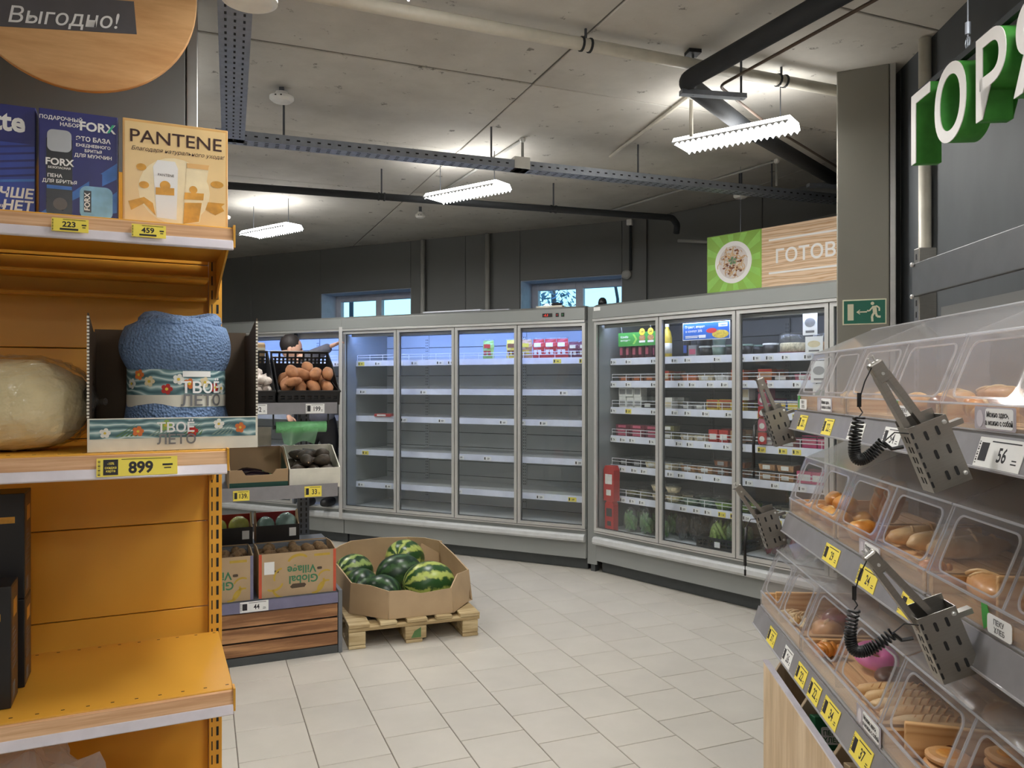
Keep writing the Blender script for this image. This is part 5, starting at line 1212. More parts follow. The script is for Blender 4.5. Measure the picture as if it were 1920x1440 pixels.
MB().prism([(-w / 2, 0), (w / 2, 0), (w / 2, 0.12), (0.09, 0.12), (0.07, 0.09), (-0.07, 0.09), (-0.09, 0.12), (-w / 2, 0.12)], 0, 0.006).obj('front_wall', 'cardboard_in', t); MB().box(-w / 2, w / 2, 0.33, 0.336, 0, 0.19).obj('rear_wall', 'cardboard_in', t); MB().box(-w / 2 + 0.005, w / 2 - 0.005, 0.006, 0.33, 0, 0.005).obj('bottom', 'cardboard_in', t)
MB().box(-w / 2, w / 2, -0.0008, 0, 0.015, 0.05).obj('green_stripe', 'dark_green', t)
for s in (-1, 1):
    x = s * w / 2 - (0.005 if s > 0 else 0); MB().prism([(0.006, 0), (0.33, 0), (0.33, 0.19), (0.2, 0.2), (0.006, 0.12)], x, x + 0.005, SWAP).obj('side_wall', 'cardboard_in', t)
MB().prism([(0.006, 0.02), (0.25, 0.02), (0.25, 0.17), (0.006, 0.11)], w / 2 - 0.0065, w / 2 - 0.0052, SWAP).obj('side_print', 'dark_green', t)
for k, (x, y, a) in enumerate(((-0.47, 0.09, 78), (-0.45, 0.18, 97), (-0.48, 0.27, 82))):
    a_ = thing('aubergine', 'shiny dark aubergine lying in the brown box', 'aubergine', group='aubergines in the brown box', M=P(x, y, 0.962 + 0.0375 + y * 0.105) @ RZ(a) @ RX(90))
    MB().lathe([(0.002, -0.08), (0.022, -0.072), (0.034, -0.045), (0.036, -0.02), (0.028, 0.03), (0.02, 0.06), (0.012, 0.072)], 16).obj('skin', 'aubergine_skin', a_, smooth=True); MB().lathe([(0.02, 0.055), (0.014, 0.075), (0.005, 0.08), (0.004, 0.10)], 8).obj('calyx', 'c_green', a_)
t = thing('grey_lid', 'pale grey carton lid with hand hole behind the aubergines', 'carton lid', M=P(-0.50, 0.300, 1.189)); MB().box(-0.16, 0.14, 0, 0.006, 0.0, 0.105).obj('panel', 'cardboard_white', t); MB().flat(rrect(-0.03, 0.03, 0.03, 0.05, 0.008, 3), -0.0006).obj('hand_hole', 'slot_black', t); MB().box(-0.16, 0.14, 0.0, 0.03, -0.006, 0).obj('fold', 'cardboard_white', t)
# bag roll under the top shelf
t = thing('bag_roll', 'roll of thin green produce bags hanging under the top shelf', 'bag roll', M=P(-0.225, 0.05, 1.305))
MB().lathe([(0.032, -0.14), (0.032, 0.14)], 20, RY(90)).obj('roll', mat('roll_green', S(120, 190, 130), 0.35, var=0.15, scale=30), t, smooth=True)
MB().tube([(-0.15, 0, 0), (0.15, 0, 0)], 0.01, 10).obj('core', 'black_plastic', t)
b = MB(); vs_ = []; fs = []
for i in range(9):
    for k in range(9):
        a = k / 8; vs_.append((-0.12 + 0.21 * i / 8 + 0.02 * a * (4 - i) / 4, -0.034 + 0.012 * math.sin(i * 1.3 + a * 3), -0.09 * a - 0.012 * math.sin(i * 0.9) * a))
for i in range(8):
    for k in range(8): fs.append((i * 9 + k, (i + 1) * 9 + k, (i + 1) * 9 + k + 1, i * 9 + k + 1))
b.add(vs_, fs).obj('loose_bag', 'film_green', t, smooth=True)
for s in (-1, 1): MB().box(s * 0.153 - 0.003, s * 0.153 + 0.003, -0.012, 0.012, -0.012, 0.104).obj('holder', 'black_plastic', t)
# top shelf: tilted black crates with sweet potatoes and garlic
CT = 14
def crate(label, x, w=0.345):
    M = P(x, 0.018, 1.431) @ RX(CT)
    t = thing('plastic_crate', label, 'crate', M=M)
    cr = MB(); d = 0.42; hf = 0.075; hb = 0.20
    slot_crate(t, w, d, hf, 'black_plastic', 0.012, 1, 9); MB().box(-w / 2 + 0.01, w / 2 - 0.01, 0.01, d - 0.012, 0.0125, 0.046).obj('crate_liner', 'black_plastic', t)
    bk = MB().box(-w / 2, w / 2, d - 0.010, d - 0.002, hf + 0.008, hf + 0.075)
    z = hf + 0.075
    for n, hh, hb_ in ((14, 0.012, 0.007), (14, 0.012, 0.010), (7, 0.020, 0.0)):
        for j in range(n + 1): bk.box(-w / 2 + (w - 0.012) * j / n, -w / 2 + (w - 0.012) * j / n + 0.012, d - 0.009, d - 0.003, z, z + hh)
        z += hh
        if hb_: bk.box(-w / 2, w / 2, d - 0.010, d - 0.002, z, z + hb_); z += hb_
    bk.box(-w / 2, w / 2, d - 0.012, d, z, z + 0.014); bk.obj('high_rear_wall', 'black_plastic', t)
    for s in (-1, 1): MB().prism([(0.01, hf + 0.008), (d - 0.012, hf + 0.008), (d - 0.012, hb + 0.02), (d * 0.6, hb - 0.02)], s * (w / 2 - 0.003) - 0.003, s * (w / 2 - 0.003) + 0.003, SWAP).obj('side_wing', 'black_plastic', t)
    return M
MC = crate('black plastic crate of sweet potatoes on the top rack shelf', -0.185); MG = crate('black plastic crate of garlic bulbs on the top rack shelf', -0.545)
mat_ramp('sweet_potato', [(0.3, S(140, 92, 60)), (0.7, S(182, 126, 84))], 22, rough=0.7, bump=0.25); mat_ramp('garlic_skin', [(0.3, S(196, 180, 170)), (0.6, S(236, 228, 220))], 40, rough=0.55, bump=0.2)
SPD = [(-0.11, 0.13, 0.075, 70, 1.1), (-0.04, 0.09, 0.065, 85, 0.9), (0.035, 0.09, 0.07, 100, 0.95), (0.11, 0.10, 0.07, 95, 0.95), (-0.03, 0.20, 0.13, 150, 1.0), (0.04, 0.27, 0.15, 85, 1.0), (0.11, 0.25, 0.15, 100, 1.05), (-0.10, 0.29, 0.10, 60, 1.05), (-0.12, 0.05, 0.12, 20, 0.7), (0.07, 0.17, 0.15, 70, 0.9), (-0.08, 0.18, 0.19, 100, 0.9), (0.12, 0.17, 0.22, 80, 0.9), (0.0, 0.26, 0.20, 95, 0.9)]
its = []
for (x, y, z, a, s_) in SPD:
    m3 = (RZ(a) @ RY(-6)).to_3x3(); its.append([(x, y, z), [(m3 @ Vector((q * s_, 0, 0)), r_ * s_) for q, r_ in ((-0.056, 0.022), (-0.032, 0.033), (0, 0.039), (0.032, 0.033), (0.056, 0.022))]])
for k, (p_, (x, y, z, a, s_)) in enumerate(zip(settle(its, (-0.156, 0.018, 0.047), (0.156, 0.330, None), (0, -0.24, -0.97), iters=200), SPD)):
    t = thing('sweet_potato', 'orange-brown sweet potato in the black crate', 'sweet potato', group='sweet potatoes in the black crate', M=MC @ T(*p_) @ RZ(a) @ RY(-6))
    MB().blob(0.075 * s_, 0.036 * s_, 0.038 * s_, None, 18, 12, 0.16, 1.8, k).obj('skin', 'sweet_potato', t, smooth=True); MB().tube([(0.072 * s_, 0, 0), (0.082 * s_, 0.003, 0.003)], [0.009, 0.002], 6).obj('tip', 'sweet_potato', t)
gar = [MB().lathe([(0.004, -0.02), (0.022, -0.017), (0.028, -0.002), (0.021, 0.014), (0.008, 0.024), (0.005, 0.034)], 14).mesh('garlic', 'garlic_skin', True)]
gst = MB().tube([(0, 0, 0.028), (0.002, 0.002, 0.042)], [0.005, 0.003], 8).mesh('stalk', 'garlic_skin')
def mk_gar(rr):
    rot = RZ(rr.uniform(0, 360)) @ RX(rr.uniform(-60, 60))
    def maker(M):
        t = thing('garlic_bulb', 'white garlic bulb in the black crate', 'garlic', group='garlic bulbs in the black crate', M=M); inst('bulb', gar[0], t); inst('stalk', gst, t)
    return rot, [((0, 0, -0.002), 0.0266), ((0, 0, 0.024), 0.010), ((0, 0, 0.036), 0.006)], maker
heap(MG, (-0.161, 0.0125, 0.0450), (0.161, 0.330, None), 6, 5, 3, (0.054, 0.056), 0.045, mk_gar, 12, (0, -0.24, -0.97))
t = thing('paper_stack', 'brown paper-wrapped pack standing behind the garlic crate', 'pack', M=MG @ T(0, 0.430, 0.001)); MB().box(-0.13, 0.16, 0.0, 0.05, 0, 0.262).obj('pack', 'cardboard', t, bevel=0.006); MB().box(-0.13, 0.16, -0.001, 0, 0.225, 0.24).obj('band', 'cardboard_white', t)

# ------------------------------------------------------------------ pallet with carton and watermelons
QM = T(-0.951, 4.50, 0) @ RZ(20)
p = thing('pallet', 'worn wooden pallet under the watermelon carton', 'pallet', M=QM)
for y in (0.0, 0.55, 1.055):
    for x in (0.0, 0.335, 0.69):
        MB().box(x, x + (0.10 if x != 0.335 else 0.13), y, y + 0.145, 0.022, 0.10).obj('block', 'pallet_wood', p, bevel=0.006)
for x in (0.0, 0.34, 0.69): MB().box(x, x + 0.10, 0.0, 1.2, 0.0, 0.021).obj('bottom_board', 'pallet_wood', p, bevel=0.004)
for y in (0.0, 0.55, 1.055): MB().box(0, 0.80, y, y + 0.145, 0.1005, 0.122).obj('stringer_board', 'pallet_wood', p, bevel=0.004)
for k, x in enumerate((0.0, 0.185, 0.345, 0.525, 0.675)):
    MB().box(x, x + (0.125 if k % 2 == 0 else 0.10), -0.005, 1.205, 0.1225, 0.144).obj('top_board', 'pallet_wood', p, bevel=0.004)
MB().flat([(0.37, 0.03), (0.43, 0.03), (0.43, 0.09), (0.39, 0.07)], -0.0008).obj('green_stain', 'c_green', p)
t = thing('watermelon_carton', 'low torn eight-sided cardboard bin on the pallet', 'box', M=QM @ T(0.40, 0.62, 0.1450))
oct_ = [(-0.36, -0.38), (-0.16, -0.585), (0.24, -0.585), (0.43, -0.36), (0.43, 0.36), (0.22, 0.60), (-0.22, 0.60), (-0.43, 0.34)]
hts = [0.185, 0.165, 0.150, 0.20, 0.25, 0.25, 0.25, 0.22]
for k in range(8):
    a, b = Vector((*oct_[k], 0)), Vector((*oct_[(k + 1) % 8], 0)); d = (b - a); L = d.length; M = frame(a, d)
    h0, h1 = hts[k], hts[(k + 1) % 8]
    if k == 1: poly = [(0.003, 0), (L - 0.003, 0), (L - 0.003, h1), (L * 0.62, h1 - 0.012), (L * 0.5, h0 - 0.03), (L * 0.3, h0 - 0.004), (0.003, h0)]
    elif k == 2: poly = [(0.003, 0), (L - 0.06, 0.01), (L - 0.003, h1 * 0.6), (L - 0.003, h1), (L * 0.4, h1 + 0.01), (0.003, h0)]
    else: poly = [(0.003, 0), (L - 0.003, 0), (L - 0.003, h1), (L * 0.5, (h0 + h1) / 2 + 0.01), (0.003, h0)]
    lean = RX(-7 if k in (1, 2, 3) else -4)
    MB().prism(poly, -0.004, 0.004, M @ lean).obj('side_panel', 'cardboard', t)
MB().add([(x, y, 0.003) for x, y in oct_], [tuple(range(8))]).obj('bottom', 'cardboard', t)
MB().prism([(0, 0.004), (0.30, 0.02), (0.28, 0.03), (0.02, 0.014)], 0.0, 0.2, T(0.1, -0.1, 0) @ RZ(30)).obj('loose_flap', 'cardboard', t)
MB().prism([(0, 0), (0.2, 0.0), (0.17, 0.16), (0.03, 0.20)], 0.0, 0.005, T(0.24, 0.46, 0.05) @ RZ(-40) @ RX(-18)).obj('torn_flap', 'cardboard_in', t)
def _melon(name, dk, lt, sc):
    m, nt, out = _new(name); b = _bsdf(nt, out, 0.32, 0)
    tc = nt.nodes.new('ShaderNodeTexCoord'); sp = nt.nodes.new('ShaderNodeSeparateXYZ'); nt.links.new(tc.outputs['Object'], sp.inputs[0])
    at = nt.nodes.new('ShaderNodeMath'); at.operation = 'ARCTAN2'; nt.links.new(sp.outputs['Y'], at.inputs[0]); nt.links.new(sp.outputs['Z'], at.inputs[1])
    cb = nt.nodes.new('ShaderNodeCombineXYZ'); nt.links.new(at.outputs[0], cb.inputs['X'])
    nz = nt.nodes.new('ShaderNodeTexNoise'); nz.inputs['Scale'].default_value = 26; nz.inputs['Detail'].default_value = 4; nt.links.new(tc.outputs['Object'], nz.inputs['Vector'])
    ad = nt.nodes.new('ShaderNodeMath'); ad.operation = 'MULTIPLY_ADD'; ad.inputs[1].default_value = 0.75; nt.links.new(nz.outputs['Fac'], ad.inputs[0]); nt.links.new(at.outputs[0], ad.inputs[2])
    sn = nt.nodes.new('ShaderNodeMath'); sn.operation = 'MULTIPLY'; sn.inputs[1].default_value = sc; nt.links.new(ad.outputs[0], sn.inputs[0])
    si = nt.nodes.new('ShaderNodeMath'); si.operation = 'SINE'; nt.links.new(sn.outputs[0], si.inputs[0])
    mr = nt.nodes.new('ShaderNodeMapRange'); mr.inputs['From Min'].default_value = -1; nt.links.new(si.outputs[0], mr.inputs['Value'])
    nt.links.new(_ramp(nt, mr.outputs[0], [(0.35, dk), (0.62, mul(lt, 0.6)), (0.85, lt)]), b.inputs['Base Color'])
_melon('melon_striped', S(34, 66, 34), S(150, 172, 96), 9); _melon('melon_dark', S(26, 52, 32), S(58, 90, 50), 9); _melon('melon_bright', S(40, 78, 34), S(176, 190, 96), 8)
WM = [(0.53, 0.92, 0.300, 0.146, 60, 20, 'melon_bright', 'bright striped watermelon at the top of the pile'), (0.42, 0.59, 0.285, 0.136, 10, -4, 'melon_dark', 'dark long watermelon resting behind the front melons'),
    (0.13, 0.76, 0.270, 0.128, 40, 10, 'melon_striped', 'striped watermelon at the rear corner of the bin'), (0.15, 0.49, 0.265, 0.108, 60, 5, 'melon_dark', 'small dark watermelon at the bin corner next to the rack'),
    (0.25, 0.26, 0.265, 0.110, 130, 0, 'melon_dark', 'dark watermelon between the front melons'), (0.53, 0.23, 0.285, 0.146, 12, 4, 'melon_bright', 'large bright striped watermelon by the torn edge')]
its = []
for (x, y, z, q, rz, ry, m, lab) in WM:
    m3 = (RZ(rz) @ RY(ry)).to_3x3(); its.append([(x, y, z), [(m3 @ Vector((o * q, 0, 0)), r_ * q) for o, r_ in ((-0.30, 0.89), (0, 0.95), (0.30, 0.89))]])
pls = []
for k in range(8):
    a_, b_ = Vector((*oct_[k], 0)), Vector((*oct_[(k + 1) % 8], 0)); nv = Vector((0, 0, 1)).cross(b_ - a_).normalized(); pls.append((nv, nv.dot(a_ + Vector((0.40, 0.62, 0))) + 0.006))
for k, (p_, (x, y, z, s_, rz, ry, m, lab)) in enumerate(zip(settle(its, (-1, -1, 0.1485), (2, 2, None), (0, 0, -1), pls, 60, 0.003), WM)):
    t = thing('watermelon', lab, 'watermelon', M=QM @ T(*p_) @ RZ(rz) @ RY(ry))
    MB().blob(s_ * 1.18, s_ * 0.95, s_ * 0.95, None, 32, 20, 0.015, 2, k).obj('rind', m, t, smooth=True); MB().tube([(s_ * 1.17, 0, 0), (s_ * 1.17 + 0.02, 0.004, 0.008)], [0.006, 0.003], 6).obj('stem', 'c_olive', t)
# ------------------------------------------------------------------ person standing in the open fridge bay
mat('skin', S(214, 168, 146), 0.5); mat('hair', S(38, 32, 32), 0.6, bump=0.5, bscale=120); mat('shirt', S(96, 98, 112), 0.85, var=0.08, scale=30, bump=0.15, bscale=20); mat('trousers', S(28, 28, 32), 0.85, bump=0.15, bscale=20); mat('shoe', S(20, 20, 22), 0.5)
pe = thing('person', 'person in grey sweatshirt and black trousers leaning into the open fridge', 'person', (-1.92, 7.62, 0.357), 0)
def skin(name, nodes, edges, m, parent, sub=2, root=0):
    me = bpy.data.meshes.new(name); me.from_pydata([n[0] for n in nodes], edges, []); o = bpy.data.objects.new(name, me); COL.objects.link(o); o.parent = parent
    md = o.modifiers.new('skin', 'SKIN'); md.use_smooth_shade = True
    for i, n in enumerate(nodes):
        sv = me.skin_vertices[0].data[i]; r_ = n[1]; sv.radius = r_ if isinstance(r_, tuple) else (r_, r_); sv.use_root = (i == root)
    s = o.modifiers.new('subsurf', 'SUBSURF'); s.levels = sub; s.render_levels = sub
    me.materials.append(MATS[m]); return o
# local coordinates: feet at z 0; x right, y towards the wall
hip = (0.06, -0.06, 0.92); ch = (-0.05, -0.10, 1.27); nk = (-0.13, -0.13, 1.44); hd = (-0.205, -0.15, 1.535)
shR = (-0.01, -0.17, 1.46); elR = (0.10, -0.24, 1.500); wrR = (0.185, -0.275, 1.545); shL = (-0.20, -0.06, 1.34); elL = (-0.30, -0.16, 1.08); wrL = (-0.22, -0.24, 0.90)
body = skin('body', [(hip, (0.10, 0.08)), ((0.0, -0.08, 1.04), (0.10, 0.08)), (ch, (0.13, 0.10)), (nk, 0.055), ((-0.17, -0.14, 1.485), 0.05), (shR, 0.055), (elR, 0.042), (wrR, 0.030), (shL, 0.055), (elL, 0.042), (wrL, 0.030), ((0.13, -0.05, 0.80), 0.085), ((0.13, -0.06, 0.44), 0.055), ((0.12, -0.02, 0.08), 0.038), ((-0.06, -0.05, 0.80), 0.085), ((-0.08, -0.07, 0.44), 0.055), ((-0.08, -0.02, 0.08), 0.038)],
     [(0, 1), (1, 2), (2, 3), (3, 4), (2, 5), (5, 6), (6, 7), (2, 8), (8, 9), (9, 10), (0, 11), (11, 12), (12, 13), (0, 14), (14, 15), (15, 16)], 'skin', pe)
HM = T(*hd) @ RY(25) @ RZ(100) @ RX(-12)
hdm = MB().blob(0.078, 0.095, 0.115, HM, 24, 18, 0.03, 2.0, 1)
hdm.tube([tuple(HM @ Vector(q)) for q in ((0, -0.09, 0.01), (0, -0.112, -0.022), (0, -0.095, -0.03))], [0.009, 0.014, 0.008], 8)
for s in (-1, 1): hdm.blob(0.012, 0.022, 0.032, HM @ T(s * 0.078, 0.012, -0.01), 10, 8)
hdm.obj('head', 'skin', pe, smooth=True)
for s in (-1, 1): MB().blob(0.012, 0.006, 0.008, HM @ T(s * 0.03, -0.088, 0.015), 10, 8).obj('eye', 'c_dark', pe, smooth=True)
MB().blob(0.024, 0.006, 0.006, HM @ T(0, -0.086, -0.055), 10, 6).obj('mouth', 'c_pink', pe, smooth=True)
MB().blob(0.088, 0.098, 0.10, HM @ T(0, 0.026, 0.036), 20, 14, 0.08, 6.0, 3).obj('hair', 'hair', pe, smooth=True)
skin('sweatshirt', [((0.06, -0.06, 0.80), (0.185, 0.15)), ((0.05, -0.065, 0.92), (0.18, 0.145)), ((0.0, -0.08, 1.08), (0.165, 0.13)), (ch, (0.155, 0.12)), ((-0.10, -0.125, 1.41), 0.075), (shR, 0.075), (elR, 0.058), ((0.200, -0.276, 1.550), 0.045), (shL, 0.075), (elL, 0.058), ((-0.23, -0.23, 0.93), 0.045)], [(0, 1), (1, 2), (2, 3), (3, 4), (3, 5), (5, 6), (6, 7), (3, 8), (8, 9), (9, 10)], 'shirt', pe)
skin('trousers', [((0.06, -0.06, 0.99), (0.14, 0.11)), ((0.05, -0.06, 0.84), (0.14, 0.115)), ((0.14, -0.05, 0.70), 0.10), ((0.14, -0.06, 0.44), 0.078), ((0.13, -0.02, 0.10), 0.062), ((-0.06, -0.05, 0.70), 0.10), ((-0.08, -0.07, 0.44), 0.078), ((-0.08, -0.02, 0.10), 0.062)], [(0, 1), (1, 2), (2, 3), (3, 4), (1, 5), (5, 6), (6, 7)], 'trousers', pe)
for x in (0.12, -0.08): MB().blob(0.045, 0.115, 0.045, T(x, -0.05, 0.040) @ RZ(-20), 16, 10, 0.05, 2, 1, 0.8).obj('shoe', 'shoe', pe, smooth=True)
for (w_, dirv, sd) in ((wrR, Vector((0.8, -0.05, 0.35)), 1), (wrL, Vector((0.5, -0.3, -0.8)), -1)):
    d = dirv.normalized(); side = d.cross(Vector((0, 0, 1))).normalized(); w0 = Vector(w_)
    nodes = [(tuple(w0), 0.026), (tuple(w0 + d * 0.05), (0.036, 0.018)), (tuple(w0 + d * 0.085), (0.038, 0.016))]; edges = [(0, 1), (1, 2)]
    hnd = skin('hand', nodes, edges, 'skin', pe)
    for k, L in enumerate((0.07, 0.078, 0.072, 0.056)):
        b0 = w0 + d * 0.085 + side * (k - 1.5) * 0.019; b1 = b0 + d * L * 0.5; b2 = b1 + (d * 0.7 - Vector((0, 0, 0.6))) * L * 0.5
        MB().tube([tuple(b0), tuple(b1), tuple(b2)], [0.0095, 0.0088, 0.007], 8).obj('finger', 'skin', hnd, smooth=True)
    b0 = w0 + d * 0.035 - side * 0.03; MB().tube([tuple(b0), tuple(b0 - side * 0.022 + d * 0.025), tuple(b0 - side * 0.024 + d * 0.055)], [0.011, 0.0095, 0.0075], 8).obj('thumb', 'skin', hnd, smooth=True)

# ------------------------------------------------------------------ bakery stand; frame B: x to the right, y away, origin far front corner
BM = T(0.86, 2.62, 0) @ RZ(-4.8)
def B(x, y, z): return BM @ T(x, y, z)
JY = [0.08, -0.40, -0.98, -1.56, -2.14]
ROWS = [(0.125, 1.462), (0.097, 1.105), (0.0, 0.780)]
PROF = [(0.0, 0.0), (0.0, 0.05), (0.056, 0.192), (0.25, 0.275), (0.40, 0.275), (0.40, 0.0)]
RN = ['top', 'middle', 'bottom']
mat('band_grey', S(96, 98, 100), 0.45, 0.3)
st = thing('bakery_stand', 'steel and plywood bakery stand carrying three rows of clear bins', 'stand', M=BM)
YN = JY[-1]
for y in (0.107, -1.13, YN + 0.05):
    ux = 0.535 if y > 0 else 0.54
    u_ = MB().box(ux, ux + 0.06, y - 0.02, y + 0.02, 0.0, 2.02).obj('upright', 'steel', st, bevel=0.003)
    sl = MB(); z = 0.1
    while z < 2.0:
        sl.box(ux - 0.0008, ux, y - 0.004, y + 0.004, z, z + 0.02); z += 0.04
    sl.obj('slots', 'slot_black', u_)
for z in (1.96, 1.85): MB().lathe([(0.008, 0), (0.008, 0.006), (0.004, 0.009)], 10, T(0.5145, 0.085, z) @ RY(-90)).obj('bolt', 'alu', st)
MB().box(0.517, 0.533, YN, 0.10, 1.85, 1.965).obj('top_band', 'band_grey', st, bevel=0.003)
for x0, z0 in ROWS: MB().box(x0 + 0.41, 0.538, YN, -0.002, z0 - 0.01, z0 + 0.02).obj('cross_rail', 'steel', st)
MB().box(0.542, 0.56, YN, -0.06, 0.64, 1.80).obj('back_board', 'wall_grey', st)
# base cabinet with rounded dividers
MB().box(-0.012, 0.004, YN, -0.015, 0.0, 0.615).obj('front_board', 'ply', st, bevel=0.003)
MB().box(-0.013, 0.005, YN, -0.015, 0.616, 0.622).obj('edge_band', 'clear_rail', st)
for k, y in enumerate((-0.075, -0.365, -0.655, -0.945, -1.235, -1.525, -1.815)):
    poly = [(0.006, 0.0), (0.53, 0.0), (0.53, 0.69), (0.13, 0.69), (0.095, 0.684), (0.062, 0.668), (0.034, 0.643), (0.014, 0.61), (0.006, 0.57)]
    MB().prism(poly, y - 0.008, y + 0.008).obj('divider', 'ply', st, bevel=0.002)
MB().box(0.006, 0.53, YN, -0.02, 0.42, 0.43).obj('cabinet_floor', 'ply', st)
mat('bag_green', S(30, 104, 66), 0.6); mat('kraft', S(214, 190, 152), 0.75)
for k, y in enumerate((-0.52, -0.80)):
    t = thing('bag_stack', ('green printed paper bags standing in the base compartment' if k == 0 else 'plain kraft paper bags standing in the base compartment'), 'paper bags', M=B(0.14, y, 0.4310) @ RX(-14))
    MB().box(-0.12, 0.13, 0, 0.05, 0, 0.20).obj('bags', 'bag_green' if k == 0 else 'kraft', t, bevel=0.002)
    if k == 0:
        for i in range(3):
            for j in range(3):
                MB().prism(rrect(-0.105 + i * 0.085, -0.05 + i * 0.085, 0.13 - j * 0.06, 0.175 - j * 0.06, 0.006, 2), -0.0008, 0).obj('print_frame', 'white_print', t)
                text('ПЕКУ', 0.017, 'bag_green', t, -0.078 + i * 0.085, -0.001, 0.154 - j * 0.06, bold=0.02); text('ХЛЕБ', 0.017, 'bag_green', t, -0.078 + i * 0.085, -0.001, 0.136 - j * 0.06, bold=0.02)
# bins
mat_wood('bin_wood', S(226, 182, 128), S(196, 146, 92), 'X', 5.0)
def slant_frame(mb, y0, y1, pr0, pr1, M=None): pass
def bakery_bin(ri, bi):
    x0, z0 = ROWS[ri]; ya, yb = JY[bi + 1] + 0.003, JY[bi] - 0.003; L = yb - ya
    t = thing('bakery_bin', 'clear bakery bin in the %s row, %s from the pillar end' % (RN[ri], ['first', 'second', 'third', 'fourth'][bi]), 'bin', M=B(x0, ya, z0))
    th = 0.003
    # end walls
    for y in (0.0, L - th): MB().prism(PROF, y, y + th).obj('end_wall', 'acrylic', t)
    # front panel with bright edge lines
    f = MB().box(0, th, th, L - th, 0.0, 0.05).obj('front_panel', 'acrylic_front', t)
    MB().box(-0.001, th + 0.001, th, L - th, 0.0475, 0.0515).box(-0.001, th + 0.001, th, L - th, -0.001, 0.002).obj('panel_edge', 'acrylic_edge', f)
    # slanted lid frames: local plane with u along y and v up the slope
    a = Vector((0.0, 0, 0.05)); b = Vector((0.056, 0, 0.192)); d = (b - a).normalized(); H = (b - a).length
    Ms = Matrix(((0, -d.z, d.x, a.x), (1, 0, 0, 0), (0, d.x, d.z, a.z), (0, 0, 0, 1)))   # x->along y, y->inward, z->up slope
    half = L / 2
    for k in range(2):
        u0, u1 = k * half + 0.001, (k + 1) * half - 0.001
        lf = MB().ring(rect_like(u0, u1, 0.002, H - 0.001, 5), rrect(u0 + 0.028, u1 - 0.028, 0.014, H - 0.016, 0.022, 5), -0.003, 0.0, Ms).obj('lid_frame', 'acrylic', t)
        MB().ring(rrect(u0 + 0.026, u1 - 0.026, 0.012, H - 0.014, 0.023, 5), rrect(u0 + 0.030, u1 - 0.030, 0.016, H - 0.018, 0.02, 5), -0.006, -0.0032, Ms).obj('opening_rim', 'acrylic_edge', lf)
        MB().ring(rect_like(u0, u1, 0.0, H, 1), rect_like(u0 + 0.003, u1 - 0.003, 0.003, H - 0.003, 1), -0.0045, -0.0031, Ms).obj('frame_edge', 'acrylic_edge', lf)
    # top
    p, q = PROF[2], PROF[3]
    MB().prism([p, q, PROF[4], (PROF[4][0], PROF[4][1] - th), (q[0], q[1] - th), (p[0], p[1] - th)], th, L - th).obj('top_panel', 'acrylic_top', t)
    MB().tube([(p[0], 0, p[1]), (p[0], L, p[1])], 0.0028, 6).obj('top_edge', 'acrylic_edge', t)
    MB().tube([(q[0], 0, q[1]), (q[0], L, q[1])], 0.0022, 6).obj('crease', 'acrylic_edge', t)
    MB().box(0.397, 0.40, th, L - th, 0, 0.272).obj('rear_wall', 'acrylic', t)
    # divider and wooden tray
    MB().prism([(s[0] * 0.98 + 0.004, s[1] * 0.96 + 0.006) for s in PROF[1:5]] + [(0.39, 0.012), (0.006, 0.012)], half - 0.0015, half + 0.0015).obj('divider', 'acrylic', t)
    for k in range(8):
        x = 0.008 + k * 0.048; MB().box(x, x + 0.042, th + 0.002, L - th - 0.002, 0.0, 0.008).obj('slat', 'pine_y', t)
    MB().box(0.004, 0.39, L - 0.022, L - 0.005, 0.0085, 0.045).obj('tray_side', 'bin_wood', t); MB().box(0.004, 0.39, 0.005, 0.022, 0.0085, 0.045).obj('tray_side', 'bin_wood', t)
    return t
for ri in range(3):
    for bi in range(4): bakery_bin(ri, bi)
    x0, z0 = ROWS[ri]
    rl = thing('price_rail', 'translucent grey price rail along the %s row of bakery bins' % RN[ri], 'price rail', M=B(x0, 0, z0))
    MB().prism([(-0.020, -0.068), (-0.023, -0.066), (-0.004, -0.006), (0.0, -0.006)], YN, 0.09).obj('rail', 'grey_rail', rl)
    MB().box(0.0005, 0.40, YN, 0.084, -0.006, -0.002).obj('tray_support', 'steel', rl)
    MB().tube([(-0.024, YN, -0.067), (-0.024, 0.09, -0.067)], 0.003, 6).obj('rail_lip', 'acrylic_edge', rl)
# tags on the rails (face looks along -x)
def bake_tag(ri, y, num, ye, label, w=0.085, h=0.05, detail=2, group=None):
    x0, z0 = ROWS[ri]
    M = B(x0 - 0.0228, y, z0 - 0.064) @ RZ(-90) @ RX(-17)
    return price_tag(M, num, ye, w, h, label, group, detail)
bake_tag(0, -0.04, '22', True, 'yellow price tag at the pillar end of the top bakery rail'); bake_tag(0, -0.30, '22', True, 'second yellow price tag on the top bakery rail'); bake_tag(0, -0.535, '29', False, 'white price tag reading 29 on the top bakery rail', 0.11); bake_tag(0, -0.77, '54', False, 'white price tag half behind the large tong holder', 0.10)
bake_tag(0, -1.24, '56', False, 'wide white price tag reading 56 on the top bakery rail', 0.15, 0.056)
for k, y in enumerate((-0.42, -0.69, -0.95)): bake_tag(1, y, ('29', '24', '32')[k], True, 'yellow price tag reading %s on the middle bakery rail' % ('29', '24', '32')[k], 0.12, 0.05, 2, 'yellow tags on the middle bakery rail')
for k, y in enumerate((-0.145, -0.33, -0.47, -0.59, -0.72, -0.926)): bake_tag(2, y, ('37', '26', '22', '22', '34', '37')[k], k != 1, ('yellow' if k != 1 else 'white') + ' price tag reading %s on the bottom bakery rail' % ('37', '26', '22', '22', '34', '37')[k], 0.11 if k in (4, 5) else 0.085, 0.05, 2, ('yellow tags' if k != 1 else 'white tag') + ' on the bottom bakery rail')
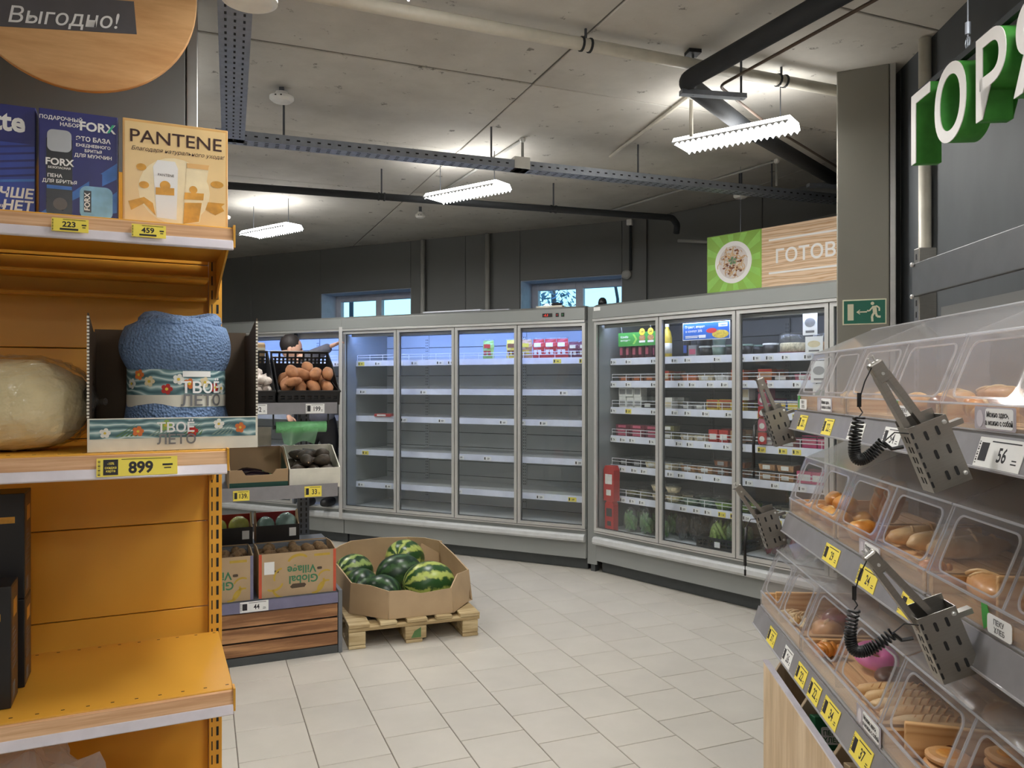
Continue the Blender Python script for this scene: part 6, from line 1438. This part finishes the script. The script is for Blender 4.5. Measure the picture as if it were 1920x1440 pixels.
# stickers on the bins
mat('sticker_grey', S(176, 170, 178), 0.5)
def sticker(ri, y, label, kind):
    x0, z0 = ROWS[ri]; M = B(x0 - 0.0016, y, z0 + 0.003) @ RZ(-90)
    t = thing('bin_sticker', label, 'sticker', M=M)
    if kind == 'text':
        MB().prism(rrect(-0.07, 0.07, 0.0, 0.043, 0.004, 2), -0.0008, 0).obj('panel', 'sticker_grey', t); MB().prism(rrect(-0.03, 0.062, 0.003, 0.040, 0.006, 2), -0.0014, -0.0008).obj('white_field', 'white_print', t)
        text('Можно здесь,', 0.014, 'ink', t, 0.012, -0.0018, 0.024, bold=0.02, sx=0.8); text('а можно с собой', 0.014, 'ink', t, 0.016, -0.0018, 0.009, bold=0.02, sx=0.8)
        MB().prism(disc(-0.05, 0.02, 0.012, 0.016), -0.0014, -0.0008).obj('cup_mark', 'clear_rail', t)
    else:
        MB().prism([(-0.05, 0.045), (-0.03, 0.046), (-0.022, 0.03), (-0.024, 0.012), (-0.04, 0.0), (-0.046, 0.015)], -0.001, 0).obj('leaf_mark', 'promo_green', t)
        MB().prism(rrect(-0.028, 0.05, 0.0, 0.034, 0.006, 2), -0.0014, -0.0002).obj('white_field', 'white_print', t)
        text('ПЕКУ', 0.013, 'ink_grey', t, 0.01, -0.0018, 0.019, bold=0.02); text('ХЛЕБ', 0.013, 'ink_grey', t, 0.012, -0.0018, 0.005, bold=0.02)
sticker(0, -1.20, 'grey sticker with white speech field on the top row by the large tong holder', 'text'); sticker(0, -0.225, 'white speech sticker on the top row near the pillar', 'text')
sticker(0, 0.01, 'green leaf sticker on the first top bin', 'leaf'); sticker(0, -0.80, 'green leaf sticker behind the tongs on the top row', 'leaf'); sticker(1, -1.26, 'green leaf sticker on the third middle bin', 'leaf'); sticker(1, -0.67, 'white lettered sticker on the second middle bin', 'text'); sticker(2, -0.93, 'white lettered sticker on the second bottom bin', 'text')
t = thing('bin_sticker', 'round white sticker on the third top bin', 'sticker', M=B(ROWS[0][0] - 0.0016, -1.37, ROWS[0][1] + 0.046) @ RZ(-90)); MB().prism(disc(0, 0.01, 0.04, 0.03), -0.001, 0).obj('disc', 'white_print', t); MB().box(-0.02, 0.02, -0.0014, -0.001, 0.0, 0.004).obj('print', 'ink_grey', t)
# ------------------------------------------------------------------ baked goods
def mat_bread(name, a, b, c, sc=14, rough=0.35): mat_ramp(name, [(0.25, a), (0.5, b), (0.75, c)], sc, rough=rough, bump=0.15, coat=0.15)
mat_bread('bread_gold', S(176, 98, 34), S(214, 142, 62), S(236, 190, 110)); mat_bread('bread_brown', S(96, 52, 30), S(134, 78, 46), S(164, 106, 66)); mat_bread('bread_pale', S(206, 156, 98), S(228, 190, 138), S(240, 214, 172)); mat_bread('bread_tan', S(180, 120, 70), S(206, 152, 98), S(220, 176, 124)); mat('icing_pink', S(226, 110, 176), 0.35); mat('icing_white', S(244, 236, 220), 0.4); mat('choc', S(84, 50, 36), 0.35); mat('sugar', S(248, 226, 180), 0.8)
def bun(M, m='bread_gold', r=0.045, k=0, lab='golden bun', cat='bun', grp=None, top=None):
    t = thing('bun', lab, cat, group=grp, M=M); MB().blob(r, r * 0.95, r * 0.68, T(0, 0, r * 0.68), 18, 12, 0.15, 2.2, k).obj('crust', m, t, smooth=True)
    MB().blob(r * 0.55, r * 0.18, r * 0.12, T(0, 0, r * 1.28) @ RZ(30 * k), 12, 8, 0.3, 3, k).obj('glaze', top or 'bread_pale', t, smooth=True); return t
def croissant(M, m='bread_gold', s=1.0, k=0, lab='golden croissant', grp=None):
    t = thing('croissant', lab, 'croissant', group=grp, M=M); body = MB()
    for i in range(7):
        a = R(-70 + 140 * i / 6); rr_ = 0.026 * (1 - 0.55 * abs(i - 3) / 3) * s
        body.blob(rr_ * 0.8, rr_ * 1.2, rr_, T(0.05 * s * math.sin(a), 0.05 * s * math.cos(a) - 0.02, 0.026 * s) @ RZ(-math.degrees(a)), 12, 8, 0.1, 2, k + i)
    body.obj('crust', m, t, smooth=True); MB().blob(0.012 * s, 0.01 * s, 0.006 * s, T(0, 0.03 * s, 0.05 * s), 10, 6, 0.3, 3, k).obj('glaze', 'bread_pale', t, smooth=True)
def roll(M, m='bread_gold', L=0.08, r=0.026, k=0, lab='golden long roll', stripes=0, sm='choc', cat='roll', grp=None, name='bread_roll'):
    t = thing(name, lab, cat, group=grp, M=M); MB().blob(L, r, r * 0.85, T(0, 0, r * 0.85), 18, 12, 0.10, 2, k, 0.85).obj('crust', m, t, smooth=True)
    sb = MB()
    n = stripes or 3
    for j in range(n):
        x = -L * 0.75 + 1.5 * L * (j + 0.5) / n; q = math.sqrt(max(0.05, 1 - (x / L) ** 2))
        pts = [(x + 0.006 * i, r * q * 0.96 * math.sin(R(-55 + 22 * i)), r * 0.85 + r * 0.88 * q * math.cos(R(-55 + 22 * i))) for i in range(6)]
        sb.tube(pts, 0.0022 if stripes else 0.004, 6)
    sb.obj('stripes' if stripes else 'slashes', sm if stripes else 'bread_pale', t, smooth=True)
def donut(M, lab, ic='icing_pink'):
    t = thing('donut', lab, 'donut', M=M)
    def tor(R0, r0, z, a0, a1, n=24, m=10, sq=0.8):
        vs_, fs = [], []
        for i in range(n):
            for j in range(m + 1):
                a = R(a0 + (a1 - a0) * j / m); th_ = 2 * math.pi * i / n; vs_.append(((R0 + r0 * math.cos(a)) * math.cos(th_), (R0 + r0 * math.cos(a)) * math.sin(th_), z + r0 * sq * math.sin(a)))
        for i in range(n):
            for j in range(m): fs.append((i * (m + 1) + j, ((i + 1) % n) * (m + 1) + j, ((i + 1) % n) * (m + 1) + j + 1, i * (m + 1) + j + 1))
        return MB().add(vs_, fs)
    tor(0.034, 0.022, 0.018, 0, 360).obj('dough', 'bread_tan', t, smooth=True); tor(0.034, 0.0235, 0.018, -5, 185).obj('icing', ic, t, smooth=True)
def cookie(M, lab, grp, m='bread_tan'):
    t = thing('cookie', lab, 'cookie', group=grp, M=M); MB().lathe([(0.036, 0), (0.041, 0.004), (0.041, 0.009), (0.034, 0.013), (0.01, 0.014)], 24).obj('biscuit', m, t, smooth=False); MB().lathe([(0.022, 0.0135), (0.018, 0.0155)], 20).obj('top_ring', 'bread_gold', t)
def inb(ri, x, y, z=0.009, rz=0, rx=0, ry=0): return B(ROWS[ri][0] + x, y, ROWS[ri][1] + z) @ RZ(rz) @ RY(ry) @ RX(rx)
rr = random.Random(21)
G1 = 'golden buns in the first middle bin'
for k, (x, y, z, r_) in enumerate([(0.05, -0.10, 0.009, 0.034), (0.06, -0.185, 0.009, 0.04), (0.13, -0.115, 0.009, 0.04), (0.05, -0.277, 0.009, 0.042), (0.13, -0.245, 0.009, 0.036), (0.045, -0.03, 0.009, 0.03), (0.088, -0.142, 0.053, 0.036), (0.086, -0.232, 0.053, 0.036)]):
    bun(inb(1, x, y, z, rr.uniform(0, 360)), 'bread_gold', r_, k, 'glossy golden bun heaped in the middle row bin by the pillar', 'bun', G1)
for k, (x, y, z) in enumerate(((0.255, -0.15, 0.072), (0.255, -0.228, 0.072))): roll(inb(1, x, y, z, 0, 0, -70), 'bread_gold', 0.075, 0.034, k, 'thick golden roll standing among the buns', 0, cat='roll', grp='standing rolls')
for k in range(3): roll(inb(1, 0.20 + 0.02 * k, -0.515 - 0.074 * k, 0.011, 20, 0, 0), 'bread_pale', 0.12, 0.032, k, 'long pale baguette piece in the first middle bin', 0, cat='bread', grp='baguette pieces')
bun(inb(1, 0.055, -0.475), 'bread_gold', 0.045, 7, 'single golden bun in front of the baguette pieces', 'bun')
croissant(inb(1, 0.07, -0.88, 0.01, 40), 'bread_gold', 0.8, 2, 'small golden pastry alone in the second middle bin')
roll(inb(1, 0.07, -1.10, 0.012, 80, 0, 0), 'bread_tan', 0.08, 0.035, 4, 'tan roll at the start of the third middle bin'); roll(inb(1, 0.20, -1.115, 0.012, 60), 'bread_pale', 0.088, 0.035, 5, 'pale roll lying behind the tan roll'); 
for k in range(4): roll(inb(1, 0.07 + 0.068 * k, -1.34 - 0.03 * k, 0.012, 78 + 3 * k), 'bread_tan', 0.085, 0.03, k, 'pale brown bread slice roll in the third middle bin', 0, cat='bread', grp='rolls in the third middle bin')
# top row
for k in range(3): roll(inb(0, 0.10 + 0.07 * k, -0.64 - 0.06 * k, 0.012 + 0.01 * k, 70 + 8 * k), 'bread_tan', 0.11, 0.03, k, 'long tan loaf lying in the second top bin', 0, cat='bread', grp='loaves in the second top bin')
for k in range(2): roll(inb(0, 0.10 + 0.09 * k, -0.17 - 0.03 * k, 0.012, 80), 'bread_pale', 0.12, 0.03, k, 'pale loaf lying in the first top bin', 0, cat='bread', grp='loaves in the first top bin')
roll(inb(0, 0.06, -0.86, 0.012, 70), 'bread_brown', 0.085, 0.03, 3, 'brown loaf behind the tongs in the second top bin')
croissant(inb(0, 0.03, -1.05, 0.009, 60, 60), 'bread_gold', 0.85, 5, 'golden pastry leaning at the front of the third top bin')
for k, (x, y, z) in enumerate(((0.10, -1.20, 0.009), (0.16, -1.28, 0.009), (0.10, -1.425, 0.009), (0.215, -1.445, 0.009), (0.275, -1.28, 0.009))): bun(inb(0, x, y, z, 40 * k), 'bread_brown', 0.05, k, 'dark brown bun in the third top bin', 'bun', 'brown buns in the third top bin', 'bread_brown')
# bottom row
for k in range(5): roll(inb(2, 0.045 + 0.022 * (k % 3), -0.085 - 0.030 * k, 0.010, 15 * k), 'sugar', 0.026, 0.012, k, 'small sugared biscuit in the first bottom bin', 0, cat='biscuit', grp='sugared biscuits', name='biscuit')
bun(inb(2, 0.165, -0.225), 'bread_brown', 0.05, 3, 'brown bun beside the sugared biscuits', 'bun', None, 'bread_brown'); bun(inb(2, 0.10, -0.322), 'bread_tan', 0.045, 8, 'tan bun in the first bottom bin', 'bun')
croissant(inb(2, 0.06, -0.492, 0.010, 20), 'bread_gold', 0.9, 9, 'bright golden pastry at the end of the first bottom bin')
donut(inb(2, 0.155, -0.547, 0.028, 0, 20), 'donut with pink icing in the second bottom bin'); donut(inb(2, 0.17, -0.662, 0.009, 0), 'donut with chocolate icing under the pink donut', 'choc')
for k in range(5): roll(inb(2, 0.12, -0.738 - 0.047 * k, 0.010, 4), 'bread_pale', 0.085, 0.0215, k, 'pale eclair with brown stripes in the second bottom bin', 7, 'bread_tan', 'eclair', 'striped eclairs', 'eclair')
bun(inb(2, 0.21, -1.265), 'bread_tan', 0.05, 2, 'round tan bun behind the eclairs', 'bun'); bun(inb(2, 0.30, -0.90), 'bread_tan', 0.045, 4, 'round tan bun at the rear of the second bottom bin', 'bun')
for k in range(4): cookie(inb(2, 0.168 + 0.003 * k, -1.16 + 0.004 * k, 0.010 + 0.016 * k), 'round brown cookie in a short stack', 'stacked cookies')
for k in range(3): cookie(inb(2, 0.07 + 0.004 * k, -1.128 + 0.003 * k, 0.010 + 0.016 * k, 0), 'round brown cookie at the front of the third bottom bin', 'front cookies')
t = thing('wood_divider', 'loose pine board laid across the third middle bin', 'board', M=inb(1, 0.03, -1.20, 0.010, -12)); MB().box(0, 0.30, -0.008, 0.008, 0, 0.085).obj('board', 'bin_wood', t, bevel=0.003); MB().flat(disc(0.12, 0.04, 0.012, 0.008), -0.0085).obj('knot', 'bread_brown', t)
t = thing('wood_divider', 'loose pine board laid across the third bottom bin', 'board', M=inb(2, 0.03, -1.04, 0.010, -12)); MB().box(0, 0.30, -0.008, 0.008, 0, 0.07).obj('board', 'bin_wood', t, bevel=0.003); MB().flat(disc(0.08, 0.03, 0.008, 0.006), -0.0085).obj('knot', 'bread_brown', t)
t = thing('wood_divider', 'loose pine board laid across the third top bin', 'board', M=inb(0, 0.03, -1.33, 0.010, -12)); MB().box(0, 0.30, -0.006, 0.006, 0, 0.06).obj('board', 'bin_wood', t, bevel=0.003); MB().flat(disc(0.15, 0.03, 0.009, 0.006), -0.0065).obj('knot', 'bread_brown', t)
t = thing('wood_divider', 'loose pine board laid across the first bottom bin', 'board', M=inb(2, 0.02, -0.05, 0.010, 0)); MB().box(0, 0.33, -0.006, 0.006, 0, 0.07).obj('board', 'bin_wood', t, bevel=0.003); MB().flat(disc(0.2, 0.03, 0.009, 0.006), -0.0065).obj('knot', 'bread_brown', t)

# ------------------------------------------------------------------ tong holders with tongs and cords
mat('coil_black', S(14, 14, 16), 0.4)
def holder(label, tlab, clab, x, y, z, tilt, coil, ttilt, tlen=0.16):
    """perforated steel pocket; wide face looks along the run towards the aisle's near end"""
    M = B(x, y, z) @ RY(-tilt)
    t = thing('tong_holder', label, 'tong holder', M=M); w, d, h = 0.072, 0.046, 0.125; th = 0.0015
    MB().box(-w / 2, w / 2, 0, th, -h, 0).obj('front_plate', 'steel', t); MB().box(-w / 2, w / 2, d - th, d, -h, 0.012).obj('rear_plate', 'steel', t)
    for s in (-1, 1): MB().box(s * w / 2 - (th if s > 0 else 0), s * w / 2 + (0 if s > 0 else th), th, d - th, -h, 0).obj('side_plate', 'steel', t)
    MB().box(-w / 2, w / 2, 0, d, -h - th, -h).obj('bottom_plate', 'steel', t)
    sl = MB()
    for i, (a, b_) in enumerate(((-0.010, -0.024), (0.012, -0.022), (-0.006, -0.062), (0.018, -0.060), (-0.002, -0.104), (0.016, -0.102))): sl.prism(rrect(a - 0.003, a + 0.003, b_ - 0.009, b_ + 0.009, 0.0028, 2), -0.0006, 0)
    for i in range(6): sl.prism(rrect(-w / 2 + 0.001, -w / 2 + 0.005, -0.014 - i * 0.019 - 0.008, -0.014 - i * 0.019 + 0.004, 0.0018, 2), -0.0006, 0)
    for i in range(5):
        for yy in (0.014, 0.026): sl.box(-w / 2 - 0.0006, -w / 2, yy, yy + 0.004, -0.03 - i * 0.02, -0.018 - i * 0.02)
    sl.obj('slots', 'slot_black', t)
    for (a, b_) in ((w / 2 - 0.008, -0.012), (w / 2 - 0.008, -h + 0.014)): MB().lathe([(0.0045, 0), (0.004, 0.002), (0.002, 0.003)], 12, T(a, 0, b_) @ RX(90)).obj('rivet', 'alu', t)
    MB().box(w / 2, w / 2 + 0.03, d * 0.3, d * 0.7, -0.03, -0.02).obj('hook', 'steel', t)
    # tongs
    tm = B(x, y, z) @ RY(-tilt) @ T(-0.006, d * 0.5, -0.05) @ RY(-ttilt)
    g_ = thing('tongs', tlab, 'tongs', M=tm)
    for s in (-1, 1):
        MB().add([(s * 0.020 - 0.006, -0.010, -0.03), (s * 0.020 + 0.006, -0.010, -0.03), (s * 0.020 + 0.006, 0.010, -0.03), (s * 0.020 - 0.006, 0.010, -0.03),
                  (s * 0.008 - 0.006, -0.009, tlen + 0.03), (s * 0.008 + 0.006, -0.009, tlen + 0.03), (s * 0.008 + 0.006, 0.009, tlen + 0.03), (s * 0.008 - 0.006, 0.009, tlen + 0.03)],
                 [(3, 2, 1, 0), (4, 5, 6, 7), (0, 1, 5, 4), (1, 2, 6, 5), (2, 3, 7, 6), (3, 0, 4, 7)]).obj('arm', 'steel', g_)
    MB().box(-0.014, 0.014, -0.0095, 0.0095, tlen + 0.012, tlen + 0.055).obj('head', 'steel', g_, bevel=0.004); MB().lathe([(0.003, 0), (0.003, 0.003)], 10, T(0, -0.0095, tlen + 0.03) @ RX(90)).obj('rivet', 'alu', g_); MB().tube([(-0.004, 0, tlen + 0.053), (-0.005, 0, tlen + 0.066), (0.005, 0, tlen + 0.066), (0.004, 0, tlen + 0.053)], 0.002, 6).obj('hang_loop', 'alu', g_)
    top = tm @ Vector((-0.012, -0.012, tlen + 0.05)); bot = M @ Vector((-w / 2 - 0.004, -0.004, -0.012))
    ex = (BM.to_3x3() @ Vector((1, 0, 0)))
    c_ = thing('security_cord', clab, 'cord', M=T(*top))
    L = lambda p: tuple(Vector(p) - top)
    if coil:
        a = top - ex * 0.022 + Vector((0, 0, -0.06)); end = bot - ex * 0.045 + Vector((0, 0, -0.012))
        MB().tube([L(top), L(top - ex * 0.012 + Vector((0, 0, -0.025))), L(a)], 0.0013, 6).obj('loop', 'coil_black', c_)
        MB().tube([L(a + Vector((0, 0, 0.014))), L(a - Vector((0, 0, 0.012)))], 0.004, 8).obj('clip', 'coil_black', c_)
        s0 = a - Vector((0, 0, 0.03)); c1 = s0 + Vector((0, 0, -0.13)) - ex * 0.03; pts = []
        MB().tube([L(a - Vector((0, 0, 0.012))), L(a + ex * 0.006 - Vector((0, 0, 0.022))), L(s0)], 0.0013, 6).obj('strand', 'coil_black', c_)
        N = 30 * 10
        for i in range(N + 1):
            q = i / N; p_ = (1 - q) ** 2 * s0 + 2 * q * (1 - q) * c1 + q * q * end; dv = (2 * (1 - q) * (c1 - s0) + 2 * q * (end - c1)).normalized()
            n1 = dv.cross(Vector((0, 1, 0))).normalized(); n2 = dv.cross(n1); th_ = 2 * math.pi * i / 10
            pts.append(L(p_ + (n1 * math.cos(th_) + n2 * math.sin(th_)) * 0.0095))
        MB().tube(pts, 0.0022, 5).obj('coil', 'coil_black', c_, smooth=True)
        MB().tube([L(end), L(end + ex * 0.02 + Vector((0, 0, 0.018))), L(bot + Vector((0, 0, 0.004)))], 0.0013, 6).obj('strand', 'coil_black', c_); MB().tube([L(end), L(end + ex * 0.015 - Vector((0, 0, 0.012))), L(end + ex * 0.035 - Vector((0, 0, 0.008)))], 0.0036, 8).obj('clip', 'coil_black', c_)
    else:
        a = bot - ex * 0.035 - Vector((0, 0, 0.03)); b_ = a - ex * 0.004 - Vector((0, 0, coil_len))
        MB().tube([L(bot), L(bot - ex * 0.02 - Vector((0, 0, 0.002))), L(a)], 0.0015, 6).obj('strand', 'coil_black', c_)
        MB().tube([L(a), L((a + b_) / 2 - ex * 0.003), L(b_)], 0.0055, 8).obj('coil', 'coil_black', c_, smooth=True)
        MB().tube([L(b_), L(b_ - Vector((0, 0, 0.02)))], 0.0014, 6).obj('loop', 'coil_black', c_); MB().tube([L(b_ - Vector((0, 0, 0.014))), L(b_ - Vector((0, 0, 0.035)))], 0.004, 8).obj('clip', 'coil_black', c_)
        MB().tube([L(top), L(top - ex * 0.01), L(top + Vector((0, 0, 0.004)))], 0.0012, 6).obj('knot', 'coil_black', c_)
coil_len = 0.15
yn = -1.22
holder('perforated steel tong holder beside the price tag reading 56', 'steel tongs standing in the holder by the top row', 'coiled black cord of the tongs by the top row', ROWS[0][0] - 0.130, yn, 1.482, 22, True, 10, 0.13)
holder('perforated steel tong holder hanging on the middle row rail', 'steel tongs leaning from the middle row holder', 'coiled black cord of the middle row tongs', ROWS[1][0] - 0.085, yn, 1.135, 22, True, 18, 0.14)
holder('perforated steel tong holder at the pillar end of the top row', 'steel tongs standing up before the packed fridge', 'stretched black cord below the pillar-end tongs', ROWS[0][0] - 0.070, 0.10, 1.460, 18, False, 2, 0.115)
coil_len = 0.135
holder('perforated steel tong holder at the pillar end of the middle row', 'single-angled steel tongs before the packed fridge', 'black cord with a loose hook below the lower tongs', ROWS[1][0] - 0.072, 0.10, 1.100, 18, False, 20, 0.12)

# ------------------------------------------------------------------ letters over the bakery
mat('sign_green', S(70, 150, 62), 0.5); mat('sign_white', S(240, 238, 236), 0.5, var=0.01)
sg = thing('letter_sign', 'white and green raised letters hanging over the bakery stand', 'sign', M=BM)
LH = 0.222
yy = 0.03
for ch_, wd in (('Г', 0.165), ('О', 0.245), ('Р', 0.205), ('Я', 0.21)):
    me_g = text_mesh(ch_, 'sign_green', 0.014, 0, 0.13); me_w = text_mesh(ch_, 'sign_white', 0.014, 0, 0.004)
    sz = LH / 0.73
    Mx = T(0.52, yy - wd / 2, 2.285) @ Matrix(((0, 0, -1, 0), (-1, 0, 0, 0), (0, 1, 0, 0), (0, 0, 0, 1))) @ Matrix.Diagonal((sz * 0.95, sz, sz, 1))
    lt = inst('letter', me_g, sg, Mx); inst('letter_face', me_w, lt, T(0, 0, 0.136))
    yy -= wd
MB().box(0.50, 0.52, -1.2, 0.02, 2.515, 2.535).obj('bar', 'dark_pipe', sg)
for y in (-0.30, -1.0):
    MB().tube([(0.51, y, 2.535), (0.51, y, CEIL - 0.005)], 0.002, 6).obj('cable', 'galv', sg); MB().tube([(0.51, y, 2.58), (0.51, y, 2.615)], 0.008, 8).obj('turnbuckle', 'galv', sg)
    MB().tube([(0.51, y + 0.012 * math.cos(a), 2.556 + 0.016 * math.sin(a)) for a in [k * math.pi / 4 for k in range(9)]], 0.003, 6).obj('ring', 'galv', sg)
# exit sign on the pillar
ex_ = thing('exit_sign', 'green emergency exit sign with running figure on the pillar', 'sign', M=T(1.61, 3.835, 0) @ RZ(-26) @ T(0.125, -0.0045, 1.902))
mat('exit_green', S(20, 104, 84), 0.5); mat('exit_cream', S(226, 224, 196), 0.5)
MB().box(-0.098, 0.098, 0, 0.004, -0.062, 0.062).obj('plate', 'exit_cream', ex_, bevel=0.001); MB().box(-0.092, 0.092, -0.0008, 0, -0.056, 0.056).obj('field', 'exit_green', ex_)
MB().box(-0.075, -0.048, -0.0014, -0.0008, -0.040, 0.040).obj('door_mark', 'exit_cream', ex_)
MB().prism([(-0.036, 0.0), (-0.02, 0.012), (-0.018, 0.009), (-0.027, 0.003), (0.012, 0.003), (0.012, -0.003), (-0.027, -0.003), (-0.018, -0.009), (-0.02, -0.012)], -0.0014, -0.0008).obj('arrow', 'exit_cream', ex_)
fg = MB()
def limb(pts, w_):
    for a, b_ in zip(pts, pts[1:]):
        a, b_ = Vector(a), Vector(b_); n = Vector((-(b_ - a).y, (b_ - a).x)).normalized() * w_; fg.prism([tuple(a + n), tuple(a - n), tuple(b_ - n), tuple(b_ + n)], -0.0014, -0.0008)
fg.prism(disc(0.036, 0.040, 0.008, None, 14), -0.0014, -0.0008); limb([(0.044, 0.028), (0.047, -0.004)], 0.009); limb([(0.04, 0.026), (0.022, 0.004), (0.012, 0.006)], 0.0035); limb([(0.052, 0.028), (0.066, 0.018), (0.066, 0.002)], 0.0035); limb([(0.044, -0.004), (0.034, -0.022), (0.036, -0.048)], 0.005); limb([(0.05, -0.004), (0.056, -0.024), (0.072, -0.026)], 0.005)
fg.obj('running_figure', 'exit_cream', ex_)
# food sign over the packed fridge
mat_wood('sign_wood', S(232, 204, 172), S(196, 154, 112), 'X', 6.0, dist=6); mat('sign_lime', S(140, 186, 70), 0.5, var=0.1, scale=4)
fs_ = thing('food_sign', 'long hanging sign with pasta plate on green and wood print', 'sign', M=FR['C'][0] @ T(0.985, 0.13, 2.215))
HS = 0.412; WS = 1.62
MB().box(0, WS, 0.002, 0.03, 0, HS).obj('board', 'sign_wood', fs_); MB().box(0.0, 0.445, 0, 0.0015, 0.0, HS).obj('green_field', 'sign_lime', fs_)
ry = MB()
for k in range(12):
    a0, a1 = R(k * 30), R(k * 30 + 13); cx, cz = 0.22, 0.205
    def clip(a):
        r1 = min(abs(0.215 / (math.cos(a) or 1e-6)), abs(0.20 / (math.sin(a) or 1e-6))); return (cx + r1 * math.cos(a), cz + r1 * math.sin(a))
    ry.flat([(cx, cz), clip(a0), clip(a1)], -0.0004)
ry.obj('rays', 'promo_lime', fs_)
MB().prism(disc(0.22, 0.205, 0.15, None, 48), -0.0016, -0.0006).obj('plate', 'sign_white', fs_); MB().prism(disc(0.22, 0.205, 0.118, None, 36), -0.0022, -0.0016).obj('plate_well', mat('plate_shade', S(216, 208, 206), 0.5), fs_)
nd = MB(); rr = random.Random(4)
for k in range(70):
    a = rr.uniform(0, 6.28); rd_ = 0.10 * math.sqrt(rr.random()); x = 0.22 + rd_ * math.cos(a); z = 0.205 + rd_ * math.sin(a); r0 = rr.uniform(0.012, 0.035); a0 = rr.uniform(0, 6.28); ln = rr.uniform(1.2, 3.2)
    nd.tube([(x + r0 * math.cos(a0 + ln * i / 6), -0.004 - 0.002 * rr.random(), z + r0 * math.sin(a0 + ln * i / 6)) for i in range(7)], 0.0022, 5)
nd.obj('noodles', 'bread_pale', fs_)
mt = MB()
for k in range(34):
    a = rr.uniform(0, 6.28); rd_ = 0.098 * math.sqrt(rr.random()); mt.blob(rr.uniform(0.005, 0.013), 0.003, rr.uniform(0.004, 0.009), T(0.22 + rd_ * math.cos(a), -0.005, 0.205 + rd_ * math.sin(a)), 8, 6, 0.4, 3, k)
mt.obj('meat_bits', 'bread_brown', fs_)
lf = MB()
for k in range(5): lf.flat([(0.22, 0.215), (0.22 + 0.03 * math.cos(k * 1.25), 0.215 + 0.024 * math.sin(k * 1.25)), (0.22 + 0.036 * math.cos(k * 1.25 + 0.45), 0.215 + 0.03 * math.sin(k * 1.25 + 0.45)), (0.22 + 0.03 * math.cos(k * 1.25 + 0.9), 0.215 + 0.024 * math.sin(k * 1.25 + 0.9))], -0.0085)
lf.obj('basil', 'c_green', fs_)
MB().box(0.50, WS - 0.05, 0.0005, 0.0018, 0.315, 0.328).obj('white_line', 'sign_white', fs_); MB().box(0.50, WS - 0.05, 0.0005, 0.0018, 0.088, 0.101).obj('white_line', 'sign_white', fs_)
text('ГОТОВА', 0.128, 'sign_white', fs_, 0.805, 0.0015, 0.160, bold=0.016, sx=1.0)
MB().box(0, WS, 0.0, 0.034, -0.008, -0.001).obj('lower_edge', 'slot_black', fs_)
for x in (0.27, 1.35): MB().tube([(x, 0.015, HS), (x, 0.015, CEIL - 2.22)], 0.0016, 6).obj('wire', 'galv', fs_)

# tiny repeated holes stay joined  (kind_done)
for o in list(bpy.data.objects):
    if o.type == 'MESH' and o.parent and o.name.split('.')[0] in ('slots', 'perforations'): o['kind'] = 'stuff'
